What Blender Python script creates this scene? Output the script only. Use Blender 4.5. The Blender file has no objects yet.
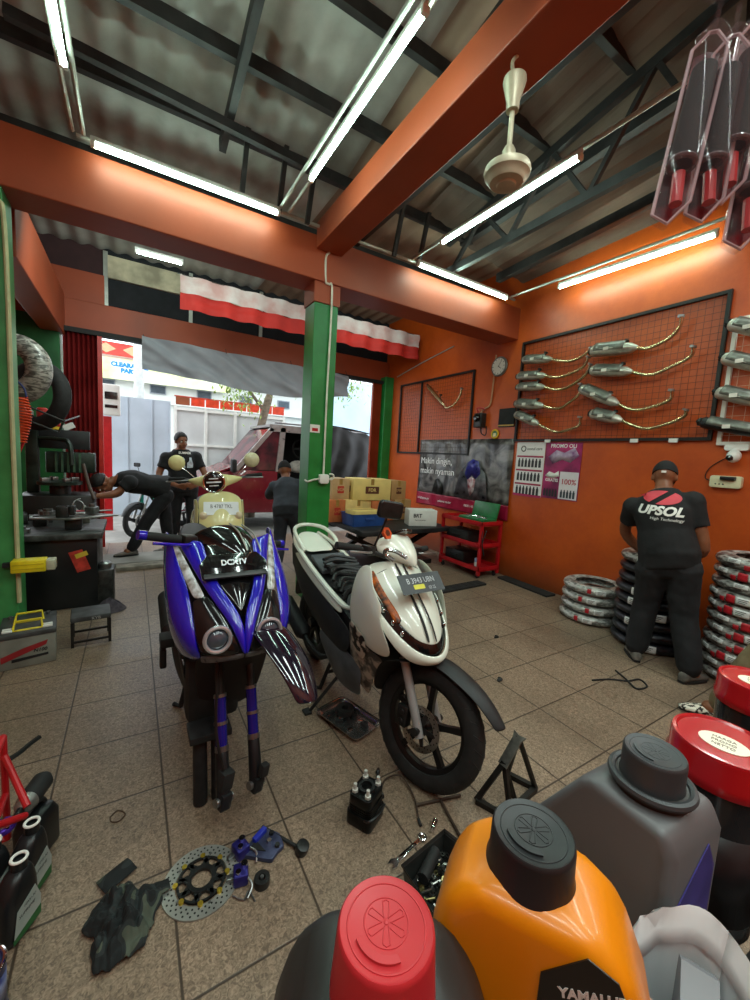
import bpy, bmesh, math, random
from mathutils import Vector, Matrix, Quaternion, noise
from mathutils.bvhtree import BVHTree
random.seed(7)
PI = math.pi
C = bpy.context.scene.collection
def V(*a): return Vector(a)
def RZ(a): return Matrix.Rotation(a, 4, 'Z')
def RX(a): return Matrix.Rotation(a, 4, 'X')
def RY(a): return Matrix.Rotation(a, 4, 'Y')
def TR(x, y=0, z=0): return Matrix.Translation(Vector((x, y, z)))
def frame(o, x, z):
    """matrix with local X along x and local Z as near z as possible, origin o"""
    x = Vector(x).normalized(); z = Vector(z); y = z.cross(x).normalized(); z = x.cross(y)
    m = Matrix((x, y, z)).transposed().to_4x4(); m.translation = Vector(o); return m

# ---------------------------------------------------------------- materials
def lin(c):
    if isinstance(c, str): c = tuple(int(c[i:i+2], 16)/255 for i in (0, 2, 4))
    return tuple((v/12.92 if v <= .04045 else ((v+.055)/1.055)**2.4) for v in c)
MATS = {}
def mat(name, col, rough=.5, metal=0., var=.12, scale=9., bump=0., bscale=60., emis=None, es=0., trans=0., alpha=1., coat=0., col2=None, contrast=(.35, .65), ior=1.45, spec=.5):
    if name in MATS: return MATS[name]
    m = bpy.data.materials.new(name); m.use_nodes = True
    N = m.node_tree.nodes; L = m.node_tree.links; b = N['Principled BSDF']
    c = lin(col)
    b.inputs['Roughness'].default_value = rough; b.inputs['Metallic'].default_value = metal
    b.inputs['IOR'].default_value = ior; b.inputs['Specular IOR Level'].default_value = spec
    if trans: b.inputs['Transmission Weight'].default_value = trans
    if alpha < 1: b.inputs['Alpha'].default_value = alpha
    if coat: b.inputs['Coat Weight'].default_value = coat; b.inputs['Coat Roughness'].default_value = .06
    if emis: b.inputs['Emission Color'].default_value = (*lin(emis), 1); b.inputs['Emission Strength'].default_value = es
    tc = N.new('ShaderNodeTexCoord')
    if var or col2:
        nz = N.new('ShaderNodeTexNoise'); nz.inputs['Scale'].default_value = scale; nz.inputs['Detail'].default_value = 5
        L.new(tc.outputs['Object'], nz.inputs['Vector'])
        rp = N.new('ShaderNodeValToRGB'); e = rp.color_ramp.elements
        e[0].position, e[1].position = contrast
        c2 = lin(col2) if col2 else tuple(min(1, v*(1+var)+var*.02) for v in c)
        c1 = c if col2 else tuple(v*(1-var) for v in c)
        e[0].color = (*c1, 1); e[1].color = (*c2, 1)
        L.new(nz.outputs['Fac'], rp.inputs['Fac']); L.new(rp.outputs['Color'], b.inputs['Base Color'])
        mr = N.new('ShaderNodeMapRange'); mr.inputs['To Min'].default_value = max(0, rough-.08); mr.inputs['To Max'].default_value = min(1, rough+.08)
        L.new(nz.outputs['Fac'], mr.inputs['Value']); L.new(mr.outputs['Result'], b.inputs['Roughness'])
    else: b.inputs['Base Color'].default_value = (*c, 1)
    if bump:
        n2 = N.new('ShaderNodeTexNoise'); n2.inputs['Scale'].default_value = bscale; n2.inputs['Detail'].default_value = 4
        L.new(tc.outputs['Object'], n2.inputs['Vector'])
        bp = N.new('ShaderNodeBump'); bp.inputs['Strength'].default_value = bump; bp.inputs['Distance'].default_value = .01
        L.new(n2.outputs['Fac'], bp.inputs['Height']); L.new(bp.outputs['Normal'], b.inputs['Normal'])
    MATS[name] = m; return m

# ---------------------------------------------------------------- mesh builder
class B:
    def __init__(s, T=None): s.v = []; s.f = []; s.m = []; s.mi = 0; s.T = T.copy() if T else Matrix()
    def at(s, T): s.T = T; return s
    def add(s, vs, fs):
        n = len(s.v); s.v += [s.T @ Vector(v) for v in vs]
        s.f += [[i+n for i in f] for f in fs]; s.m += [s.mi]*len(fs); return s
    def box(s, c, d, R=None):
        c = Vector(c); vs = []
        for z in (-.5, .5):
            for x, y in ((-.5, -.5), (.5, -.5), (.5, .5), (-.5, .5)):
                p = Vector((x*d[0], y*d[1], z*d[2])); vs.append(c + (R @ p if R else p))
        return s.add(vs, [(3, 2, 1, 0), (4, 5, 6, 7), (0, 1, 5, 4), (1, 2, 6, 5), (2, 3, 7, 6), (3, 0, 4, 7)])
    def bb(s, a, b): return s.box([(x+y)/2 for x, y in zip(a, b)], [abs(y-x) for x, y in zip(a, b)])
    def rings(s, R, cap=True, loop=False):
        n = len(R[0]); vs = [p for r in R for p in r]; fs = []
        k = len(R)
        for i in range(k if loop else k-1):
            a = i*n; b = ((i+1) % k)*n
            for j in range(n): fs.append((a+j, a+(j+1) % n, b+(j+1) % n, b+j))
        if cap and not loop: fs.append(tuple(range(n))[::-1]); fs.append(tuple((k-1)*n+j for j in range(n)))
        return s.add(vs, fs)
    def tube(s, pts, r, n=8, cap=True, loop=False, up=None, flat=1.):
        pts = [Vector(p) for p in pts]; k = len(pts)
        rs = r if isinstance(r, (list, tuple)) else [r]*k
        R = []; prev = None
        for i, p in enumerate(pts):
            if loop: t = pts[(i+1) % k]-pts[i-1]
            else: t = pts[min(i+1, k-1)]-pts[max(i-1, 0)]
            if t.length < 1e-9: t = Vector((0, 0, 1))
            t.normalize()
            if prev is None:
                a = Vector(up) if up else (Vector((0, 0, 1)) if abs(t.z) < .9 else Vector((1, 0, 0)))
                x = a.cross(t).normalized()
            else:
                x = prev - t*prev.dot(t)
                x = x.normalized() if x.length > 1e-6 else t.orthogonal().normalized()
            prev = x; y = t.cross(x)
            R.append([p + (x*math.cos(2*PI*j/n)+y*math.sin(2*PI*j/n)*flat)*rs[i] for j in range(n)])
        return s.rings(R, cap, loop)
    def cyl(s, p0, p1, r0, r1=None, n=16): return s.tube([p0, p1], [r0, r0 if r1 is None else r1], n)
    def lathe(s, prof, n=24, M=None, cap=True, sx=1., sy=1.):
        M = M or Matrix()
        return s.rings([[M @ Vector((r*math.cos(2*PI*j/n)*sx, r*math.sin(2*PI*j/n)*sy, z)) for j in range(n)] for r, z in prof], cap)
    def torus(s, M, R, r, n=32, m=10, fl=1.):
        return s.rings([[M @ Vector(((R+r*math.cos(2*PI*j/m))*math.cos(2*PI*i/n), (R+r*math.cos(2*PI*j/m))*math.sin(2*PI*i/n), r*fl*math.sin(2*PI*j/m))) for j in range(m)] for i in range(n)], loop=True)
    def ell(s, c, r, n=14, m=9, R=None):
        c = Vector(c); M = Matrix.Translation(c) @ (R.to_4x4() if R else Matrix())
        if not isinstance(r, (tuple, list)): r = (r, r, r)
        rg = [[M @ Vector((max(math.sin(PI*i/m), .02)*math.cos(2*PI*j/n)*r[0], max(math.sin(PI*i/m), .02)*math.sin(2*PI*j/n)*r[1], -math.cos(PI*i/m)*r[2])) for j in range(n)] for i in range(m+1)]
        return s.rings(rg)
    def prism(s, poly, z0, z1, M=None):
        M = M or Matrix(); n = len(poly)
        area = sum(poly[i][0]*poly[(i+1) % n][1]-poly[(i+1) % n][0]*poly[i][1] for i in range(n))
        if area < 0: poly = poly[::-1]
        vs = [M @ Vector((x, y, z)) for z in (z0, z1) for x, y in poly]
        fs = [tuple(range(n))[::-1], tuple(range(n, 2*n))]+[(i, (i+1) % n, n+(i+1) % n, n+i) for i in range(n)]
        return s.add(vs, fs)
    def grid(s, rows, flip=False):
        n = len(rows[0]); vs = [p for r in rows for p in r]; fs = []
        for i in range(len(rows)-1):
            for j in range(n-1):
                f = (i*n+j, i*n+j+1, (i+1)*n+j+1, (i+1)*n+j); fs.append(f[::-1] if flip else f)
        return s.add(vs, fs)
    def build(s, name, m, parent=None, smooth=35, bev=0, seg=2, sub=0, thick=0, weld=0):
        me = bpy.data.meshes.new(name); me.from_pydata([tuple(v) for v in s.v], [], s.f)
        ms = m if isinstance(m, (list, tuple)) else [m]
        for x in ms: me.materials.append(x)
        if len(ms) > 1:
            for p, k in zip(me.polygons, s.m): p.material_index = k
        bm = bmesh.new(); bm.from_mesh(me)
        if weld: bmesh.ops.remove_doubles(bm, verts=bm.verts, dist=weld)
        if not thick: bmesh.ops.recalc_face_normals(bm, faces=bm.faces)
        if bev:
            es = [e for e in bm.edges if len(e.link_faces) == 2 and e.calc_face_angle(0) > .5]
            bmesh.ops.bevel(bm, geom=es, offset=bev, segments=seg, affect='EDGES', profile=.5, clamp_overlap=True)
        bm.to_mesh(me); bm.free()
        if smooth:
            me.polygons.foreach_set('use_smooth', [True]*len(me.polygons)); me.set_sharp_from_angle(angle=math.radians(smooth))
        o = bpy.data.objects.new(name, me); C.objects.link(o)
        if thick:
            md = o.modifiers.new('t', 'SOLIDIFY'); md.thickness = thick; md.offset = 0
        if sub:
            md = o.modifiers.new('s', 'SUBSURF'); md.levels = md.render_levels = sub
        if parent is not None: o.parent = parent
        return o
def curve(pts, k=6, loop=False):
    """Catmull-Rom through pts"""
    P = [Vector(p) for p in pts]; out = []; n = len(P)
    for i in range(n if loop else n-1):
        a, b, c, d = (P[(i-1) % n], P[i], P[(i+1) % n], P[(i+2) % n]) if loop else (P[max(i-1, 0)], P[i], P[i+1], P[min(i+2, n-1)])
        for j in range(k):
            t = j/k
            out.append(.5*((2*b)+(c-a)*t+(2*a-5*b+4*c-d)*t*t+(3*b-3*c+d-a)*t**3))
    if not loop: out.append(P[-1])
    return out
def rrect(w, h, r, k=4):
    o = []
    for cx, cy, a in ((w/2-r, h/2-r, 0), (-w/2+r, h/2-r, 90), (-w/2+r, -h/2+r, 180), (w/2-r, -h/2+r, 270)):
        for i in range(k+1):
            t = math.radians(a+90*i/k); o.append((cx+r*math.cos(t), cy+r*math.sin(t)))
    return o
def thing(name, label, cat, loc=(0, 0, 0), rotz=0, group=None):
    o = bpy.data.objects.new(name, None); C.objects.link(o); o.empty_display_size = .1
    o.location = loc; o.rotation_euler = (0, 0, rotz); return tag(o, label, cat, group)
def tag(o, label, cat, group=None, kind=None):
    o['label'] = label; o['category'] = cat
    if group: o['group'] = group
    if kind: o['kind'] = kind
    return o
def struct(o, label=None):
    o['kind'] = 'structure'
    return o
def kids(o): return [c for c in bpy.data.objects if c.parent == o]
def dup(o, loc, rotz=None, label=None, parent=None):
    c = o.copy(); C.objects.link(c)
    if parent is not None: c.parent = parent
    else:
        c.location = loc
        if rotz is not None: c.rotation_euler = (0, 0, rotz)
        if label: c['label'] = label
    for k in kids(o): dup(k, None, parent=c)
    return c
def text(body, size, m, name, parent=None, M=None, ext=.0006, align='CENTER', sx=1., shear=0., bold=0.):
    cu = bpy.data.curves.new(name, 'FONT'); cu.body = body; cu.size = size; cu.extrude = ext; cu.align_x = align; cu.align_y = 'CENTER'; cu.shear = shear; cu.offset = bold; cu.resolution_u = 3
    t = bpy.data.objects.new('t', cu); me = bpy.data.meshes.new_from_object(t); bpy.data.objects.remove(t); bpy.data.curves.remove(cu)
    if sx != 1: me.transform(Matrix.Diagonal((sx, 1, 1, 1)))
    if M: me.transform(M)
    me.materials.clear(); me.materials.append(m); me.name = name
    o = bpy.data.objects.new(name, me); C.objects.link(o)
    if parent is not None: o.parent = parent
    return o
def remesh(o, vox, it=3, fac=.5):
    m = o.modifiers.new('r', 'REMESH'); m.mode = 'VOXEL'; m.voxel_size = vox; m.use_smooth_shade = True
    if it:
        s = o.modifiers.new('s', 'SMOOTH'); s.iterations = it; s.factor = fac
    dg = bpy.context.evaluated_depsgraph_get(); dg.update()
    me = bpy.data.meshes.new_from_object(o.evaluated_get(dg)); o.modifiers.clear(); old = o.data; ms = list(old.materials)
    o.data = me
    me.materials.clear()
    for x in ms: me.materials.append(x)
    me.polygons.foreach_set('use_smooth', [True]*len(me.polygons)); bpy.data.meshes.remove(old); return o
def wrinkle(o, amp, sc, seed=0, dirn=None):
    vv = o.data.vertices; nn = [v.normal.copy() for v in vv]; cc = [v.co.copy() for v in vv]; out = []
    for c, q in zip(cc, nn):
        p = c*sc+Vector((seed, seed*2, 0)); out.extend(c+q*((noise.noise(p)+.5*noise.noise(p*2.1))*amp))
    vv.foreach_set('co', out)
    o.data.update()

# ---------------------------------------------------------------- camera
cam = bpy.data.cameras.new('camera'); co = bpy.data.objects.new('camera', cam); C.objects.link(co)
r_, u_, F_ = V(.85465485, -.51613313, .05631763), V(.0074344, .12062523, .99267028), V(.51914334, .84797179, -.10693007)
mw = Matrix((r_, u_, -F_)).transposed().to_4x4(); mw.translation = V(0, 0, 1.461); co.matrix_world = mw
cam.sensor_fit = 'VERTICAL'; cam.sensor_height = 24; cam.lens = 24*398.748/1000; cam.clip_start = .02; cam.clip_end = 200
bpy.context.scene.camera = co
vs = bpy.context.scene.view_settings
vs.view_transform = 'Standard'; vs.look = 'None'; vs.exposure = 0; vs.gamma = 1

# ---------------------------------------------------------------- shared materials
orange = mat('orange_wall_paint', 'c4500f', .5, var=.22, scale=2.2, bump=.06, bscale=30)
def wall_mat(name, base, stain, top):
    m = bpy.data.materials.new(name); m.use_nodes = True; N = m.node_tree.nodes; L = m.node_tree.links; b = N['Principled BSDF']
    ge = N.new('ShaderNodeNewGeometry'); sp = N.new('ShaderNodeSeparateXYZ'); L.new(ge.outputs['Position'], sp.inputs[0])
    n1 = N.new('ShaderNodeTexNoise'); n1.inputs['Scale'].default_value = 1.7; n1.inputs['Detail'].default_value = 8; n1.inputs['Roughness'].default_value = .7
    L.new(ge.outputs['Position'], n1.inputs['Vector'])
    rp = N.new('ShaderNodeValToRGB'); e = rp.color_ramp.elements; e[0].position = .32; e[1].position = .68
    e[0].color = (*lin(stain), 1); e[1].color = (*lin(base), 1); L.new(n1.outputs['Fac'], rp.inputs['Fac'])
    # blends to brown towards the floor
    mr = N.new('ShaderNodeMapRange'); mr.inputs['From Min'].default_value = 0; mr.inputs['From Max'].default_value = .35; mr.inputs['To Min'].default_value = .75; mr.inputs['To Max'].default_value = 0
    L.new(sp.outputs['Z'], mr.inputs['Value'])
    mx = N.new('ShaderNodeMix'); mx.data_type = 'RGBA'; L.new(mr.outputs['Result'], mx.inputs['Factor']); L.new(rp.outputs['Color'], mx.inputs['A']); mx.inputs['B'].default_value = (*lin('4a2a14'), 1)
    L.new(mx.outputs['Result'], b.inputs['Base Color']); b.inputs['Roughness'].default_value = .42
    n2 = N.new('ShaderNodeTexNoise'); n2.inputs['Scale'].default_value = 25; bp = N.new('ShaderNodeBump'); bp.inputs['Strength'].default_value = .12; bp.inputs['Distance'].default_value = .01
    L.new(ge.outputs['Position'], n2.inputs['Vector']); L.new(n2.outputs['Fac'], bp.inputs['Height']); L.new(bp.outputs['Normal'], b.inputs['Normal'])
    return m
wallm = wall_mat('orange_wall', 'c65514', 'a8400e', 0)
beamm = mat('red_orange_beam_paint', '994222', .5, var=.14, scale=1.5, bump=.05, bscale=20)
greenm = mat('green_pillar_paint', '1d7a35', .35, var=.2, scale=4, bump=.04)
dkgreen = mat('dark_green_paint', '135a2a', .5, var=.2, scale=4)
blackm = mat('black_plastic', '131313', .38, var=.2, scale=20)
matte = mat('matte_black', '171717', .7, var=.25, scale=12)
rubber = mat('rubber', '1b1b1b', .75, var=.2, scale=30, bump=.1)
steel = mat('grey_steel', '8c8c8c', .35, .9, var=.15)
dsteel = mat('dark_steel', '3a3a3a', .45, .8, var=.25, scale=15)
chrome = mat('chrome', 'd8d8d8', .12, 1, var=.05)
whitep = mat('white_plastic', 'e4e4dd', .35, var=.05)
silverp = mat('galvanised_pipe', 'a9aaa2', .4, .5, var=.12)
redp = mat('red_paint', 'b3151c', .35, var=.12)
card = mat('cardboard', 'b98f55', .85, var=.12, scale=6)
brass = mat('bare_exhaust_metal', 'b0a080', .3, 1, var=.2, scale=14)
glassm = mat('clear_glass', 'ffffff', .03, trans=1, var=0)

# ---------------------------------------------------------------- the setting
def floor_mat():
    m = bpy.data.materials.new('brown_floor_tiles'); m.use_nodes = True; N = m.node_tree.nodes; L = m.node_tree.links; b = N['Principled BSDF']
    ge = N.new('ShaderNodeNewGeometry'); sp = N.new('ShaderNodeSeparateXYZ'); L.new(ge.outputs['Position'], sp.inputs[0])
    def mth(op, a, c=None):
        n = N.new('ShaderNodeMath'); n.operation = op
        for i, q in enumerate((a, c)):
            if q is None: continue
            if isinstance(q, (int, float)): n.inputs[i].default_value = q
            else: L.new(q, n.inputs[i])
        return n.outputs[0]
    def ax(o, off):
        t = mth('DIVIDE', mth('SUBTRACT', o, off), .4)
        fl = mth('FLOOR', t); fr = mth('SUBTRACT', t, fl)
        return fl, mth('MINIMUM', fr, mth('SUBTRACT', 1., fr))
    fx, dx = ax(sp.outputs['X'], -.296); fy, dy = ax(sp.outputs['Y'], 2.988)
    d = mth('MINIMUM', dx, dy)
    gr = N.new('ShaderNodeMapRange'); gr.inputs['From Min'].default_value = .006; gr.inputs['From Max'].default_value = .013; L.new(d, gr.inputs['Value'])
    cb = N.new('ShaderNodeCombineXYZ'); L.new(fx, cb.inputs[0]); L.new(fy, cb.inputs[1])
    wn = N.new('ShaderNodeTexWhiteNoise'); L.new(cb.outputs[0], wn.inputs['Vector'])
    n1 = N.new('ShaderNodeTexNoise'); n1.inputs['Scale'].default_value = 75; n1.inputs['Detail'].default_value = 3; n1.inputs['Distortion'].default_value = 1.6; L.new(ge.outputs['Position'], n1.inputs['Vector'])
    rp = N.new('ShaderNodeValToRGB'); e = rp.color_ramp.elements; e[0].position = .36; e[1].position = .66
    e[0].color = (*lin('665444'), 1); e[1].color = (*lin('9d8671'), 1); L.new(n1.outputs['Fac'], rp.inputs['Fac'])
    n2 = N.new('ShaderNodeTexNoise'); n2.inputs['Scale'].default_value = 1.3; n2.inputs['Detail'].default_value = 7; n2.inputs['Roughness'].default_value = .65; L.new(ge.outputs['Position'], n2.inputs['Vector'])
    mr = N.new('ShaderNodeMapRange'); mr.inputs['From Min'].default_value = .35; mr.inputs['From Max'].default_value = .62; mr.inputs['To Min'].default_value = .72; mr.inputs['To Max'].default_value = 1.08; L.new(n2.outputs['Fac'], mr.inputs['Value'])
    tv = mth('ADD', mth('MULTIPLY', wn.outputs['Value'], .1), .95)
    mul = mth('MULTIPLY', mr.outputs['Result'], tv)
    mx = N.new('ShaderNodeVectorMath'); mx.operation = 'SCALE'; L.new(rp.outputs['Color'], mx.inputs[0]); L.new(mul, mx.inputs['Scale'])
    mg = N.new('ShaderNodeMix'); mg.data_type = 'RGBA'; L.new(gr.outputs['Result'], mg.inputs['Factor']); mg.inputs['A'].default_value = (*lin('3d2f24'), 1); L.new(mx.outputs[0], mg.inputs['B'])
    L.new(mg.outputs['Result'], b.inputs['Base Color'])
    rr = N.new('ShaderNodeMapRange'); rr.inputs['To Min'].default_value = .28; rr.inputs['To Max'].default_value = .6; L.new(n2.outputs['Fac'], rr.inputs['Value']); L.new(rr.outputs['Result'], b.inputs['Roughness'])
    ad = mth('ADD', mth('MULTIPLY', n1.outputs['Fac'], .25), gr.outputs['Result'])
    bp = N.new('ShaderNodeBump'); bp.inputs['Strength'].default_value = .35; bp.inputs['Distance'].default_value = .004; L.new(ad, bp.inputs['Height']); L.new(bp.outputs['Normal'], b.inputs['Normal'])
    return m
W = 4.2
def sbox(name, a, b, m, bev=0): return struct(B().bb(a, b).build(name, m, bev=bev, smooth=0))
sbox('floor', (-1.6, -1.6, -.12), (W+.2, 6.85, 0), floor_mat())
conc = mat('street_concrete', '8d8a84', .8, var=.2, scale=3, bump=.1)
sbox('ground', (-9, 6.85, -.3), (14, 22, -.08), conc)
sbox('wall_right', (W, -1.6, 0), (W+.15, 6.75, 4.6), wallm)
sbox('wall_left', (-1.75, -1.6, 0), (-1.6, 6.85, 4.6), beamm)
sbox('wall_back', (-1.6, -1.75, 0), (W, -1.6, 4.75), wallm)
BZ0, BZ1 = 3.04, 3.42
sbox('trim_1', (-1.6, 3.6, BZ0), (W, 3.92, BZ1), beamm, .008)             # cross beam
sbox('trim_2', (1.43, -1.6, 3.3), (1.69, 3.6, 3.52), beamm, .008)        # long beam
sbox('trim_3', (-.95, 4.08, 2.78), (-.72, 6.6, 3.3), beamm, .008)
sbox('trim_4', (-1.6, 6.6, 2.87), (W, 6.85, 3.25), beamm, .008)          # lintel over the opening
gp = struct(B().bb((1.45, 3.63, 0), (1.69, 3.87, 2.86)).build('pillar', greenm, bev=.006, smooth=0))
sbox('pillar', (1.44, 3.62, 2.86), (1.70, 3.88, BZ0+.01), beamm)
sbox('pillar', (-.95, 3.62, 0), (-.70, 3.87, BZ0), mat('pale_green_paint', '3d8a4c', .4, var=.2, scale=5), .006)
sbox('pillar', (-1.2, 6.45, 0), (-.76, 6.7, 2.95), dkgreen, .006)
sbox('pillar', (4.02, 6.42, 0), (W, 6.62, 2.95), greenm, .006)
darkm = mat('dark_mesh_screen', '15161c', .8, var=.2)
sbox('wall_front', (-.30, 6.7, 3.25), (W, 6.76, 4.6), darkm)
sbox('trim_5', (-1.6, 6.62, 3.25), (-.30, 6.8, 3.62), beamm)
sbox('wall_front', (-1.6, 6.7, 3.62), (-.30, 6.76, 4.6), mat('dim_maroon', '3a2022', .8))
for i, x in enumerate((-.31, .72, 1.74, 2.9)): sbox('trim_6', (x, 6.66, 3.2), (x+.05, 6.7, 3.95), silverp)
sbox('trim_7', (-.26, 6.64, 3.62), (1.5, 6.68, 3.9), mat('grubby_cream_board', 'b9ad93', .7, var=.35, scale=4))
# roof: corrugated sheets falling away from the viewer, flat beyond the cross beam
def roofz(y): return 3.98+.16*max(0, 3.6-y)
def roof(x0, x1, m):
    n = int((x1-x0)/.025); b = B()
    b.grid([[(x0+(x1-x0)*i/n, y, roofz(y)+.016*math.sin(2*PI*i/8)) for i in range(n+1)] for y in (-1.7, 3.6, 6.9)])
    return struct(b.build('ceiling', m, smooth=60))
roof(-1.7, 1.7, mat('grey_roof_sheet', 'b5b2ad', .7, 0, var=.4, scale=2.2, col2='8f8982'))
roof(1.7, W+.15, mat('orange_bounce_roof_sheet', '7d6252', .7, 0, var=.4, scale=2, col2='947866'))  # warm tone puts reflected orange light into the sheet colour
b_ = B(); n_ = 24
b_.grid([[(2.55+1.75*i/n_, y, roofz(y)-.03+(3.70+.03*max(0, 3.6-y)-roofz(y)+.03)*(i/n_)+.012*(i % 2)) for i in range(n_+1)] for y in (-1.7, 1.0, 3.6)]); struct(b_.build('ceiling', mat('brown_eave_boards', '6e5a4e', .75, 0, var=.3, scale=2.5, col2='5a4a42'), smooth=0))
pur = mat('purlin_steel', '343233', .55, .3, var=.2)
for y in (-.9, -.1, .55, 1.15, 1.75, 2.4, 3.0, 3.55, 4.5, 5.6):
    z = roofz(y)-.035
    sbox('trim_8', (-1.6, y-.025, z-.09), (W, y+.025, z), pur)
def beam(p0, p1, w, h, m, name='trim_9'):
    p0, p1 = V(*p0), V(*p1); d = p1-p0
    M = frame((p0+p1)/2, d, (0, 0, 1) if abs(d.normalized().z) < .95 else (1, 0, 0))
    return struct(B(M).box((0, 0, 0), (d.length, w, h)).build(name, m, smooth=0))
for x in (.62, -1.2):
    beam((x, 3.6, roofz(3.6)-.17), (x, -1.6, roofz(-1.6)-.17), .05, .1, pur)
for x in (1.85, 2.95):
    beam((x, -1.6, 3.5), (x, 3.65, 3.5), .05, .07, pur)
    beam((x, -1.6, roofz(-1.6)-.17), (x, 3.6, roofz(3.6)-.17), .05, .07, pur)
    for k in range(6):
        y = 3.5-.75*k
        beam((x, y, 3.5), (x, y-.4, roofz(y-.4)-.17), .035, .035, pur)
        beam((x, y-.4, roofz(y-.4)-.17), (x, y-.75, 3.5), .035, .035, pur)
for x, z in ((3.15, 4.0), (3.75, 3.78)): beam((x, -1.6, z+.12), (x, 3.6, z-.12), .07, .09, pur)
for x in (2.4, 3.5): beam((x, .9, 3.47), (x, .95, roofz(.95)-.17), .04, .04, pur)
for x in (.75, 1.05, 1.3, 2.2, 2.5): beam((x, 3.5, 3.42), (x+.02, 3.4, roofz(3.4)-.13), .035, .035, pur)
beam((-.6, 3.3, roofz(3.3)-.2), (1.4, 3.3, roofz(3.3)-.3), .05, .06, pur)
# folding shutter gates on each side of the opening
def folded(name, x0, x1, m):
    b = B(); n = 14; pts = []
    for i in range(n+1): pts.append((x0+(x1-x0)*i/n, 6.52+(.07 if i % 2 else 0)))
    b.prism(pts+[(x, y+.012) for x, y in pts[::-1]], .02, 2.87)
    return struct(b.build(name, m, smooth=0))
folded('door_1', -.74, -.38, mat('red_shutter', '7d1c1c', .5, var=.25, scale=3))
folded('door_2', 3.82, 4.03, mat('rust_red_shutter', '9c3a1c', .5, var=.2, scale=3))
sbox('trim_10', (-.38, 6.5, .02), (-.33, 6.56, 2.87), mat('bright_red_post', 'b5261d', .4, var=.15))
sbox('trim_11', (-.74, 6.49, 2.82), (4.03, 6.6, 2.88), matte)
sbox('trim_12', (-.55, 5.45, 0), (.75, 5.95, .05), conc, .01)
# ---------------------------------------------------------------- ceiling lights
tubem = mat('lit_tube', 'ffffff', .5, var=0, emis='d6ffec', es=55)
def batten(p0, p1, label):
    p0, p1 = V(*p0), V(*p1); d = p1-p0; L = d.length
    o = thing('tube_light', label, 'light', (p0+p1)/2, math.atan2(d.y, d.x), 'tube lights under the roof')
    B().box((0, 0, .03), (L, .022, .03)).build('housing', mat('batten_white', 'c9c9c4', .4), o, bev=.004)
    B().tube([(-L/2+.02, 0, -.006), (L/2-.02, 0, -.006)], .0145, 12).build('tube', tubem, o)
    for s in (-1, 1): B().box((s*(L/2-.012), 0, -.003), (.024, .036, .034)).build('end_cap', whitep, o, bev=.003)
    return o
ZL = 3.4
batten((-.29, 2.88, ZL), (-.29, 1.6, ZL), 'lit tube light at the far upper left, hung lengthwise by the roof sheets')
batten((-.22, 3.46, ZL), (1.05, 3.46, ZL), 'lit tube light fixed crosswise to the cross beam left of the pillar')
batten((1.1, 2.93, ZL), (1.1, 1.6, ZL), 'long lit tube light running lengthwise left of the long red roof beam')
batten((2.38, 3.0, ZL), (2.41, 1.7, ZL), 'lit tube light running lengthwise just below the ceiling fan')
batten((2.45, 3.44, ZL), (3.78, 3.46, ZL), 'lit tube light fixed crosswise to the cross beam right of the pillar')
batten((3.96, 2.92, ZL), (4.04, 1.55, ZL), 'lit tube light running lengthwise along the top of the right wall')
batten((.04, 5.5, 3.6), (.53, 5.5, 3.6), 'short lit tube light high beyond the cross beam, above the street opening')
for a, b in (((-.26, 3.5, 3.46), (-.26, -1, 3.46)), ((1.14, 3.5, 3.46), (1.14, -1, 3.46)), ((2.42, 3.5, 3.46), (2.45, -1, 3.46)), ((3.9, 3.5, 3.46), (4.02, -1, 3.46)), ((-.3, 3.54, 3.46), (4.0, 3.54, 3.46)), ((-.32, 3.5, 3.46), (-.32, -1, 3.46)), ((1.06, 3.5, 3.46), (1.06, -1, 3.46))):
    struct(B().tube([a, b], .014, 8).build('trim_13', silverp))
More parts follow.
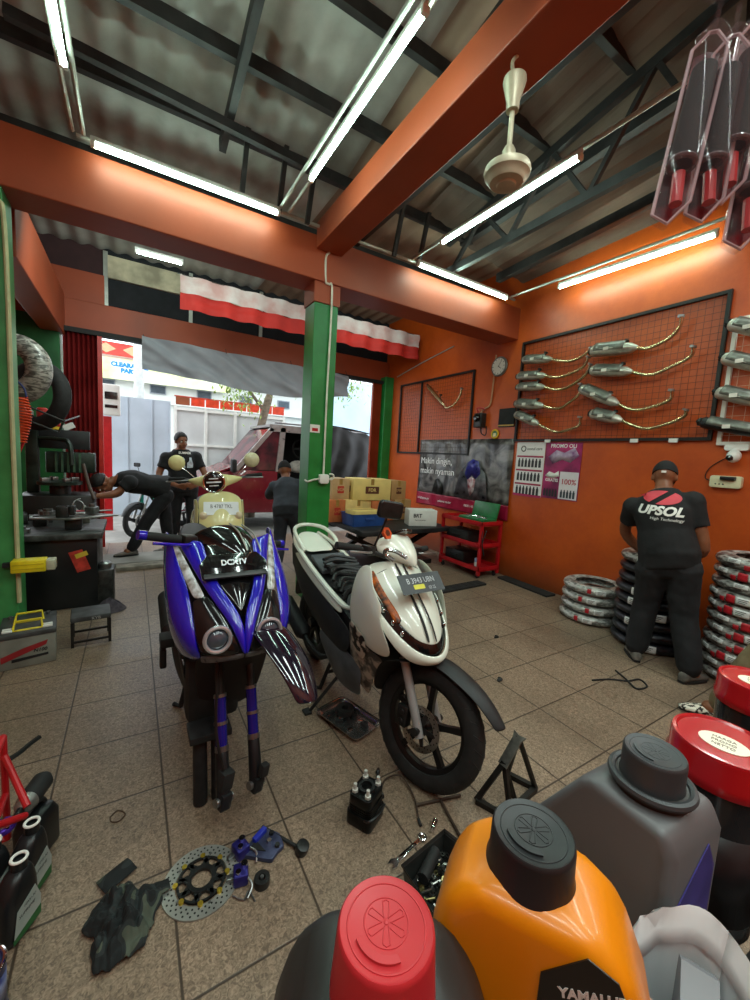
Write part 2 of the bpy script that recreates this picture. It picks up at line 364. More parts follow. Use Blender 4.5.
# ---------------------------------------------------------------- two-wheelers
RAKE = math.radians(27)
tyrem = mat('tyre_rubber', '1c1c1c', .7, var=.2, scale=25)
rimb = mat('black_alloy', '1a1a1a', .35, .4, var=.1)
headm = mat('headlamp_lens', 'dfe3e6', .08, coat=.5, var=.25, scale=14)
smoke = mat('smoked_lens', '0a0b0d', .12, coat=.35, var=.3, scale=12)
glossk = mat('gloss_black', '0c0c0e', .12, coat=1, var=.1)
gripm = mat('grip_rubber', '151515', .8)
discm = mat('brake_disc_steel', 'a6a49c', .28, 1, var=.15)
def wheel(parent, c, R, w, nsp, name='front_wheel', disc_side=0, rimmat=None, S=None, twin=True):
    """wheel lying in the local XZ plane, axle along Y; S = matrix applied to it"""
    rimmat = rimmat or rimb
    M = (S or Matrix()) @ TR(*c) @ RX(PI/2)
    prof = []
    for i in range(13):
        a = -2.25+4.5*i/12
        prof.append((R-w*.62+w*.62*math.cos(a), w*.5*math.sin(a)*1.05))
    b = B(M); b.lathe(prof+[(R-w*1.05, .3*w), (R-w*1.05, -.3*w), prof[0]], 48, cap=False)
    b.at(Matrix())
    for k in range(30):          # shallow tread sipes
        a = 2*PI*k/30
        for sg in (-1, 1):
            pts = []
            for i in range(5):
                t = .25+.95*i/4; aa = a+sg*.02+.12*i/4
                rr = R-w*.62+w*.62*math.cos(t)+.0006; pts.append(M @ RZ(aa) @ V(rr, 0, sg*w*.5*math.sin(t)*1.05))
            b.tube(pts, .0016, 4)
    ty = b.build('tyre', tyrem, parent)
    ty.name = name
    ri = R-w*1.02
    b = B(M); b.lathe([(ri+.008, -w*.36), (ri+.008, -w*.28), (ri-.012, -w*.2), (ri-.016, 0), (ri-.012, w*.2), (ri+.008, w*.28), (ri+.008, w*.36), (ri+.002, w*.36), (ri-.02, w*.2), (ri-.024, 0), (ri-.02, -w*.2), (ri+.002, -w*.36), (ri+.008, -w*.36)], 48, cap=False)
    b.lathe([(.0, -.05), (.032, -.05), (.036, -.02), (.036, .02), (.032, .05), (0, .05)], 20)
    for k in range(nsp):
        a = 2*PI*k/nsp+.3
        for da in ((-.09, .09) if twin else (0,)):
            T = M @ RZ(a+da)
            b.at(T).prism([(.02, -.02), (ri*.5, -.012), (ri-.015, -.014), (ri-.015, .014), (ri*.5, .012), (.02, .02)], -.012, .012)
    b.build('rim', rimmat, ty, bev=.0)
    if disc_side:
        z = -disc_side*.062
        b = B(M @ TR(0, 0, z)); n = 40
        def ringd(ro, ri_, t, holes):
            b.lathe([(ri_, -t), (ro, -t), (ro, t), (ri_, t), (ri_, -t)], 48, cap=False)
        ringd(.098, .068, .0018, 0); d = b.build('brake_disc', discm, ty)
        b = B(M @ TR(0, 0, z))
        for k in range(36):
            a = 2*PI*k/36; rr = (.075, .083, .091)[k % 3]
            for s in (-1, 1): b.cyl((rr*math.cos(a), rr*math.sin(a), s*.0017), (rr*math.cos(a), rr*math.sin(a), s*.0024), .0035, n=6)
        b.build('disc_hole', matte, d)
        b = B(M @ TR(0, 0, z))
        for k in range(5):
            b.at(M @ TR(0, 0, z) @ RZ(2*PI*k/5)).prism([(.02, -.012), (.073, -.008), (.073, .008), (.02, .012)], -.002, .002)
        b.build('disc_carrier', dsteel, d)
    return ty
def steer(c, ang):
    """rotation by ang about the raked steering axis through point c"""
    a = V(-math.sin(RAKE), 0, math.cos(RAKE))
    return TR(*c) @ Matrix.Rotation(ang, 4, a) @ TR(*(-V(*c)))
def sheet(rows, m, name, parent, thick=.006, sub=2, mirror=True, S=None):
    """panel from rows of points running from the centre line outwards"""
    b = B(S) if S else B()
    if mirror: rows = [[(x, -y, z) for x, y, z in r[:0:-1]]+list(r) if abs(r[0][1]) < 1e-6 else [(x, -y, z) for x, y, z in r[::-1]]+list(r) for r in rows]
    b.grid(rows); return b.build(name, m, parent, smooth=80, thick=thick, sub=sub)
def forks(parent, S, ax, top, half, mlow, mup, r=.017, split=.45, names='fork_leg'):
    for s in (-1, 1):
        p0 = V(ax[0], s*half, ax[2]); p1 = V(top[0], s*half, top[2]); mid = p0.lerp(p1, split)
        lo = B(S).tube([p0-(p1-p0).normalized()*.03, p0, mid], [r*1.25, r*1.3, r*1.3], 14).tube([mid-(p1-p0)*.03, mid+(p1-p0)*.02], r*1.5, 14).build(names, mlow, parent)
        B(S).cyl(mid, p1, r, n=14).build('stanchion', mup, lo)
        B(S).cyl(p0+V(0, -.03, 0), p0+V(0, .03, 0), r*1.1, n=14).build('axle_boss', dsteel, lo)
def fender(parent, S, c, R, w, a0, a1, m, tip=None, name='front_fender', drop=.35):
    """curved mudguard over a wheel, angles measured from forward over the top"""
    rows = []; n = 18
    for i in range(n+1):
        t = i/n; a = math.radians(a0+(a1-a0)*t)
        ww = w*(.30+.70*math.sin(PI*min(1, max(0, (t*.9+.06))))**.55) if tip else w*(.75+.25*math.sin(PI*t))
        rr = R
        if tip and t < .45: rr = R+tip*(1-t/.45)**1.5
        row = []
        for k in range(-4, 5):
            u = k/4; dr = -drop*w*abs(u)**2.2
            row.append((c[0]+(rr+dr)*math.cos(a), u*ww, c[2]+(rr+dr)*math.sin(a)))
        rows.append(row)
    return sheet(rows, m, name, parent, thick=.004, sub=1, mirror=False, S=S)
def mirror_part(parent, base, stem_to, face_dir, w, h, m, S=None, back=None, rnd=.02):
    S = S or Matrix()
    st = B(S).tube(curve([base, (V(*base)+V(*stem_to))/2+V(.01, 0, .02), stem_to], 5), .0055, 8).build('mirror_stem', blackm, parent)
    M = S @ frame(stem_to, V(0, 1, 0), (-1, 0, .15)) if False else S @ frame(stem_to, V(*face_dir).cross(V(0, 0, 1)), face_dir)
    hd = B(M).prism(rrect(w, h, rnd), -.022, .006).build('mirror_head', back or m, st, bev=.012, seg=3)
    B(M).prism(rrect(w*.86, h*.82, rnd*.8), .0055, .0075).build('mirror_glass', mat('mirror_glass', '6d7780', .05, 1, var=0), hd)
    return st
def plate(parent, M, w, h, base, ink, lines, name='number_plate'):
    p = B(M).prism(rrect(w, h, .006), -.001, .001).build(name, base, parent)
    for txt, sz, dx, dy in lines: text(txt, sz, ink, 'plate_characters', p, M @ TR(dx, dy, .0014), sx=.8)
    return p

def interp(tab, z):
    if z <= tab[0][0]: return tab[0][1]
    for (a, p), (b, q) in zip(tab, tab[1:]):
        if z <= b: return p+(q-p)*(z-a)/(b-a)
    return tab[-1][1]
def skin(f, top, bot, m, name, parent, S=None, n=4, off=0., thick=.006, side=0, sub=2, bulge=0.):
    """panel on the nose surface x = f(y, z) between two lines of (y, z); side 0 mirrors it across the centre line"""
    rows = []
    for i in range(n+1):
        t = i/n; r = []
        for a, b in zip(top, bot):
            y = a[0]+(b[0]-a[0])*t; z = a[1]+(b[1]-a[1])*t
            r.append((f(y, z)+off+bulge*math.sin(PI*t), y*(side or 1), z))
        rows.append(r)
    return sheet(rows, m, name, parent, thick, sub, mirror=not side, S=S)
# ---- white scooter -----------------------------------------------------------
pearl = mat('pearl_white_bodywork', 'dfe3d6', .22, coat=.7, var=.05, scale=3)
greyplas = mat('scuffed_grey_plastic', '4b4f54', .5, var=.3, scale=9)
kplas = mat('textured_black_plastic', '17181a', .55, var=.25, scale=22)
def white_scooter():
    o = thing('scooter', 'white scooter with seat removed and twin black stripes, parked in front of the green pillar', 'scooter', (1.12, 1.285, 0), -PI/2)
    ax = V(0, 0, .272); S = steer((-.05, 0, .272), math.radians(20))
    fw = wheel(o, ax, .275, .078, 5, 'front_wheel', -1, S=S, twin=False)
    forks(o, S, (0, 0, .272), (-.215, 0, .70), .078, mat('grey_fork_leg', 'a2a3a3', .4, .3), steel, .0155, .62)
    B(S).box((.0, 0, 0), (.001, .001, .001))
    B(S).box((-.02, 0, 0), (.05, .04, .09)).at(S @ TR(-.075, -.062, .30)).box((0, -.012, 0), (.06, .035, .085)).cyl((0, -.03, .02), (0, -.036, .02), .014).build('brake_caliper', dsteel, o, bev=.006) if False else B(S @ TR(-.085, -.075, .30)).box((0, 0, 0), (.055, .045, .09)).cyl((0, -.022, .02), (0, -.03, .02), .013).cyl((0, -.022, -.02), (0, -.03, -.02), .013).build('brake_caliper', dsteel, o, bev=.006)
    B(S).tube(curve([(-.08, -.07, .34), (-.10, -.09, .45), (-.16, -.06, .6), (-.2, -.04, .75)], 5), .005, 6).build('brake_hose', blackm, o)
    fender(o, S, ax, .31, .066, 24, 128, kplas, tip=.06)
    # nose panel, lamp band and lower lip
    ctr = [(.54, .02), (.57, .06), (.60, .085), (.64, .078), (.70, .045), (.76, .0), (.83, -.08), (.90, -.17), (.96, -.245)]
    f = lambda y, z: interp(ctr, z)-.035-2.9*y*y-.28*abs(y)
    fc = skin(f, [(0, .962), (.05, .96), (.09, .955), (.125, .945), (.15, .925)], [(0, .66), (.055, .668), (.095, .70), (.135, .765), (.162, .825)], pearl, 'front_cowl', o, n=6)
    up = [(0, .664), (.055, .672), (.095, .704), (.135, .768), (.165, .83)]
    lo = [(0, .612), (.06, .62), (.105, .652), (.15, .712), (.18, .80)]
    hl = skin(f, up, lo, smoke, 'headlamp', o, off=-.006)
    for s in (-1, 1):
        b = B()
        for y, z in ((.118, .70), (.138, .735), (.155, .775)): B().ell((f(y, z)+.002, s*y, z), (.012, .008, .014)).build('lamp_bulb', mat('chrome_reflector', 'c9ccd0', .1, 1, var=.3, scale=40), hl)
    skin(f, [(0, .62), (.06, .628), (.107, .66), (.152, .72), (.184, .81)], [(0, .572), (.065, .577), (.117, .597), (.163, .65), (.195, .765)], pearl, 'lower_lip', o, off=.008, bulge=.008, thick=.008)
    # leg shields wrapping back, with sticker
    for s in (-1, 1):
        q = lambda P: [[(x, s*y, z) for x, y, z in r] for r in P]
        sheet(q([[(-.13, .172, .80), (-.19, .19, .85), (-.24, .178, .91), (-.29, .145, .955)],
                 [(-.14, .196, .74), (-.22, .21, .80), (-.32, .205, .87), (-.38, .17, .94)],
                 [(-.06, .160, .62), (-.19, .204, .66), (-.34, .21, .73), (-.40, .2, .80)],
                 [(-.12, .14, .555), (-.23, .185, .56), (-.36, .2, .61), (-.42, .19, .66)]]), pearl, 'leg_shield', o, mirror=False)
        sheet(q([[(-.12, .14, .555), (-.23, .185, .56), (-.36, .2, .61), (-.42, .19, .66)],
                 [(-.22, .135, .46), (-.28, .165, .47), (-.37, .185, .51), (-.43, .18, .55)],
                 [(-.27, .12, .36), (-.30, .14, .37), (-.36, .165, .41), (-.43, .17, .46)],
                 [(-.31, .11, .27), (-.33, .12, .28), (-.37, .14, .31), (-.42, .15, .36)]]), mat('tribal_panel', '3a3431', .35, var=.5, scale=16, col2='a79c8e', contrast=(.44, .56)), 'lower_shield', o, mirror=False)
        # floorboard flank, grey lower skirt, black side
        sheet(q([[(-.30, .155, .42), (-.45, .18, .47), (-.62, .185, .46), (-.8, .17, .45)],
                 [(-.32, .165, .33), (-.45, .195, .35), (-.62, .2, .33), (-.85, .17, .37)],
                 [(-.34, .13, .24), (-.45, .16, .23), (-.62, .16, .22), (-.78, .13, .30)]]), greyplas, 'lower_skirt', o, mirror=False)
        sheet(q([[(-.42, .16, .56), (-.60, .165, .60), (-.9, .165, .66), (-1.25, .15, .72), (-1.48, .10, .78)],
                 [(-.40, .19, .48), (-.60, .195, .49), (-.9, .19, .54), (-1.25, .165, .60), (-1.5, .11, .68)],
                 [(-.45, .185, .44), (-.62, .185, .41), (-.9, .16, .43), (-1.25, .13, .50), (-1.5, .09, .62)]]), kplas, 'side_panel', o, mirror=False)
        B().tube(curve([(-.40, s*.165, .70), (-.55, s*.155, .66), (-.8, s*.15, .69), (-1.1, s*.15, .76), (-1.35, s*.135, .82), (-1.5, s*.09, .86)], 6), [.012]*6+[.016]*20+[.016]*5, 8).build('body_rail', pearl, o)
        sheet(q([[(-.52, .158, .64), (-.8, .152, .69), (-1.1, .15, .75), (-1.35, .138, .81), (-1.52, .085, .86)],
                 [(-.54, .172, .60), (-.8, .168, .63), (-1.1, .164, .69), (-1.35, .15, .75), (-1.54, .09, .81)]]), pearl, 'tail_panel', o, mirror=False)
    # stickers on the rider's right shield
    st = B()
    Ms = frame((-.21, -.222, .585), (-.82, 0, .55), (0, -1, 0))
    # stripes along the cowl
    for dy in (-.03, .006):
        b = B(); b.grid([[(f(dy+e, z)+.0055, dy+e, z+.003) for e in (-.006, .006)] for z in (.955, .92, .88, .83, .79, .75, .71, .67)]); b.build('stripe', matte, fc, sub=1, thick=.002, smooth=80)
    # orange and black sticker beside the lamp, decal on the shield
    b = B(); b.grid([[(f(y+e, z-e*.8)+.006, -(y+e), z-e*.8) for e in (0, .03)] for y, z in ((.125, .93), (.13, .89), (.125, .84), (.112, .79), (.10, .745))])
    b.build('sticker', mat('orange_sticker', 'c9651f', .3, var=.6, scale=30, col2='1c1712'), fc, thick=.004, sub=1)
    b = B(); b.grid([[(-.23, -.2, .63), (-.30, -.221, .655), (-.36, -.222, .69)], [(-.235, -.19, .55), (-.30, -.205, .575), (-.36, -.212, .6)], [(-.27, -.178, .48), (-.31, -.19, .50), (-.35, -.195, .52)]])
    b.build('decal', mat('tribal_decal', '1b1716', .4, var=.5, scale=24, col2='b8ab9a', contrast=(.48, .54)), o, thick=.006, sub=2)
    # inner shield, under-cowl
    sheet([[(-.26, 0, .95), (-.28, .14, .93)], [(-.30, 0, .8), (-.33, .19, .80)], [(-.30, 0, .6), (-.33, .185, .58)], [(-.33, 0, .4), (-.36, .15, .38)], [(-.37, 0, .28), (-.40, .14, .27)], [(-.75, 0, .27), (-.75, .14, .27)]], kplas, 'inner_shield', o, thick=.01)
    sheet([[(.02, 0, .575), (-.05, .13, .58)], [(-.10, 0, .56), (-.14, .17, .56)], [(-.2, 0, .45), (-.22, .15, .46)], [(-.26, 0, .3), (-.29, .12, .3)]], matte, 'wheel_arch', o, thick=.006)
    # open seat bay with storage bucket and loom
    b = B(); b.rings([[(x, -.135, z0), (x, .135, z0), (x, .145, z1), (x, -.145, z1)] for x, z0, z1 in ((-.48, .40, .60), (-.6, .42, .63), (-.9, .48, .69), (-1.2, .56, .76), (-1.42, .66, .82))])
    bay = b.build('seat_bay', kplas, o, bev=.01)
    b = B()
    for k in range(16):
        x = -.52-.028*k; 
        b.tube(curve([(x, -.12+.02*random.random(), .60+.05*k*.28), (x-.05*random.random(), -.03+random.uniform(-.04, .04), .66+.04*random.random()+.008*k), (x+.05*random.random(), .11, .62+.012*k)], 5), random.uniform(.006, .016), 6)
    b.build('wiring_loom', mat('black_loom', '0e0e0f', .45, var=.3, scale=30), bay)
    b = B(); b.ell((-.62, .01, .63), (.10, .11, .045)); b.ell((-.78, -.03, .68), (.10, .09, .04)); b.ell((-.55, -.05, .6), (.06, .07, .05)); b.build('bin_liner', matte, bay)
    b = B(); b.rings([[(x, y, z) for x, y, z in ((x0, -.12, z), (x0, .12, z), (x0, .12, z+.025), (x0, -.12, z+.025))] for x0, z in ((-.92, .72), (-1.12, .775))]); b.build('tank_cover', greyplas, bay, bev=.008)
    b = B(); b.lathe([(0, 0), (.045, 0), (.045, .012), (.03, .022), (0, .022)], 20, TR(-1.0, .03, .762) @ RY(-.27)); b.build('fuel_cap', blackm, bay)
    sheet([[(-1.2, 0, .80), (-1.2, .12, .78)], [(-1.38, 0, .85), (-1.38, .11, .83)], [(-1.52, 0, .88), (-1.5, .08, .865)]], pearl, 'tail_cowl', o, thick=.01)
    B().tube(curve([(-1.22, -.12, .80), (-1.30, -.14, .86), (-1.46, -.11, .91), (-1.55, 0, .92), (-1.46, .11, .91), (-1.30, .14, .86), (-1.22, .12, .80)], 6), .014, 10).build('grab_rail', pearl, o)
    sheet([[(-1.53, 0, .86), (-1.5, .085, .85)], [(-1.57, 0, .79), (-1.53, .09, .79)], [(-1.54, 0, .72), (-1.5, .08, .73)]], mat('red_lens', '8e1010', .15, coat=.5), 'tail_lamp', o, thick=.006)
    # steering head: bars, cowl, grips, mirror
    hz = V(-.33, 0, 1.0)
    B(S).tube(curve([(-.40, -.33, 1.0), (-.36, -.20, .99), (-.32, -.08, .965), (-.32, .08, .965), (-.36, .20, .99), (-.40, .33, 1.0)], 6), .011, 10).build('handlebar', dsteel, o)
    for s in (-1, 1):
        g = B(S).tube([(-.405, s*.37, 1.002), (-.375, s*.245, .995)], .0175, 12).build('grip', gripm, o)
        B(S).tube(curve([(-.345, s*.19, .985), (-.315, s*.25, .99), (-.33, s*.36, .99)], 5), .006, 8).build('lever', steel, g)
        B(S).box((-.36, s*.20, .993), (.05, .06, .045)).build('switch_box', blackm, g, bev=.008)
    rows = [[(-.33, 0, 1.085), (-.335, .05, 1.083), (-.35, .09, 1.072), (-.38, .125, 1.045)],
            [(-.26, 0, 1.04), (-.268, .05, 1.035), (-.30, .10, 1.022), (-.36, .155, 1.01)],
            [(-.215, 0, .985), (-.228, .04, .98), (-.28, .085, .975), (-.35, .135, .98)],
            [(-.205, 0, .945), (-.225, .02, .945), (-.29, .05, .95), (-.34, .09, .96)]]
    hc = sheet(rows, pearl, 'handlebar_cowl', o, S=S)
    B(S).tube(curve([(-.20, -.105, .99), (-.245, -.13, 1.01), (-.29, -.15, 1.01), (-.30, -.14, .985), (-.26, -.12, .965)], 6), .010, 8).build('brake_master_cylinder', chrome, o)
    B(S).prism(rrect(.16, .09, .03), 0, .012, TR(-.355, 0, 1.07) @ RY(-.5)).build('speedometer', glossk, o, bev=.004)
    mirror_part(o, (-.35, -.17, 1.02), (-.30, -.17, 1.20), (-.9, .3, .1), .135, .085, blackm, S)
    b = B(S @ frame((-.315, -.14, 1.085), (0, 1, 0), (.8, 0, .4))); b.prism([(.032*math.cos(PI/3*k), .032*math.sin(PI/3*k)) for k in range(6)], -.006, .006); b.mi = 1; b.prism([(.017*math.cos(PI/3*k), .017*math.sin(PI/3*k)) for k in range(6)], .006, .008)
    b.build('hexagon_reflector', [mat('orange_reflector', 'd2562a', .3), mat('dark_amber', '5b2a1a', .3)], o)
    Mp = TR(-.10, 0, .905) @ frame((0, 0, 0), (0, 1, 0), (.72, -.12, .69))
    plate(o, Mp, .235, .095, mat('black_plate', '24282c', .35, var=.3), mat('plate_silver', 'b9bdc0', .4), [('B 3943 UBN', .038, 0, .012), ('03 25', .022, .05, -.028)])
    B(Mp).prism(rrect(.06, .022, .003), .0012, .0022, TR(-.02, -.018, 0)).build('plate_sticker', mat('yellow_sticker', 'c9c42c', .4), kids(o)[-1] if False else o)
    # rear end
    wheel(o, (-1.26, 0, .262), .262, .085, 5, 'rear_wheel')
    b = B(); b.box((-1.05, .12, .30), (.42, .09, .13)).box((-.80, .02, .33), (.2, .24, .16)).cyl((-1.22, .10, .27), (-1.22, .17, .27), .09, n=20)
    b.build('engine', dsteel, o, bev=.02)
    b = B(); b.tube(curve([(-.80, -.08, .25), (-.9, -.12, .2), (-1.05, -.14, .23), (-1.12, -.145, .26)], 5), .016, 8); b.tube([(-1.1, -.145, .25), (-1.14, -.145, .265), (-1.48, -.15, .36), (-1.5, -.15, .366)], [.03, .055, .055, .03], 16); b.build('exhaust', kplas, o)
    b = B()
    for s in (-1, 1): b.tube([(-.78, s*.08, .27), (-.86, s*.13, .012), (-.90, s*.17, .012)], .012, 8)
    b.tube([(-.82, -.1, .13), (-.82, .1, .13)], .01, 8); b.build('centre_stand', matte, o)
    b = B(); b.tube([(-.62, -.13, .22), (-.68, -.27, .012)], .010, 8).box((-.685, -.285, .008), (.05, .04, .012)); b.build('side_stand', matte, o)
    sheet([[(-1.5, 0, .62), (-1.48, .07, .6)], [(-1.56, 0, .5), (-1.53, .06, .48)], [(-1.6, 0, .36), (-1.58, .05, .35)]], kplas, 'rear_fender', o, thick=.006)
    B().cyl((-1.30, .12, .29), (-1.18, .13, .62), .03, n=12).build('shock_absorber', dsteel, o)
    return o
white_scooter()

# ---- blue scooter, front wheel taken off ---------------------------------------
bluem = mat('royal_blue_bodywork', '1a13a6', .14, coat=1, var=.08, scale=3)
def blue_scooter():
    o = thing('scooter', 'glossy blue scooter with its front wheel taken off and bare fork legs hanging', 'scooter', (.36, 1.52, 0), -PI/2)
    dz = .06
    S = TR(0, 0, dz) @ steer((-.05, 0, .272), math.radians(24))
    # long fork legs
    blf = mat('blue_fork_leg', '1d1c8c', .25, .3, coat=.5)
    for s in (-1, 1):
        p0 = V(.045, s*.075, .06); p1 = V(-.235, s*.075, .70); a = (p1-p0).normalized()
        lo = B(S).tube([p0-a*.03, p0+a*.02, p0+a*.16, p0+a*.17], [.024, .027, .024, .02], 14).box(p0, (.05, .045, .06)).build('fork_leg', mat('dark_fork_bottom', '2b2b2e', .4, .6), o, bev=.006)
        B(S).tube([p0+a*.17, p0+a*.36], .0225, 14).build('fork_sleeve', blf, lo)
        for q0, q1, rr in ((.165, .185, .026), (.26, .272, .026), (.36, .372, .025)): B(S).tube([p0+a*q0, p0+a*q1], rr, 14).build('fork_ring', steel, lo)
        B(S).tube([p0+a*.36, p1], .0165, 14).build('stanchion', dsteel, lo)
        B(S).cyl(p0+V(0, -.036, 0), p0+V(0, .036, 0), .016, n=14).build('axle_boss', steel, lo)
    for cx, cy, dd in ((.03, -.075, (.05, .05, .07)), (.075, .075, (.03, .035, .05))): B(S).box((cx, cy, .13), dd).build('caliper_bracket', matte, o, bev=.006)
    B(S).tube(curve([(.03, -.09, .17), (-.02, -.12, .3), (-.1, -.1, .45), (-.2, -.05, .6)], 5), .006, 6).build('brake_hose', blackm, o)
    fender(o, S @ TR(-.02, 0, .16), (0, 0, .28), .29, .088, 16, 118, mat('deep_violet_black_fender', '17101f', .1, coat=1, var=.1), tip=.07)
    D = TR(0, 0, dz)
    # centre black visor, blue V panels, headlamp pair
    ctr = [(.60, .03), (.64, .055), (.70, .045), (.74, .02), (.80, -.03), (.86, -.10), (.93, -.19), (1.0, -.28)]
    f = lambda y, z: interp(ctr, z)-2.0*y*y-.12*abs(y)
    skin(f, [(0, .985), (.05, .985), (.105, .985)], [(0, .765), (.012, .785), (.07, .86)], glossk, 'centre_visor', o, S=D, off=-.012, n=5)
    for s in (-1, 1):
        q = lambda P: [[(x, s*y, z) for x, y, z in r] for r in P]
        inn = [(.10, 1.0), (.098, .94), (.078, .875), (.04, .815), (.012, .775), (0, .72), (0, .635)]
        out = [(.215, 1.01), (.18, .965), (.145, .89), (.10, .815), (.055, .755), (.028, .70), (.008, .64)]
        skin(f, inn, out, bluem, 'nose_panel', o, S=D, off=.006, side=s, thick=.012, bulge=.014)
        skin(f, [(.212, 1.0), (.182, .95), (.15, .88), (.118, .82)], [(.222, .99), (.206, .93), (.185, .87), (.16, .81)], mat('clear_lamp_strip', 'd4d8dc', .1, coat=1, var=.35, scale=30, col2='7a746a'), 'position_lamp', o, S=D, side=s, bulge=.006)
        hl = skin(f, [(.115, .83), (.08, .785), (.05, .74), (.03, .69), (.01, .64)], [(.165, .81), (.168, .76), (.165, .715), (.16, .665), (.145, .625)], smoke, 'headlamp', o, S=D, side=s, bulge=.012)
        yc, zc = .096, .70
        Mh = D @ frame((f(yc, zc)+.022, s*yc, zc), (0, 1, 0), (.93, s*.30, .12))
        B(Mh).torus(Matrix(), .045, .008, 28, 8).build('lamp_ring', mat('silver_lamp_ring', 'b9bec6', .2, .6, coat=.6), hl)
        b = B(Mh); b.lathe([(0, .012), (.02, .009), (.036, -.002), (.042, -.012), (0, -.014)], 24); b.build('projector_lens', mat('projector_glass', '3c4550', .03, coat=1, var=.1), hl)
        skin(f, [(.0, .636), (.05, .63), (.10, .625), (.15, .622)], [(0, .607), (.05, .60), (.10, .592), (.145, .588)], mat('grey_finned_chin', '5b5e63', .3, var=.3, scale=40), 'chin_grille', o, S=D, side=s, bulge=.004)
        ck = [[(f(y, z)+dx, y, z) for y, z, dx in r] for r in (
            [(.213, 1.0, 0), (.225, 1.02, -.015), (.235, 1.02, -.06), (.225, 1.0, -.14)],
            [(.197, .925, 0), (.226, .925, 0), (.245, .925, -.04), (.245, .91, -.13)],
            [(.178, .86, 0), (.222, .85, .012), (.248, .84, -.02), (.25, .83, -.12)],
            [(.168, .79, 0), (.212, .77, .016), (.245, .75, -.01), (.245, .74, -.12)],
            [(.165, .72, 0), (.195, .70, .014), (.225, .68, -.01), (.235, .65, -.13)],
            [(.158, .655, 0), (.178, .64, .01), (.198, .61, -.01), (.21, .57, -.14)],
            [(.143, .615, 0), (.15, .60, .0), (.165, .585, -.03), (.185, .54, -.15)])]
        sheet(q(ck), bluem, 'cheek_panel', o, mirror=False, S=D, thick=.01)
        sheet(q([[(-.46, .21, .92), (-.48, .19, .90)], [(-.42, .222, .78), (-.46, .2, .76)], [(-.34, .215, .62), (-.42, .205, .60)], [(-.27, .19, .50), (-.38, .19, .48)], [(-.30, .165, .36), (-.4, .17, .34)], [(-.36, .14, .24), (-.44, .15, .24)]]), kplas, 'leg_shield', o, mirror=False, S=D)
        sheet(q([[(-.36, .15, .40), (-.6, .19, .42), (-.85, .19, .46)], [(-.38, .165, .30), (-.6, .205, .30), (-.85, .19, .36)], [(-.42, .13, .2), (-.6, .15, .2), (-.8, .14, .28)]]), kplas, 'lower_skirt', o, mirror=False, S=D)
        sheet(q([[(-.55, .16, .62), (-.9, .165, .70), (-1.25, .15, .77), (-1.55, .08, .83)], [(-.52, .195, .52), (-.9, .20, .58), (-1.25, .175, .66), (-1.56, .09, .76)], [(-.55, .19, .44), (-.9, .17, .46), (-1.25, .14, .55), (-1.54, .08, .70)]]), bluem, 'side_panel', o, mirror=False, S=D)
    sheet([[(-.30, 0, .98), (-.32, .19, .97)], [(-.36, 0, .8), (-.40, .2, .80)], [(-.36, 0, .55), (-.38, .18, .55)], [(-.42, 0, .3), (-.44, .15, .29)], [(-.85, 0, .30), (-.85, .15, .30)]], kplas, 'inner_shield', o, thick=.01, S=D)
    sheet([[(.02, 0, .60), (-.06, .13, .595)], [(-.08, 0, .56), (-.14, .16, .56)], [(-.18, 0, .42), (-.2, .15, .42)], [(-.24, 0, .24), (-.26, .12, .24)]], mat('dark_red_black', '170a0b', .6), 'wheel_arch', o, thick=.006, S=D)
    # seat
    b = B(D); b.rings([[(x, w_*math.cos(a), z+h*math.sin(a)) for a in [2*PI*k/16 for k in range(16)]] for x, z, w_, h in ((-.60, .70, .05, .02), (-.66, .72, .10, .045), (-.85, .74, .13, .05), (-1.05, .77, .14, .05), (-1.3, .82, .12, .045), (-1.5, .84, .07, .03))])
    b.build('seat', mat('black_seat_vinyl', '151515', .5, bump=.1), o)
    SB = TR(.0, 0, -.065) @ S
    # bars turned with the fork, tall gloss cowl
    B(SB).tube(curve([(-.43, -.30, 1.03), (-.40, -.18, 1.03), (-.36, -.08, .99), (-.36, .08, .99), (-.40, .18, 1.03), (-.43, .30, 1.03)], 6), .011, 10).build('handlebar', dsteel, o)
    for s in (-1, 1):
        g = B(SB).tube([(-.435, s*.345, 1.033), (-.41, s*.215, 1.03)], .0185, 12).build('grip', gripm, o)
        B(SB).tube([(-.44, s*.345, 1.033), (-.442, s*.375, 1.034)], .02, 12).build('bar_end', bluem, g)
        B(SB).tube(curve([(-.38, s*.17, 1.02), (-.345, s*.23, 1.02), (-.36, s*.35, 1.018)], 5), .0065, 8).build('lever', bluem, g)
        B(SB).box((-.40, s*.185, 1.03), (.055, .06, .05)).build('switch_box', blackm, g, bev=.01)
    rows = [[(-.38, 0, 1.12), (-.39, .06, 1.115), (-.42, .11, 1.09), (-.45, .145, 1.05)],
            [(-.29, 0, 1.095), (-.305, .06, 1.085), (-.35, .115, 1.06), (-.42, .16, 1.03)],
            [(-.20, 0, 1.03), (-.225, .05, 1.03), (-.28, .10, 1.02), (-.38, .15, 1.01)],
            [(-.15, 0, .965), (-.19, .03, .97), (-.26, .07, .975), (-.36, .12, .98)],
            [(-.23, 0, .925), (-.25, .03, .93), (-.29, .06, .935), (-.36, .10, .94)]]
    sheet(rows, glossk, 'handlebar_cowl', o, S=SB)
    for y in (-.02, .045): B(SB).tube(curve([(-.375, y, 1.124), (-.286, y*1.2, 1.099), (-.205, y*1.1, 1.035)], 4), .0035, 6).build('cowl_trim', silverp, kids(o)[0] if False else o)
    B(SB).box((-.30, 0, .935), (.14, .15, .12)).build('cowl_core', matte, o, bev=.03)
    # plate bracket with decal
    Mp = D @ frame((-.155, 0, .915), (0, 1, 0), (.68, 0, .73))
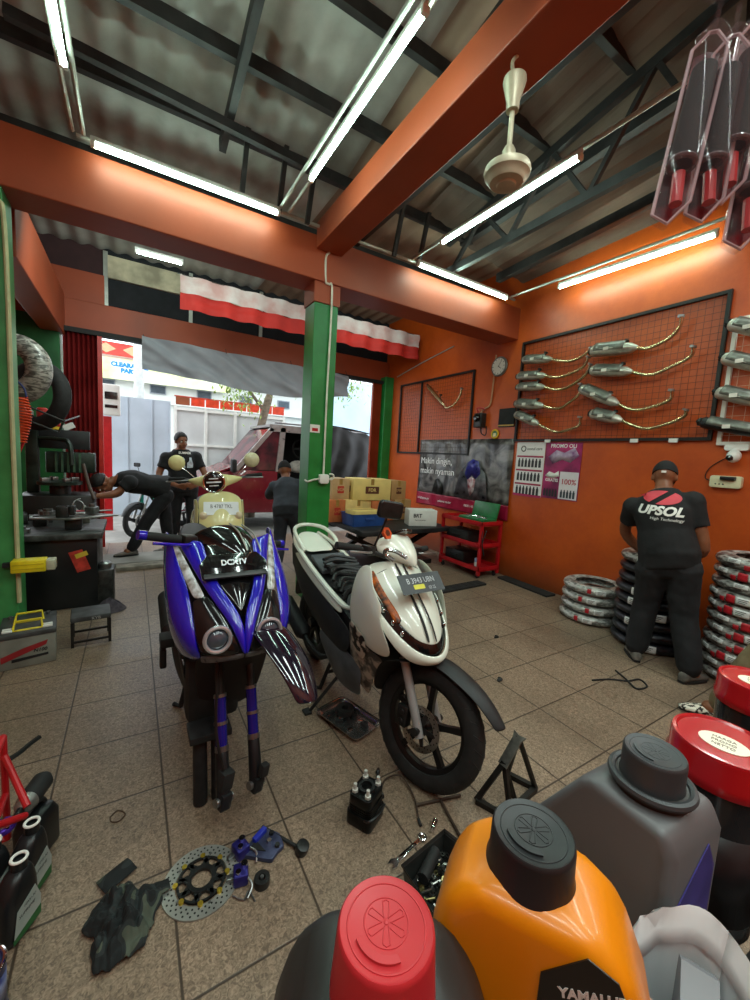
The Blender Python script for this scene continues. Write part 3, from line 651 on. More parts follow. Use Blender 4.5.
    br = B(Mp).prism([(-.135, .02), (-.13, -.05), (.13, -.05), (.135, .02), (.10, .065), (-.10, .065)], -.004, .004).build('plate_bracket', glossk, o, bev=.002)
    B(Mp).box((0, -.042, .008), (.25, .022, .012)).build('bracket_rail', dsteel, br, bev=.003)
    text('DCXTV', .036, mat('silver_decal', 'c4c7ca', .3, .5), 'decal_lettering', br, Mp @ TR(0, .02, .0046), sx=.85, bold=.0015)
    # back end
    wheel(o, (-1.26, 0, .262+dz), .262, .09, 5, 'rear_wheel')
    B(D).box((-1.05, .12, .30), (.42, .09, .13)).box((-.80, .02, .33), (.2, .24, .16)).build('engine', dsteel, o, bev=.02)
    b = B(D); b.tube(curve([(-.80, -.08, .25), (-.9, -.13, .2), (-1.05, -.155, .23), (-1.12, -.16, .26)], 5), .016, 8); b.tube([(-1.08, -.16, .25), (-1.12, -.16, .265), (-1.48, -.165, .36), (-1.5, -.165, .366)], [.03, .06, .055, .03], 16); b.build('exhaust', kplas, o)
    B(D).box((-.66, -.215, .42), (.10, .07, .05)).box((-.66, -.235, .33), (.06, .03, .1)).build('footrest', matte, o, bev=.008)
    b = B()
    for s in (-1, 1): b.tube([(-.78, s*.08, .3), (-.80, s*.14, .012), (-.84, s*.17, .012)], .013, 8)
    b.build('centre_stand', matte, o)
    # prop holding the nose up: two short dark uprights under the frame
    b = B()
    for y in (-.13, -.06): b.cyl((-.10, y, 0), (-.14, y, .30), .028, n=14)
    b.box((-.13, -.095, .30), (.12, .16, .03)); b.build('support_leg', kplas, o, bev=.004)
    B(D).box((-.30, -.06, .35), (.14, .22, .30)).build('frame_cover', matte, o, bev=.03)
    sheet([[(-1.53, 0, .82), (-1.5, .085, .81)], [(-1.58, 0, .77), (-1.54, .09, .77)], [(-1.55, 0, .70), (-1.52, .08, .71)]], mat('red_lens', '8e1010'), 'tail_lamp', o, thick=.006, S=D)
    return o
blue_scooter()
# ---------------------------------------------------------------- people
skinm = mat('brown_skin', '7a4a30', .5, var=.12, scale=12)
hairm = mat('black_hair', '120f0e', .6, var=.3, scale=60, bump=.4, bscale=140)
teek = mat('black_cotton', '0b0b0d', .85, var=.25, scale=7, bump=.15, bscale=40)
greyshirt = mat('faded_navy_jacket', '2c3038', .85, var=.25, scale=8, bump=.15, bscale=40)
trous = mat('black_trousers', '0b0b0f', .85, var=.3, scale=6, bump=.15, bscale=40)
khaki = mat('khaki_cloth', '75694d', .85, var=.2, scale=6, bump=.15, bscale=40)
shoem = mat('grey_shoe', '5d5750', .7, var=.4, scale=18)
eyew = mat('eye_white', 'd9d2c8', .3, var=0); eyed = mat('eye_dark', '150e0a', .2, var=0); lipm = mat('lips', '6a3529', .5, var=.05)
def ering(c, right, fwd, rx, ry, n=20):
    return [Vector(c)+right*math.cos(2*PI*k/n)*rx+fwd*math.sin(2*PI*k/n)*ry for k in range(n)]
def limb(b, pts, rs):
    P = curve(pts, 5); k = len(P); R = []
    for i in range(k):
        t = i/(k-1)*(len(rs)-1); j = min(int(t), len(rs)-2); R.append(rs[j]+(rs[j+1]-rs[j])*(t-j))
    b.tube(P, R, 14)
    for p, r in ((P[0], R[0]), (P[-1], R[-1])): b.ell(p, r*.98, 12, 8)
def hand(b, w, d, n, side, curl=.5):
    """palm and five separate fingers at wrist w, pointing along d, palm facing n"""
    d = Vector(d).normalized(); n = Vector(n); n = (n-d*n.dot(d)).normalized(); s = d.cross(n)*side
    b.rings([[w+d*a+s*(x*wd)+n*(z*th) for x, z in ((-.5, -.5), (.5, -.5), (.6, 0), (.5, .5), (-.5, .5), (-.6, 0))] for a, wd, th in ((-.02, .045, .034), (.02, .062, .032), (.06, .078, .028), (.092, .076, .022))])
    for k, (o, L) in enumerate(((-.029, .068), (-.010, .078), (.010, .073), (.028, .058))):
        p = w+d*.088+s*o; dr = (d+s*o*2.5).normalized(); pts = [p-dr*.02, p]
        for q, cu in ((.45, curl), (.32, curl*1.3), (.23, curl)):
            ax = dr.cross(n).normalized(); dr = (Matrix.Rotation(cu, 3, ax) @ dr).normalized(); p = p+dr*L*q; pts.append(p)
        b.tube(pts, [.0095, .0095, .009, .008, .0065], 8); b.ell(pts[-1], .0065, 8, 6)
    p = w+d*.025-s*.030; q1 = p+(d*.6-s*.7+n*.25).normalized()*.038; q2 = q1+(d*.9-s*.25+n*.4).normalized()*.032
    b.tube([p+s*.012, p, q1, q2], [.013, .013, .0105, .008], 8); b.ell(q2, .008, 8, 6)
def person(name, label, loc, J, shirt, pants, hair='short', sleeve=.55, cloth_wr=.006, shoe=shoem, legk=1., big=1., curl=.6, barehead=True, seed=1, stretch_hem=.0):
    o = thing(name, label, 'person', loc); O = Vector(loc)
    g = {k: (Vector(v)-O if k not in ('fwd', 'hf', 'tL', 'tR', 'nL', 'nR') else Vector(v).normalized()) for k, v in J.items()}
    up = (g['chest']-g['hip']).normalized(); fwd = g['fwd']; fwd = (fwd-up*fwd.dot(up)).normalized(); rt = fwd.cross(up).normalized()
    hf = g['hf']; hup = (g['head']-g['neck']).normalized(); hup = (hup+V(0, 0, .6)).normalized(); hf = (hf-hup*hf.dot(hup)).normalized(); hr = hf.cross(hup)
    S_ = {'L': g.get('sL', g['chest']-rt*.175*big), 'R': g.get('sR', g['chest']+rt*.175*big)}
    hp = V(0, 0, -1)
    legdir = ((g['kL']+g['kR'])/2-g['hip']).normalized()
    H_ = {'L': g['hip']-rt*.088*big+legdir*.05, 'R': g['hip']+rt*.088*big+legdir*.05}
    mid = g['hip'].lerp(g['chest'], .5)-fwd*.012
    spine = curve([g['hip']+legdir*.10, g['hip'], mid, g['chest'].lerp(mid, .25), g['chest']+up*.05, g['neck']], 4)
    prof = [(.10, .09), (.165, .115), (.148, .105), (.168, .12), (.125, .085), (.058, .058)]
    def torso(b, inf, k0=0, k1=None, mul=1.):
        R = []; n = len(spine); pr = []
        for i, c in enumerate(spine):
            t = i/(n-1)*5; j = min(int(t), 4); a, d = prof[j], prof[j+1]; u = t-j
            R.append(ering(c, rt, fwd, ((a[0]+(d[0]-a[0])*u)*big+inf)*mul, ((a[1]+(d[1]-a[1])*u)*big+inf)*mul))
        b.rings(R[k0:k1])
    # --- body
    b = B(); torso(b, 0)
    b.tube([g['neck']-up*.05, g['neck'], g['head']-hup*.05-hf*.01], [.062, .056, .054], 14)
    hd = g['head']; Rm = Matrix((hr, hf, hup)).transposed()
    b.ell(hd+hup*.025-hf*.008, (.076, .096, .098), 18, 12, Rm)          # skull
    b.ell(hd-hup*.045+hf*.022, (.060, .068, .078), 16, 10, Rm)          # face and jaw
    b.ell(hd-hup*.105+hf*.062, (.026, .022, .020), 10, 8, Rm)           # chin
    b.tube([hd+hup*.015+hf*.088, hd-hup*.02+hf*.104, hd-hup*.034+hf*.096], [.010, .013, .016], 8); b.ell(hd-hup*.032+hf*.103, (.017, .014, .012), 8, 6, Rm)
    for s in (-1, 1):
        b.ell(hd+hr*s*.079-hup*.005-hf*.005, (.010, .02, .032), 10, 8, Rm); b.ell(hd+hr*s*.036+hup*.022+hf*.078, (.024, .014, .010), 8, 6, Rm)
        b.ell(hd+hr*s*.045-hup*.035+hf*.062, (.02, .018, .018), 8, 6, Rm)
    for k in 'LR':
        s = -1 if k == 'L' else 1
        b.ell(S_[k], .062*big, 12, 8)
        limb(b, [S_[k], g['e'+k], g['w'+k]], [.054*big, .047, .042, .040, .029])
        d = (g['w'+k]-g['e'+k]).normalized()
        hd_ = g.get('h'+k); dd = (hd_-g['w'+k]).normalized() if hd_ is not None else d
        hand(b, g['w'+k], dd, g.get('n'+k, fwd), s, curl)
        limb(b, [H_[k], g['k'+k], g['a'+k]], [.082*big, .068, .055, .05, .038])
        b.ell(g['a'+k]+V(0, 0, -.02)+g['t'+k]*.04, (.045, .045, .04), 10, 7)
    body = b.build('body', skinm, o); remesh(body, .0085, 3)
    # --- face
    fb = hd
    for s in (-1, 1):
        e = B().ell(hd+hr*s*.033+hup*.006+hf*.083, (.015, .010, .0085), 10, 8, Rm).build('eye', eyew, o)
        B().ell(hd+hr*s*.033+hup*.006+hf*.0915, (.0065, .004, .0065), 8, 6, Rm).build('iris', eyed, e)
        B().tube(curve([hd+hr*s*.014+hup*.027+hf*.092, hd+hr*s*.034+hup*.033+hf*.089, hd+hr*s*.053+hup*.026+hf*.074], 4), [.003]+[.0048]*6+[.0025]*2, 6).build('eyebrow', hairm, o)
    B().ell(hd-hup*.066+hf*.087, (.024, .008, .008), 12, 6, Rm).build('mouth', lipm, o)
    # --- hair or cap
    if hair == 'short':
        b = B(); rows = []
        for i in range(9):
            th = i/8*1.72; row = []
            for k in range(25):
                a = 2*PI*k/24; cut = 1.0 if math.sin(a) < .25 else 1.0-.42*min(1, (math.sin(a)-.25)/.6)
                t = th*cut; row.append(hd+hup*.025-hf*.008+hr*.082*math.sin(t)*math.cos(a)+hf*.102*math.sin(t)*math.sin(a)+hup*.106*math.cos(t))
            rows.append(row)
        b.grid(rows); hb = b.build('hair', hairm, o, smooth=80, thick=.010, weld=.0008); wrinkle(hb, .004, 60)
    if hair in ('cap', 'cap_back'):
        bd = -1 if hair == 'cap_back' else 1
        R = []
        for i in range(8):
            t = .05+1.62*i/7; R.append([hd+hup*.03-hf*.004+hr*.086*math.sin(t)*math.cos(a)+hf*.106*math.sin(t)*math.sin(a)+hup*.108*math.cos(t) for a in [2*PI*k/24 for k in range(24)]])
        cb = B().rings(R[::-1]).build('cap', teek, o, smooth=80)
        rows = []
        for i in range(5):
            q = i/4; rows.append([hd+hup*(.022-.035*q)+hr*(.08-.012*q*q)*math.cos(a)*1.0+hf*(bd)*((.100)*math.sin(a)+.07*q*math.sin(a)**.7) for a in [PI*(.08+.84*k/12) for k in range(13)]])
        B().grid(rows).build('cap_brim', teek, cb, thick=.005, smooth=80)
        B().ell(hd+hup*.137-hf*.004, (.009, .009, .006), 8, 6, Rm).build('cap_button', teek, cb)
    # --- shirt
    b = B(); n = len(spine); torso(b, .020, 3 if stretch_hem == 0 else 1, n-1)
    if stretch_hem:
        R = [ering(g['hip']+legdir*stretch_hem, rt, fwd, .19*big, .145*big), ering(g['hip'], rt, fwd, .19*big, .14*big), ering(mid, rt, fwd, .175*big, .13*big)]; b.rings(R)
    else:
        b.rings([ering(g['hip']+legdir*.06, rt, fwd, .185*big, .138*big), ering(g['hip']-legdir*.06, rt, fwd, .183*big, .137*big), ering(mid, rt, fwd, .172*big, .128*big)])
    for k in 'LR':
        s, e, w_ = S_[k], g['e'+k], g['w'+k]
        b.ell(s, .078*big, 14, 9)
        if sleeve <= 1: q = s.lerp(e, sleeve); b.tube([s, s.lerp(e, sleeve*.5), q], [.074*big, .074, .076], 14)
        else: q = e.lerp(w_, sleeve-1); limb(b, [s, e, q], [.072*big, .066, .06, .055, .046])
        b.tube([s, g['chest']+up*.03], [.07*big, .075], 14)
    sh = b.build('shirt', shirt, o); remesh(sh, .011, 4); wrinkle(sh, cloth_wr, 9, seed)
    # --- trousers
    b = B(); b.rings([ering(g['hip']-legdir*.04, rt, fwd, .17*big, .125*big), ering(g['hip']+legdir*.05, rt, fwd, .178*big, .13*big), ering(g['hip']+legdir*.12, rt, fwd, .15*big, .11*big)])
    for k in 'LR': limb(b, [H_[k], g['k'+k], g['a'+k]+(g['k'+k]-g['a'+k]).normalized()*.03], [.098*big*legk, .088*legk, .078*legk, .074*legk, .066*legk])
    tr = b.build('trousers', pants, o); remesh(tr, .011, 4); wrinkle(tr, cloth_wr*1.1, 10, seed+3)
    # --- shoes
    for k in 'LR':
        a = g['a'+k]; t = g['t'+k]; t = V(t.x, t.y, 0).normalized(); sd = t.cross(V(0, 0, 1)); z0 = a.z-.075
        R = []
        for x, w_, h in ((-.075, .02, .05), (-.06, .034, .075), (-.01, .038, .085), (.06, .042, .065), (.12, .045, .045), (.165, .036, .034), (.19, .014, .022)):
            c = V(a.x, a.y, z0)+t*x; R.append([c+sd*(w_*math.cos(q))+V(0, 0, h/2+h/2*math.sin(q)) for q in [2*PI*i/14 for i in range(14)]])
        s = B().rings(R).build('shoe', shoe, o, smooth=70)
        R = [[c for c in (V(a.x, a.y, z0)+t*x+sd*y+V(0, 0, z) for x, y in ((-.078, -.02), (-.078, .02), (0, .042), (.12, .049), (.19, .018), (.19, -.018), (.12, -.049), (0, -.042)))] for z in (0, .016)]
        B().rings(R).build('sole', matte, s)
    return o, sh, g
def print_on(sh, parent, name, ob, M, dirv, m, off=.003):
    """press a flat mesh onto a garment along dirv"""
    me = sh.data; bvh = BVHTree.FromPolygons([v.co.copy() for v in me.vertices], [p.vertices[:] for p in me.polygons])
    bm = bmesh.new(); bm.from_mesh(ob.data)
    bmesh.ops.triangulate(bm, faces=bm.faces)
    for _ in range(2):
        es = [e for e in bm.edges if e.calc_length() > .02]
        if es: bmesh.ops.subdivide_edges(bm, edges=es, cuts=1); bmesh.ops.triangulate(bm, faces=[f for f in bm.faces if len(f.verts) > 3])
    d = Vector(dirv).normalized()
    for v in bm.verts:
        p = M @ v.co; h = bvh.ray_cast(p-d*.6, d)
        v.co = h[0]-d*off if h[0] else p
    bm.to_mesh(ob.data); bm.free(); ob.name = name; ob.parent = parent; return ob

# man in the cap at the tyre stacks
fw = V(.93, .30, 0)
o, sh, g = person('person', 'person in black cap and black printed tee, back turned, reaching over a tyre stack', (3.38, 1.28, 0),
    dict(hip=(3.42, 1.34, .80), chest=(3.49, 1.46, 1.22), neck=(3.54, 1.49, 1.345), head=(3.61, 1.52, 1.43), fwd=fw, hf=(.9, .3, -.3),
         eL=(3.56, 1.735, .95), wL=(3.70, 1.64, .79), eR=(3.56, 1.19, .93), wR=(3.70, 1.33, .86), nL=(0, 0, -1), nR=(0, 0, -1),
         kL=(3.44, 1.46, .44), aL=(3.37, 1.46, .08), kR=(3.45, 1.21, .44), aR=(3.36, 1.10, .08), tL=(.75, .6, 0), tR=(.9, -.2, 0)),
    teek, trous, 'cap', big=1.06, seed=2, legk=1.16)
B().box(g['head']-fw*.108+V(0, 0, .045), (.006, .03, .016), RZ(math.atan2(fw.y, fw.x)).to_3x3()).build('cap_logo', whitep, [k for k in kids(o) if k.name.startswith('cap')][0])
bk = g['chest']-fw*.3
Mb = frame(bk+V(0, -.0, .06), V(.30, -.93, 0), (-.95, -.3, .2))
def blobmesh(poly, m):
    b = B(); n = len(poly); b.add([(x, y, 0) for x, y in poly], [tuple(range(n))]); return b.build('t', m, None, smooth=0)
redprint = mat('red_print', 'c23b46', .6, var=.1)
for sg in (-1, 1):
    pts = [(.122*math.cos(2*PI*k/48), .052*math.sin(2*PI*k/48)) for k in range(48)]
    pts = [(x, y) for x, y in pts if sg*(x-.9*y-.5*math.sin(y*40)*.03) > .016]
    gx, gy = sum(q[0] for q in pts)/len(pts), sum(q[1] for q in pts)/len(pts); pts.sort(key=lambda q: math.atan2(q[1]-gy, q[0]-gx))
    print_on(sh, o, 'printed_emblem', blobmesh(pts, redprint), Mb, fw, redprint)
t = text('UPSOL', .092, wtx if 'wtx' in globals() else whitep, 't', shear=.25, sx=1.05, bold=.004, ext=0); print_on(sh, o, 'printed_lettering', t, Mb @ TR(0, -.10, 0), fw, None)
t = text('High Technology', .03, whitep, 't', shear=.2, ext=0); print_on(sh, o, 'printed_lettering', t, Mb @ TR(.05, -.158, 0), fw, None)

# man standing by the opening, facing in
fw2 = V(.16, -.98, 0)
o, sh, g = person('person', 'person in black tee with white and red chest print standing facing in from the street', (.64, 6.45, 0),
    dict(hip=(.64, 6.47, .86), chest=(.61, 6.46, 1.295), neck=(.60, 6.44, 1.43), head=(.60, 6.41, 1.53), fwd=fw2, hf=(.35, -.9, -.12),
         eR=(.32, 6.40, 1.02), wR=(.55, 6.18, .90), eL=(.93, 6.38, 1.02), wL=(.76, 6.17, .91), nL=(-1, -.2, .2), nR=(1, -.2, .2), hR=(.66, 6.12, .91), hL=(.68, 6.11, .92),
         kL=(.75, 6.44, .46), aL=(.76, 6.48, .08), kR=(.53, 6.44, .46), aR=(.52, 6.48, .08), tL=(.3, -1, 0), tR=(-.1, -1, 0)),
    teek, trous, 'short', big=1.14, seed=5)
Mf = frame(g['chest']+fw2*.3+V(.02, 0, -.02), V(.98, .16, 0), fw2)
for nm, pts, m in (('printed_figure', [(-.08, -.12), (-.09, -.05), (-.06, -.02), (-.055, .02), (-.03, .03), (-.01, .0), (-.02, -.04), (.0, -.12)], mat('pale_print', 'b9c3cc', .7, var=.3, scale=30)),
                   ('printed_figure', [(.02, -.12), (.02, -.05), (.05, -.02), (.055, .03), (.085, .03), (.09, -.02), (.11, -.06), (.11, -.12)], mat('pale_print', 'b9c3cc')),
                   ('printed_figure', [(-.12, -.02), (-.12, .05), (-.095, .06), (-.085, .0), (-.10, -.04)], redprint)):
    print_on(sh, o, nm, blobmesh(pts, m), Mf, -fw2, m)
t = text('SUMMER', .045, whitep, 't', ext=0, bold=.001); print_on(sh, o, 'printed_lettering', t, Mf @ TR(0, .09, 0), -fw2, None)

# man bent over the bench
o, sh, g = person('person', 'person in black clothes bent double over the cluttered workbench', (.15, 5.9, .0),
    dict(hip=(.36, 5.92, .86), chest=(-.06, 5.84, 1.0), neck=(-.20, 5.80, 1.0), head=(-.31, 5.77, .965), fwd=(-.25, 0, -.97), hf=(-.6, -.1, -.8),
         eL=(-.18, 5.62, .86), wL=(-.36, 5.50, .84), eR=(-.15, 6.0, .82), wR=(-.34, 5.86, .80), nL=(0, 0, -1), nR=(0, 0, -1),
         kL=(.14, 5.80, .46), aL=(-.02, 5.78, .13), kR=(.38, 5.95, .45), aR=(.42, 6.05, .08), tL=(-1, -.1, 0), tR=(-1, .1, 0)),
    teek, trous, 'short', big=1.1, seed=9)

# man unloading boxes
fw4 = V(.55, .83, 0)
o, sh, g = person('person', 'person in faded navy jacket and dark cap, back turned, lifting boxes behind the green pillar', (1.68, 4.85, 0),
    dict(hip=(1.66, 4.82, .70), chest=(1.71, 4.98, 1.03), neck=(1.72, 5.07, 1.12), head=(1.72, 5.13, 1.215), fwd=fw4, hf=(.5, .8, -.35),
         eR=(1.98, 5.03, .86), wR=(2.12, 5.25, .85), eL=(1.55, 5.22, .88), wL=(1.75, 5.45, .86), nL=(.7, -.3, 0), nR=(-.7, -.3, 0),
         kL=(1.60, 4.88, .38), aL=(1.55, 4.78, .08), kR=(1.84, 4.86, .38), aR=(1.86, 4.80, .08), tL=(.2, 1, 0), tR=(.6, .8, 0)),
    greyshirt, mat('slate_trousers', '23262e', .85, var=.2), 'cap', sleeve=1.85, big=.98, seed=12)

# khaki figure at the right edge of the frame
person('person', 'person in khaki with patterned shoe, only the leg in view behind the red lidded jars', (3.0, .70, 0),
    dict(hip=(3.05, .40, .86), chest=(3.12, .28, 1.22), neck=(3.14, .26, 1.38), head=(3.16, .27, 1.5), fwd=(-.9, .4, 0), hf=(-.9, .3, -.2),
         eL=(3.00, .08, 1.0), wL=(2.95, .02, .8), eR=(3.18, .50, 1.02), wR=(3.02, .52, .88),
         kL=(2.96, .30, .46), aL=(3.05, .22, .08), kR=(2.93, .66, .48), aR=(3.02, .82, .08), tL=(-.8, .3, 0), tR=(-.3, .55, 0)),
    khaki, mat('khaki_trousers', '6d6046', .85, var=.2, bump=.15), 'short', sleeve=1.8, big=1.08, seed=20, stretch_hem=.22,
    shoe=mat('patterned_shoe', '1f1c1a', .7, var=.5, scale=45, col2='d8d0c0', contrast=(.45, .5)))
# ---------------------------------------------------------------- right wall: racks, exhausts, posters
XW = W
def wallM(y, z, out=0.): return frame((XW-out, y, z), (0, -1, 0), (-1, 0, 0))   # local X = right along the wall, Y = up, Z = out of the wall
framek = mat('black_angle_iron', '1f1d1c', .5, .3, var=.2)
wirek = mat('mesh_wire', '4a2412', .5, .3, var=.3)
def rack(y0, y1, z0, z1, fm, wm, label, step=.05, bars=(), fw=.028):
    w_, h = y0-y1, z1-z0
    o = thing('mesh_rack', label, 'wall rack', (XW, (y0+y1)/2, z0)); inv = TR(-XW, -(y0+y1)/2, -z0)
    M = inv @ wallM((y0+y1)/2, (z0+z1)/2)
    b = B(M)
    for s in (-1, 1):
        b.box((s*(w_/2-fw/2), 0, .02), (fw, h, .03)); b.box((0, s*(h/2-fw/2), .02), (w_-2*fw, fw, .03))
    b.build('frame', fm, o)
    for x in bars: B(M).box((x, 0, .02), (fw*.8, h-2*fw, .028)).build('divider', fm, o)
    b = B(M); k = int(w_/step)
    for i in range(1, k): b.cyl((-w_/2+w_*i/k, -h/2, .03), (-w_/2+w_*i/k, h/2, .03), .0017, n=4)
    k = int(h/step)
    for i in range(1, k): b.cyl((-w_/2, -h/2+h*i/k, .033), (w_/2, -h/2+h*i/k, .033), .0017, n=4)
    b.build('wire_mesh', wm, o)
    return o
r1 = rack(3.50, 1.45, 1.76, 2.98, framek, wirek, 'large black framed wire mesh rack holding nine exhausts on the orange wall', .055)
for y in (3.0, 2.05, 1.72): B().box((-.045, y-2.475, .0), (.012, .07, .035)).build('price_tag', whitep, r1)
rack(6.14, 4.30, 1.56, 2.78, framek, wirek, 'far black mesh rack with one bent exhaust, beyond the wall clock', .055, bars=(-.30,))
rack(1.41, .25, 1.72, 2.74, mat('white_frame_paint', 'd5d2c8', .5), mat('pale_wire', 'c9a58c', .5), 'white framed mesh rack at the right edge of the wall', .075)
silencer = mat('brushed_silencer', 'b9b7aa', .3, .55, var=.3, scale=12)
silencerd = mat('dark_silencer_shield', '74756d', .35, .45, var=.3, scale=12)
endm = mat('black_silencer', '1c1d1d', .35, .3, var=.2)
goldp = mat('heat_tinted_pipe', 'cbb88e', .25, 1, var=.25, scale=10)
EXG = 'exhausts hung on the mesh racks'
def exhaust(pts, label, rb=.05, body=silencer, blen=None, pipe=goldp, shield=True):
    """pts: (y, z) along the wall: silencer tail, silencer mouth, then the header pipe"""
    c = V(XW-.11, pts[0][0], pts[0][1])
    o = thing('exhaust', label, 'exhaust', c, 0, EXG)
    P = [V(0, y-c.y, z-c.z) for y, z in pts]
    a, m = P[0], P[1]; d = (m-a).normalized(); L = (m-a).length
    b = B(); b.tube([a, a+d*.012, a+d*.03, a+d*L*.55, a+d*L*.86, a+d*L*.95, m], [rb*.5, rb*.85, rb, rb*1.02, rb*.85, rb*.5, rb*.32], 18, flat=.85)
    sb = b.build('silencer', body, o, smooth=50)
    b = B(); b.tube([a-d*.012, a+d*.004], rb*.62, 16).tube([a-d*.03, a], rb*.26, 12).build('end_cap', endm, sb)
    if shield:
        up = V(-1, 0, 0); side = d.cross(up).normalized()
        rows = []
        for i in range(7):
            t = .12+.66*i/6; r = []
            for k in range(5):
                an = math.radians(-10+25*k); r.append(a+d*L*t+(up*math.cos(an)*.9-side*math.sin(an)*(1 if side.z < 0 else -1))*(rb*1.12))
            rows.append(r)
        B().grid(rows).build('heat_shield', silencerd, sb, thick=.003, smooth=60)
        B().box(a+d*L*.42+up*rb*1.12, (.004, .05, .03)).build('tag', mat('paper_tag', 'd9d5c9', .6), sb)
    q = a+d*L*.72
    B().tube([q, q+V(0, -.02, .065)], .008, 8).tube([q+V(-.02, -.02, .07), q+V(.02, -.02, .07)], .014, 10).build('bracket', dsteel, sb)
    pp = curve([m-d*.03, *P[2:]], 8)
    for i, p_ in enumerate(pp): p_.x += .03*math.sin(PI*i/len(pp))
    pb = B().tube(pp, .0155, 12).build('header_pipe', pipe, o, smooth=60)
    e = P[-1]; t = (P[-1]-P[-2]).normalized()
    B().tube([e-t*.01, e+t*.008], .026, 14).build('flange', steel, pb)
    B().tube([a+d*L*.3, a+d*L*.3+V(.11, 0, 0)], .006, 6).build('hook', dsteel, o)
    return o
E_ = [([(3.4, 2.74), (3.0, 2.68), (2.82, 2.63), (2.67, 2.65), (2.55, 2.71)], 'top short exhaust of the left column on the large mesh rack', .045),
 ([(3.46, 2.55), (3.06, 2.51), (2.92, 2.47), (2.74, 2.50), (2.62, 2.55), (2.57, 2.63)], 'second short exhaust from the top in the left column of the large rack', .045),
 ([(3.45, 2.42), (3.06, 2.38), (2.89, 2.33), (2.73, 2.37), (2.59, 2.46), (2.54, 2.55)], 'middle exhaust of the five in the left column of the large rack', .045),
 ([(3.45, 2.22), (3.05, 2.16), (2.88, 2.12), (2.75, 2.18), (2.64, 2.26), (2.63, 2.36)], 'fourth exhaust down in the left column of the large rack', .05),
 ([(3.44, 2.09), (3.09, 1.95), (2.88, 1.86), (2.7, 1.89), (2.6, 1.93), (2.59, 2.01)], 'bottom exhaust of the left column, sloping down above the calendar', .047),
 ([(2.54, 2.68), (2.09, 2.63), (2.0, 2.61), (1.84, 2.67), (1.77, 2.75), (1.76, 2.83)], 'largest exhaust at the top right of the large rack, pipe rising steeply', .058),
 ([(2.52, 2.48), (2.11, 2.41), (1.96, 2.36), (1.8, 2.41), (1.66, 2.47), (1.64, 2.55)], 'second exhaust in the right column of the large rack, with long thin pipe', .052),
 ([(2.61, 2.31), (2.2, 2.11), (2.07, 2.05), (1.9, 2.07), (1.77, 2.12), (1.76, 2.2)], 'steeply tilted exhaust, third in the right column of the large rack', .052),
 ([(2.47, 2.04), (2.15, 1.95), (1.96, 1.87), (1.79, 1.9), (1.65, 1.96), (1.63, 2.02)], 'bottom exhaust of the right column, above the man in the cap', .052),
 ([(1.41, 2.68), (1.1, 2.52), (1.0, 2.47), (.85, 2.45), (.7, 2.52)], 'topmost exhaust on the white framed rack', .05),
 ([(1.42, 2.42), (1.12, 2.28), (1.0, 2.22), (.85, 2.2), (.7, 2.28)], 'second exhaust down on the white framed rack', .05),
 ([(1.43, 2.15), (1.12, 2.03), (1.0, 1.98), (.85, 1.97), (.7, 2.05)], 'third exhaust down on the white framed rack', .05)]
for pts, lab, rb in E_: exhaust(pts, lab, rb*1.2)
exhaust([(1.51, 1.91), (1.05, 1.79), (.95, 1.75), (.8, 1.76), (.7, 1.85)], 'black exhaust at the bottom of the white framed rack, above the camera', .055, body=endm)
exhaust([(5.25, 2.66), (4.80, 2.30), (4.77, 2.27), (4.62, 2.31), (4.5, 2.42), (4.45, 2.52)], 'lone slim bent exhaust on the far mesh rack', .035, shield=False, body=goldp)

# wall clock
o = thing('wall_clock', 'round white wall clock high on the orange wall under the cross beam', 'clock', (XW, 3.86, 2.75))
M = wallM(0, 0) @ Matrix(); M.translation = V(0, 0, 0)
B(M).lathe([(0, 0), (.125, 0), (.13, .02), (.122, .035), (.112, .03)], 32).build('rim', mat('grey_clock_rim', '6d6d6a', .4), o)
B(M).lathe([(0, .026), (.108, .026), (.108, .034), (0, .034)], 32).build('dial', mat('clock_dial', 'e8e6dc', .5, var=.02), o)
b = B(M)
for k in range(12): b.box((.095*math.sin(PI*k/6), .095*math.cos(PI*k/6), .0355), (.006, .02, .002), RZ(-PI*k/6).to_3x3())
b.build('hour_mark', matte, o)
for a, L, w_ in ((2.2, .055, .008), (.6, .085, .005)):
    B(M).prism([(-w_/2, -.01), (w_/2, -.01), (w_/3, L), (-w_/3, L)], .0355, .037, RZ(-a)).build('hand', matte, o)
# electric meter, conduit, small black sign, badge
o = thing('electric_meter', 'dark electric meter with cables on the wall beside the far mesh rack', 'electric meter', (XW, 4.10, 2.05))
B().box((-.05, 0, 0), (.10, .15, .20)).build('case', mat('meter_black', '232321', .35, var=.3), o, bev=.015)
B().lathe([(0, 0), (.055, 0), (.055, .03), (.03, .05), (0, .052)], 20, TR(-.10, 0, .03) @ RY(-PI/2)).build('dial_cover', smoke, o)
B().box((-.10, .0, .03), (.012, .05, .03)).build('counter', whitep, o)
B().tube(curve([(-.03, .02, .10), (-.03, -.05, .16), (-.02, -.14, .22), (-.02, -.16, .5), (-.02, -.17, .86)], 6), .010, 8).build('conduit', mat('beige_conduit', 'b8906a', .5), o)
B().tube(curve([(-.05, .03, .10), (-.06, .06, .17), (-.05, -.02, .17), (-.04, -.07, .14)], 5), .009, 6).build('red_cable', redp, o)
B().tube(curve([(-.05, -.03, -.10), (-.05, -.05, -.18), (-.04, -.12, -.2), (-.04, -.12, -.08)], 5), .008, 6).build('loose_cable', matte, o)
o = B().box((0, 0, 0), (.02, .26, .24)).build('wall_sign', matte, bev=.004); o.location = (XW-.012, 3.66, 2.07)
tag(o, 'small blank black board on the wall left of the large rack', 'sign')
B().box((-.011, .0, -.10), (.004, .26, .02)).build('border', mat('dull_gold', 'a07a2a', .4), o)
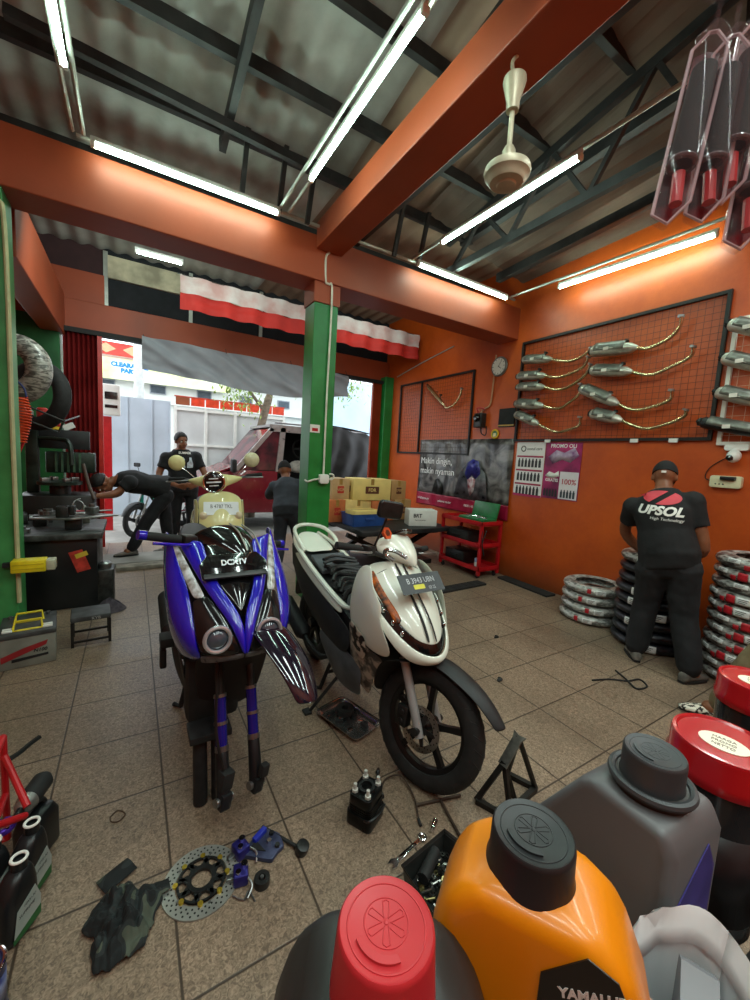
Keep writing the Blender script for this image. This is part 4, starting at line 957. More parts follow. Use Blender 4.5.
o = thing('badge', 'small round green and yellow badge above the dark banner', 'badge', (XW, 3.84, 1.86))
B(M).lathe([(0, 0), (.062, 0), (.062, .014), (0, .016)], 24).build('disc', mat('badge_green', '2c6a34', .4), o)
B(M).torus(TR(0, 0, .012), .055, .012, 24, 8).build('ring', mat('badge_yellow', 'd3a722', .4), o)
B(M).box((0, -.01, .018), (.04, .05, .006)).build('emblem', mat('badge_cream', 'd8c99a', .5), o)
o = thing('conduit', 'thin white conduit rising on the far orange wall', 'conduit', (XW-.012, 5.0, 2.9)); 
B().tube(curve([(0, 1.3, .05), (0, .6, .18), (0, -.2, .3)], 4), .009, 8).build('pipe', silverp, o)

# printed banner
def banner_mat():
    m = bpy.data.materials.new('printed_banner'); m.use_nodes = True; N = m.node_tree.nodes; L = m.node_tree.links; b = N['Principled BSDF']
    tc = N.new('ShaderNodeTexCoord'); n1 = N.new('ShaderNodeTexNoise'); n1.inputs['Scale'].default_value = 3.5; n1.inputs['Detail'].default_value = 8; n1.inputs['Distortion'].default_value = 1.5
    L.new(tc.outputs['Object'], n1.inputs['Vector'])
    rp = N.new('ShaderNodeValToRGB'); e = rp.color_ramp.elements; e[0].position = .38; e[1].position = .66; e[0].color = (*lin('1e1c1c'), 1); e[1].color = (*lin('837f7c'), 1)
    L.new(n1.outputs['Fac'], rp.inputs['Fac']); L.new(rp.outputs['Color'], b.inputs['Base Color']); b.inputs['Roughness'].default_value = .3
    return m
bnm = banner_mat()
o = thing('banner', 'dark printed banner with white slogan and red foot strip on the orange wall', 'banner', (XW-.02, 4.475, 1.26))
BW, BH = 1.95, 1.07
def bsurf(x0, x1, y0, y1, off=0., nx=40, ny=10):
    return [[M @ V(x0+(x1-x0)*i/nx, y0+(y1-y0)*j/ny, off+.008*math.sin((x0+(x1-x0)*i/nx)*9+(y0+(y1-y0)*j/ny)*5)+.006*math.sin((x0+(x1-x0)*i/nx)*23)) for i in range(nx+1)] for j in range(ny+1)]
B().grid(bsurf(-BW/2, BW/2, -BH/2+.2, BH/2)).build('printed_cloth', bnm, o, thick=.003, smooth=60)
fs = B().grid(bsurf(-BW/2, BW/2, -BH/2, -BH/2+.2)).build('foot_strip', mat('banner_crimson', '9c1638', .35, var=.1), o, thick=.003, smooth=60)
pr = B()
pr.grid(bsurf(-.02, .5, -.30, .30, .004)); 
B().add([M @ V(x, y, .022) for x, y in ((-.05, -.3), (.05, .05), (.18, .2), (.38, .22), (.55, .05), (.62, -.3), (.4, -.33), (.1, -.33))], [tuple(range(8))]).build('printed_motorbike', mat('banner_dark_fairing', '26252c', .3, var=.6, scale=9, col2='6d6a70'), o, thick=.002)
B().add([M @ V(x, y, .025) for x, y in ((.16, .02), (.2, .2), (.30, .25), (.42, .22), (.46, .05), (.38, -.03), (.3, .02), (.22, -.05))], [tuple(range(8))]).build('printed_blue_panel', mat('banner_blue', '2f2f86', .3, var=.4, scale=14), o, thick=.002)
B().add([M @ V(x, y, .027) for x, y in ((.22, -.05), (.30, .0), (.38, -.04), (.36, -.2), (.3, -.28), (.25, -.2))], [tuple(range(6))]).build('printed_lamp_panel', mat('banner_pale', 'c8c2c4', .3, var=.5, scale=14, col2='8c1f30'), o, thick=.002)
B().add([M @ V(x, y, .022) for x, y in ((-.56, -.3), (-.5, -.1), (-.44, -.08), (-.36, -.14), (-.30, -.33))], [tuple(range(5))]).build('printed_shadow_figure', mat('banner_black', '1d1b1b', .4), o, thick=.002)
wtx = mat('white_print', 'f2f0ee', .5, var=0)
text('Makin dingin,', .145, wtx, 'slogan_lettering', o, M @ TR(-.90, .19, .024), align='LEFT')
text('makin nyaman', .145, wtx, 'slogan_lettering', o, M @ TR(-.90, .03, .024), align='LEFT')
for x, t in ((-.78, 'bit.ly/jagamesin'), (-.25, 'pelumas motor'), (.28, '0800 140')): text(t, .05, wtx, 'foot_lettering', fs, M @ TR(x, -.43, .022))

# calendar and poster
o = thing('calendar', 'white twelve month wall calendar with product rows under the large rack', 'calendar', (XW-.006, 3.25, 1.42))
Mc = M
B(Mc).box((0, 0, 0), (.41, .66, .004)).build('sheet', mat('calendar_paper', 'e6e2e0', .5, var=.03), o)
B(Mc).box((0, -.325, .003), (.41, .03, .003)).build('foot_strip', mat('poster_pink', 'b3245a', .4, var=.1), o)
B(Mc).torus(TR(-.10, .25, .004), .032, .006, 20, 6).build('emblem', matte, o)
text('motul care', .05, mat('print_grey', '55504f', .5, var=0), 'heading', o, Mc @ TR(.06, .25, .004))
cols = [mat('print_dark', '2d2a2e', .4), mat('print_crimson', 'a02645', .4)]
for r in range(3):
    B(Mc).box((0, .155-.17*r, .003), (.38, .022, .002)).build('row_heading', cols[1], o)
    for k in range(7):
        x = -.15+.05*k; y = .08-.17*r
        b = B(Mc @ TR(x, y, .003)); b.prism([(-.016, -.055), (.016, -.055), (.016, .02), (.008, .035), (.008, .05), (-.008, .05), (-.008, .035), (-.016, .02)], 0, .003); b.build('printed_bottle', cols[0], o)
o = thing('poster', 'magenta sale poster with percent figures, right of the white calendar', 'poster', (XW-.006, 2.81, 1.42))
B(Mc).box((0, 0, 0), (.45, .65, .004)).build('sheet', mat('poster_magenta', 'b52a68', .4, var=.45, scale=5, col2='6d1746'), o)
B(Mc).box((.105, -.16, .003), (.225, .31, .003)).build('price_panel', mat('poster_white', 'ddd6da', .5, var=.05), o)
B(Mc).add([(x, y, .004) for x, y in ((-.18, .16), (-.08, .24), (.02, .21), (.14, .27), (.2, .18), (.1, .1), (.0, .13), (-.12, .08))], [tuple(range(8))]).build('printed_splash', mat('poster_splash', 'c9b9cc', .4, var=.5, scale=10, col2='7d4a7e'), o, thick=.002)
text('PROMO OLI', .06, wtx, 'heading', o, Mc @ TR(0, .285, .004), bold=.001)
text('100%', .085, mat('poster_red_ink', 'b3203a', .5, var=0), 'percent_figure', o, Mc @ TR(.105, -.12, .006), bold=.001)
text('GRATIS', .05, wtx, 'heading', o, Mc @ TR(-.11, -.11, .004), bold=.001)
B(Mc).add([(x, y, .004) for x, y in ((-.2, -.06), (-.15, -.01), (-.08, -.03), (-.03, .0), (-.02, -.06), (-.09, -.085), (-.16, -.08))], [tuple(range(7))]).build('printed_motorbike', whitep, o, thick=.002)
for x0, c in ((-.19, cols[0]), (.03, mat('print_slate', '39424a', .4))):
    for k in range(5):
        B(Mc @ TR(x0+.038*k, -.255, .005)).prism([(-.013, -.045), (.013, -.045), (.013, .02), (.006, .03), (.006, .045), (-.006, .045), (-.006, .03), (-.013, .02)], 0, .003).build('printed_bottle', c, o)

# security camera and socket box
o = thing('security_camera', 'white dome security camera on the wall beneath the white framed rack', 'security camera', (XW, 1.27, 1.70))
B(M).prism(rrect(.16, .05, .02), 0, .05).build('mount', whitep, o, bev=.006)
B(M).cyl((0, -.02, .05), (0, -.05, .07), .025, n=16).ell((0, -.07, .075), (.048, .052, .05), 18, 12).build('housing', whitep, o)
B(M).lathe([(0, 0), (.026, 0), (.022, .012), (0, .018)], 18, TR(-.012, -.085, .115)).build('lens', glossk, o)
o = thing('junction_box', 'cream wall box with black plug and thin cable by the capped man', 'socket box', (XW, 1.31, 1.42))
B(M).prism(rrect(.21, .10, .02), 0, .05).build('case', mat('cream_plastic', 'd3cda8', .45, var=.1), o, bev=.008)
B(M).box((.02, .03, .055), (.10, .03, .05)).build('plug', blackm, o, bev=.006)
b = B(M)
for k in range(3): b.cyl((-.06+.025*k, -.02, .05), (-.06+.025*k, -.02, .052), .006, n=8)
b.build('indicator', dsteel, o)
B(M).tube(curve([(-.10, 0, .02), (-.15, .03, .01), (-.12, .12, .01), (.0, .22, .01), (.03, .26, .02)], 6), .004, 6).build('cable', matte, o)
# ---------------------------------------------------------------- tyre stacks
def wrapmat(name, c1, c2, metal=.3):
    m = bpy.data.materials.new(name); m.use_nodes = True; N = m.node_tree.nodes; L = m.node_tree.links; b = N['Principled BSDF']
    tc = N.new('ShaderNodeTexCoord'); mp = N.new('ShaderNodeMapping'); mp.inputs['Scale'].default_value = (9, 9, 26); L.new(tc.outputs['Object'], mp.inputs['Vector'])
    nz = N.new('ShaderNodeTexNoise'); nz.inputs['Scale'].default_value = 1.6; nz.inputs['Detail'].default_value = 5; nz.inputs['Distortion'].default_value = 1.2; L.new(mp.outputs['Vector'], nz.inputs['Vector'])
    rp = N.new('ShaderNodeValToRGB'); e = rp.color_ramp.elements; e[0].position = .42; e[1].position = .58; e[0].color = (*lin(c1), 1); e[1].color = (*lin(c2), 1)
    L.new(nz.outputs['Fac'], rp.inputs['Fac']); L.new(rp.outputs['Color'], b.inputs['Base Color']); b.inputs['Roughness'].default_value = .3; b.inputs['Metallic'].default_value = metal
    bp = N.new('ShaderNodeBump'); bp.inputs['Strength'].default_value = .5; bp.inputs['Distance'].default_value = .008; L.new(nz.outputs['Fac'], bp.inputs['Height']); L.new(bp.outputs['Normal'], b.inputs['Normal'])
    return m
silvwrap = wrapmat('silver_wrapped_tyre', '6f6f6c', 'c2c2bd'); bluewrap = wrapmat('dark_wrapped_tyre', '0c0c10', '23242c', 0.1); mixwrap = wrapmat('red_white_wrapped_tyre', '473d3b', 'b7b5b0')
labw = mat('white_tyre_label', 'dcdcda', .4, var=.05); labr = mat('red_tyre_label', 'b31a26', .4, var=.3, scale=40); labt = mat('label_ink', '2a2a30', .5, var=0)
def tyre(label, m, group, R=.28, w=.088, labs=(), hole=.60):
    o = thing('tyre', label, 'tyre', (0, 0, 0), 0, group)
    prof = []
    for i in range(13):
        a = -2.5+5.0*i/12; prof.append((R-.052+.052*math.cos(a), w/2+w*.46*math.sin(a)))
    prof += [(R*hole+.03, w*.9), (R*hole, w*.86), (R*hole+.02, w*.78), (R*.86, w*.7), (R*.86, w*.3), (R*hole+.02, w*.22), (R*hole, w*.14), (R*hole+.03, w*.1), prof[0]]
    b = B(); b.lathe(prof, 56, cap=False); b.build('casing', m, o, smooth=70)
    def band(a0, a1, z0, z1, off):
        n = 8; return [[((R+off)*math.cos(a0+(a1-a0)*i/n)*(1-.045*abs(2*z-1)**2.5), (R+off)*math.sin(a0+(a1-a0)*i/n)*(1-.045*abs(2*z-1)**2.5), w*z) for i in range(n+1)] for z in [z0+(z1-z0)*k/4 for k in range(5)]]
    for a, wd, mm, z0, z1 in labs:
        lb = B().grid(band(a-wd/2, a+wd/2, z0, z1, .002)).build('paper_label', mm, o, thick=.001, smooth=60)
        if mm is labw:
            b = B()
            for k in range(3): b.grid(band(a-wd*.35, a+wd*(.1+.1*k), z0+(z1-z0)*(.25+.22*k), z0+(z1-z0)*(.33+.22*k), .0035))
            b.build('label_print', labt, lb, smooth=0)
    return o
def stack(cx, cy, n, pitch, make, where, group, order, jit=.008, face=0.):
    rnd = random.Random(n*7+int(cx*100)); proto = {}
    for i in range(n):
        kind = make(i); lab = f'{kind[1]} tyre, {order[i]} of {where}'
        a = face+rnd.uniform(-.35, .35)
        loc = (cx+rnd.uniform(-jit, jit), cy+rnd.uniform(-jit, jit), pitch*i+.001)
        if kind[0] not in proto:
            t = kind[2](lab); t.location = loc; t.rotation_euler = (0, 0, a); proto[kind[0]] = t
        else: dup(proto[kind[0]], loc, a, lab)
ords = ['bottom', 'second from bottom', 'third from bottom', 'fourth from bottom', 'fifth from bottom', 'sixth from bottom', 'fifth from top', 'fourth from top', 'third from top', 'second from top', 'topmost']
view = math.atan2(-1, -1.6)
stack(3.88, 2.12, 4, .094, lambda i: ('s', 'silver wrapped', lambda l: tyre(l, silvwrap, 'silver wrapped tyres', labs=((0, .12, labr, .3, .8), (.35, .3, labw, .25, .8), (2.4, .2, labr, .2, .8)))), 'low silver stack against the wall', 'silver wrapped tyres', ['bottom', 'second from bottom', 'second from top', 'topmost'], face=view-.3)
def mk2(i):
    if i >= 8: return ('t', 'pale banded', lambda l: tyre(l, mixwrap, 'dark tyres', labs=((0, .7, labw, .1, .9), (.8, .2, labr, .1, .9))))
    return ('d', 'dark wrapped', lambda l: tyre(l, bluewrap, 'dark tyres', labs=((0, .42, labw, .15, .85),)))
stack(3.80, 1.56, 9, .088, mk2, 'middle stack before capped person', 'dark tyres', ords[:5]+['fourth from top', 'third from top', 'second from top', 'topmost'], face=view-.32)
stack(3.80, .90, 11, .083, lambda i: ('r', 'striped red white', lambda l: tyre(l, mixwrap, 'red and white wrapped tyres', labs=((0, .2, labr, .15, .8), (.28, .32, labw, .2, .8), (-.5, .3, labw, .5, .85), (.62, .16, labr, .3, .9), (-.2, .12, labr, .1, .5)))), 'the right edge stack', 'red and white wrapped tyres', ords, face=-3.15)

# ---------------------------------------------------------------- things lying on the floor
# drilled brake disc with gold bobbins
o = thing('brake_disc', 'large drilled brake disc with black carrier lying flat on the tiles', 'brake disc', (.19, 1.295, .001), .4)
n = 48
B().lathe([(.082, 0), (.122, 0), (.122, .005), (.082, .005), (.082, 0)], 64, cap=False).build('rotor', mat('rotor_steel', 'a5a49e', .3, .6, var=.15), o)
b = B()
for k in range(60):
    a = 2*PI*k/60
    for r in ((.092, .112) if k % 2 else (.102,)): b.cyl((r*math.cos(a), r*math.sin(a), .0045), (r*math.cos(a), r*math.sin(a), .0054), .0033, n=7)
b.build('drilled_hole', matte, o)['kind'] = 'stuff'
b = B(); b.lathe([(.032, .002), (.047, .002), (.047, .012), (.032, .012), (.032, .002)], 32, cap=False); b.lathe([(.070, .003), (.077, .003), (.077, .010), (.070, .010), (.070, .003)], 48, cap=False)
for k in range(8):
    T = RZ(2*PI*k/8); b.at(T @ TR(.06, 0, .007) @ RZ(.5)).box((0, 0, 0), (.034, .012, .007)); b.at(T @ TR(.06, 0, .007) @ RZ(-.5)).box((0, 0, 0), (.034, .012, .007))
b.build('carrier', blackm, o)
gold = mat('gold_anodised', 'c9a93a', .3, .8, var=.1)
for k in range(8): B(RZ(2*PI*k/8+.2) @ TR(.081, 0, 0)).lathe([(.003, .004), (.0085, .004), (.0085, .0115), (.003, .0115)], 14).build('bobbin', gold, o)
for k in range(10): B(RZ(2*PI*k/10+.05) @ TR(.087, 0, .006)).cyl((0, 0, -.001), (0, 0, .003), .004, n=8).build('bolt', steel, o) if k % 2 else None
# blue brake parts beside it
violet = mat('violet_anodised', '2f2a78', .3, .6, var=.2)
for (x, y, rz, lab) in ((.325, 1.325, .3, 'violet and silver brake caliper touching the disc, the upper one of two'), (.305, 1.235, -.2, 'violet and silver brake caliper touching the disc, the lower one of two')):
    o = thing('brake_caliper', lab, 'brake caliper', (x, y, 0), rz, 'violet calipers on the floor')
    B().box((0, 0, .022), (.05, .055, .043)).build('caliper_body', violet, o, bev=.008)
    B().box((-.03, .005, .014), (.035, .02, .012)).build('mounting_lug', steel, o, bev=.003)
    b = B(); b.cyl((.012, .012, .043), (.012, .012, .052), .011, n=14).cyl((-.008, -.012, .043), (-.008, -.012, .052), .009, n=14); b.build('piston_cap', chrome, o)
    B().tube(curve([(.02, -.02, .03), (.035, -.045, .02), (.02, -.07, .008)], 5), .004, 6).build('bleed_pipe', steel, o)
o = thing('engine_bracket', 'triangular blue grey engine bracket with bolts between the calipers and the knobbed lever', 'bracket', (.405, 1.30, 0), .35)
bg_ = mat('blue_grey_alloy', '3f4460', .4, .5, var=.3, scale=14)
b = B(); b.prism([(-.07, .03), (-.06, .045), (.0, .06), (.05, .055), (.07, .0), (.05, -.05), (.02, -.05), (-.01, -.06), (-.02, -.05)], 0, .018); b.build('plate', bg_, o, bev=.004)
B().prism([(-.045, .03), (-.01, .04), (-.01, -.02)], .0185, .021).build('recess', matte, o)
B().box((.01, .045, .022), (.06, .02, .025), RZ(.2).to_3x3()).build('blue_block', mat('cobalt_paint', '2530a0', .35, var=.15), o, bev=.004)
for x, y in ((.02, .0), (.045, .02), (.03, -.035), (-.055, .036)): B().cyl((x, y, .018), (x, y, .028), .009, n=6).build('bolt', dsteel if x > 0.02 else chrome, o)
o = thing('brake_lever', 'thin black lever rod with round knob end lying across a grout line', 'lever', (.47, 1.31, .012), 0)
B().tube([(-.05, .075, 0), (.045, -.07, 0)], .0065, 8).build('rod', matte, o); B().cyl((.05, -.078, -.01), (.056, -.086, .022), .024, n=20).build('knob', blackm, o, bev=.004)
o = thing('bearing_cup', 'small dark round bearing cup below the blue grey bracket', 'bearing', (.365, 1.19, 0)); B().lathe([(.008, 0), (.026, 0), (.026, .026), (.012, .026), (.008, .02), (.008, 0)], 22, cap=False).build('cup', dsteel, o); B().cyl((0, 0, .004), (0, 0, .03), .006, n=10).build('spindle', steel, o)
o = thing('spring_clip', 'thin silver wire clip near the calipers', 'clip', (.30, 1.165, .004)); B().tube(curve([(-.03, .03, 0), (.0, .0, 0), (.02, .02, 0), (.03, -.02, 0)], 5), .003, 6).build('wire', steel, o)

# crumpled camouflage rag
def rag():
    m = bpy.data.materials.new('camouflage_cloth'); m.use_nodes = True; N = m.node_tree.nodes; L = m.node_tree.links; b = N['Principled BSDF']; b.inputs['Roughness'].default_value = .9
    tc = N.new('ShaderNodeTexCoord'); nz = N.new('ShaderNodeTexNoise'); nz.inputs['Scale'].default_value = 14; nz.inputs['Detail'].default_value = 1; L.new(tc.outputs['Object'], nz.inputs['Vector'])
    rp = N.new('ShaderNodeValToRGB'); rp.color_ramp.interpolation = 'CONSTANT'; e = rp.color_ramp.elements; e[0].color = (*lin('15191a'), 1); e[1].position = .5; e[1].color = (*lin('262c2c'), 1)
    q = e.new(.58); q.color = (*lin('4a5145'), 1)
    q = e.new(.68); q.color = (*lin('1b2022'), 1)
    L.new(nz.outputs['Fac'], rp.inputs['Fac']); L.new(rp.outputs['Color'], b.inputs['Base Color'])
    rnd = random.Random(3); rows = []
    for i in range(34):
        row = []
        for j in range(34):
            u, v = i/33*2-1, j/33*2-1; a = math.atan2(v, u); r = max(abs(u), abs(v))
            rr = r*(.100+.010*math.sin(3*a+1)+.010*math.sin(5*a)+.016*noise.noise(V(math.cos(a)*3, math.sin(a)*3, 1)))
            p = V(rr*math.cos(a)*.95, rr*math.sin(a)*1.15, 0)
            h = (1-r**3)*.035+abs(noise.noise(V(p.x*24, p.y*24, 4)))*.085*(1.02-r*r)+abs(noise.noise(V(p.x*55, p.y*45, 9)))*.035+.004
            row.append((p.x, p.y, h))
        rows.append(row)
    o = B().grid(rows).build('rag', m, None, smooth=60, thick=.004, sub=1); o.location = (-.035, 1.275, .002)
    tag(o, 'crumpled camouflage rag on the tiles left of the drilled brake disc', 'rag')
    rows = [[(x, y, .01+.012*abs(noise.noise(V(x*40, y*40, 2)))) for y in (-.03, -.01, .01, .03)] for x in (-.05, -.025, 0, .025, .05)]
    B(TR(-.02, .16, 0) @ RZ(.5)).grid(rows).build('loose_strap', m, o, thick=.003)
    B(TR(.12, .045, .01) @ RZ(.1)).grid([[(x, y*(1-.3*x/.06), .012*abs(math.sin(x*60))) for y in (-.02, 0, .02)] for x in (-.05, -.03, -.01, .01)]).build('sleeve_end', m, o, thick=.003)
rag()

# engine cylinder block
o = thing('engine_cylinder', 'small black engine cylinder head with silver studs standing on the tiles', 'engine part', (.80, 1.245, 0), .5)
ek = mat('oily_black_metal', '121212', .3, .6, var=.4, scale=20)
b = B(); b.prism(rrect(.125, .115, .02), 0, .055); b.prism(rrect(.10, .095, .02), .055, .09); b.prism(rrect(.12, .10, .02), .09, .13)
b.build('block', ek, o, bev=.004)
b = B()
for k in range(4): b.prism(rrect(.115, .105, .02), .058+.009*k, .062+.009*k)
b.build('cooling_fins', ek, o)
B(TR(0, 0, .13)).lathe([(.022, 0), (.034, 0), (.034, .012), (.022, .012), (.022, 0)], 24, cap=False).build('bore_ring', dsteel, o)
for x, y in ((-.04, .03), (.04, .03), (-.04, -.03), (.04, -.03)):
    s = B().cyl((x, y, .12), (x, y, .165), .007, n=10).build('stud', mat('bright_stud', 'd0cfc8', .35, .3), o); B().cyl((x, y, .132), (x, y, .142), .013, n=6).build('nut', mat('bright_stud', 'd0cfc8'), s)
B().cyl((.055, -.02, .05), (.085, -.03, .05), .014, n=12).build('spark_plug_boss', dsteel, o)
B().tube(curve([(-.06, -.03, .05), (-.07, -.06, .07), (-.02, -.075, .07), (.04, -.065, .06)], 5), .005, 6).build('oil_pipe', dsteel, o)
# cable, tools
o = thing('control_cable', 'thin dark cable curling from the engine cylinder to below the white scooter', 'cable', (0, 0, 0))
B().tube(curve([(.93, 1.33, .01), (.98, 1.36, .012), (1.04, 1.33, .02), (1.03, 1.22, .01), (.985, 1.13, .008)], 8), .0035, 6).build('sheath', mat('rusty_cable', '3a2a20', .6), o)
B().cyl((.985, 1.13, .008), (.975, 1.10, .008), .006, n=8).build('end_nipple', matte, o)
o = thing('spark_plug', 'small dark spark plug on the tiles behind the engine cylinder', 'spark plug', (.955, 1.40, .012), .9); B().tube([(-.03, 0, 0), (0, 0, 0), (.008, 0, 0), (.03, 0, 0)], [.004, .005, .011, .007], 10).build('plug_body', dsteel, o); B().tube([(-.045, 0, 0), (-.03, 0, 0)], .003, 6).build('electrode', steel, o)
o = thing('t_wrench', 'rusty T handle wrench lying in front of the white scooter wheel', 'wrench', (1.12, 1.165, .008)); B().tube([(-.105, .02, 0), (.10, -.03, 0)], .0065, 8).build('handle', mat('rusty_steel', '43352b', .6, .5, var=.3), o); B().tube([(.005, -.005, 0), (-.04, -.185, 0)], .0065, 8).build('shaft', mat('rusty_steel', '43352b'), o)
o = thing('combination_wrench', 'shiny combination wrench beside the black parts bin', 'wrench', (.88, 1.045, .006), .2)
B().prism([(-.07, -.009), (.06, -.007), (.06, .007), (-.07, .009)], -.004, .004).build('shank', chrome, o, bev=.002); B().torus(TR(.072, 0, 0), .013, .006, 18, 8).build('ring_end', chrome, o)
B().prism([(-.068, -.009), (-.085, -.018), (-.105, -.012), (-.092, -.006), (-.092, .006), (-.105, .012), (-.085, .018), (-.068, .009)], -.004, .004).build('open_end', chrome, o)
o = thing('socket_bit', 'short chrome socket behind the parts bin', 'socket', (1.02, 1.075, .011), .6); B().tube([(-.025, 0, 0), (.0, 0, 0), (.002, 0, 0), (.025, 0, 0)], [.009, .009, .011, .011], 14).build('barrel', chrome, o); B().tube([(.025, 0, 0), (.0255, 0, 0)], .008, 6).build('hex_opening', matte, o)

# bin full of bolts
o = thing('parts_bin', 'black plastic bin full of bolts on the floor behind the orange bottle', 'bin', (.855, .845, 0), .0)
def quad(z, k): return [V(*q, z) for q in (((-.105, .065), (.095, .098), (.135, -.02), (-.085, -.20)))] if False else [V(x*k, y*k, z) for x, y in ((-.105, .075), (.10, .105), (.135, -.015), (-.10, -.20))]
b = B(); b.rings([quad(.0, .80), quad(.006, .84), quad(.13, 1.), quad(.136, 1.04), quad(.130, 1.045), quad(.124, .985), quad(.016, .80)], cap=True)
b.build('tub', mat('bin_plastic', '20211f', .45, var=.3, scale=14), o, smooth=30)
b = B(); b.add([(*q.xy, .06) for q in quad(0, .88)], [(0, 1, 2, 3)]); b.build('dark_filling', matte, o)
rnd = random.Random(5); bm_ = [mat('bolt_steel', '8b8a85', .3, .95, var=.3), mat('bolt_dark', '34332f', .45, .8, var=.2), mat('bolt_brass', '8d8358', .35, .9, var=.2)]
B(TR(-.01, .055, .10) @ RZ(.5) @ RX(.2)).cyl((-.05, 0, 0), (.06, 0, 0), .02, n=14).build('rubber_sleeve', matte, o)
for k in range(95):
    u, v = rnd.random(), rnd.random(); q = quad(0, .82); p = (q[0]*(1-u)+q[1]*u)*(1-v)+(q[3]*(1-u)+q[2]*u)*v; p.z = .064+rnd.random()*.02
    T = Matrix.Translation(p) @ RZ(rnd.random()*6.3) @ RY(rnd.uniform(-.6, .6)); mm = bm_[rnd.choice((0, 0, 1, 1, 1, 2))]
    L = rnd.uniform(.015, .04); r = rnd.uniform(.003, .0055)
    if k % 3: B(T).cyl((0, 0, 0), (L, 0, 0), r, n=8).cyl((-.006, 0, 0), (0, 0, 0), r*1.9, n=6).build('bolt', mm, o)
    else: B(T).lathe([(r, 0), (r*2.2, 0), (r*2.2, .006), (r, .006), (r, 0)], 10, cap=False).build('nut', mm, o)

# folding jack stand
o = thing('jack_stand', 'dark steel jack stand with bent saddle, behind the orange bottle', 'jack stand', (1.40, 1.03, 0))
js = mat('worn_black_steel', '201d1a', .5, .5, var=.4, scale=14)
A, Bq, Cq, Dq = V(-.14, .05, .012), V(-.09, -.065, .012), V(.15, -.03, .012), V(.10, .09, .012)
for p, q in ((A, Bq), (Bq, Cq), (Cq, Dq)): B(frame((p+q)/2, q-p, (0, 0, 1))).box((0, 0, 0), ((q-p).length, .022, .022)).build('base_bar', js, o)
t1, t2 = V(-.045, .0, .19), V(.035, .0, .28)
for p, q in ((A, t1), (Bq+V(.03, 0, 0), t1), (Cq, t2), (Dq, t2), (V(.02, -.02, .01), t1)): B(frame((p+q)/2, q-p, (1, 0, 0))).box((0, 0, 0), ((q-p).length, .022, .012)).build('leg', js, o)
B(frame((t1+t2)/2, t2-t1, (-1, 0, 1))).prism([(-.075, -.022), (.05, -.022), (.075, -.032), (.068, 0), (.075, .032), (.05, .022), (-.075, .022)], -.003, .004).build('saddle', mat('worn_saddle', '6b6862', .4, .7, var=.35, scale=20), o)
# drip tray with parts under the white scooter
o = thing('parts_tray', 'shiny metal tray of small parts on the floor beneath the white scooter', 'tray', (1.01, 1.80, 0), .28)
b = B(); b.rings([[V(x*k, y*k2, z) for x, y in rrect(.2, .32, .03, 3)] for z, k, k2 in ((0, .86, .9), (.004, .9, .93), (.03, 1, 1), (.033, 1.06, 1.04), (.030, 1.06, 1.04), (.026, .97, .98), (.006, .84, .88))]); b.build('pan', mat('tray_steel', 'b7b8b6', .22, .95, var=.2), o, smooth=40)
rnd = random.Random(8)
for k in range(16):
    x, y = rnd.uniform(-.06, .06), rnd.uniform(-.12, .11); T = TR(x, y, .014) @ RZ(rnd.random()*6)
    if k % 2: B(T).box((0, 0, 0), (rnd.uniform(.02, .05), .02, .02)).build('bracket', matte, o, bev=.003)
    else: B(T).cyl((-.015, 0, 0), (.015, 0, 0), .006, n=8).build('bolt', chrome, o)
B(TR(.02, .05, .02)).lathe([(.02, 0), (.05, 0), (.05, .03), (.02, .03), (.02, 0)], 24, cap=False).build('cover_ring', matte, o)
# rubber strips on the floor
def strip(x, y, rz, L, w_, lab, h=.02):
    o = thing('rubber_mat', lab, 'floor mat', (x, y, 0), rz); b = B(); b.prism(rrect(L, w_, .01), 0, h)
    for k in range(int(L/.1)): b.box((-L/2+.06+.1*k, 0, h), (.012, w_*.8, .004))
    b.build('mat', rubber, o)
strip(1.28, 3.24, .12, .4, .14, 'short black rubber strip on the floor left of the green pillar')
strip(3.22, 3.32, .05, .85, .15, 'long black rubber strip on the floor in front of the red trolley')
strip(4.07, 3.05, 1.52, .75, .16, 'black rubber strip lying along the foot of the right wall')
# bits and pieces
for nm, lab, cat, pts, r, m in (('strap', 'tangled dark strap on the tiles in front of the capped person', 'strap', [(2.72, 1.42, .006), (2.85, 1.37, .006), (2.95, 1.30, .006), (3.05, 1.27, .007), (3.0, 1.20, .006), (2.9, 1.22, .007), (2.95, 1.31, .012), (3.02, 1.42, .006)], .006, matte),
                                ('rubber_band', 'small loose rubber ring on the tiles left of the blue scooter', 'ring', [(-.085, 1.71, .003), (-.06, 1.73, .003), (-.035, 1.70, .003), (-.055, 1.675, .003), (-.08, 1.685, .003), (-.085, 1.71, .003)], .0025, mat('brown_rubber', '4a3526', .6)),
                                ('gasket', 'flat black torn gasket on the tiles at the left', 'gasket', [(-.5, 2.24, .003), (-.46, 2.28, .003), (-.43, 2.33, .003), (-.40, 2.37, .003)], .012, matte)):
    q = B().tube(curve(pts, 6), r, 6).build(nm, m); tag(q, lab, cat)
for x, y, lab in ((2.62, 2.19, 'small dark rag scrap on the tiles right of the white scooter'), (2.12, 1.71, 'dark bolt lying on a grout line behind the jack stand')):
    q = B().ell((x, y, .008), (.025, .015, .008), 10, 6).ell((x+.02, y+.015, .006), (.014, .02, .006), 8, 6).build('scrap', matte); tag(q, lab, 'scrap')

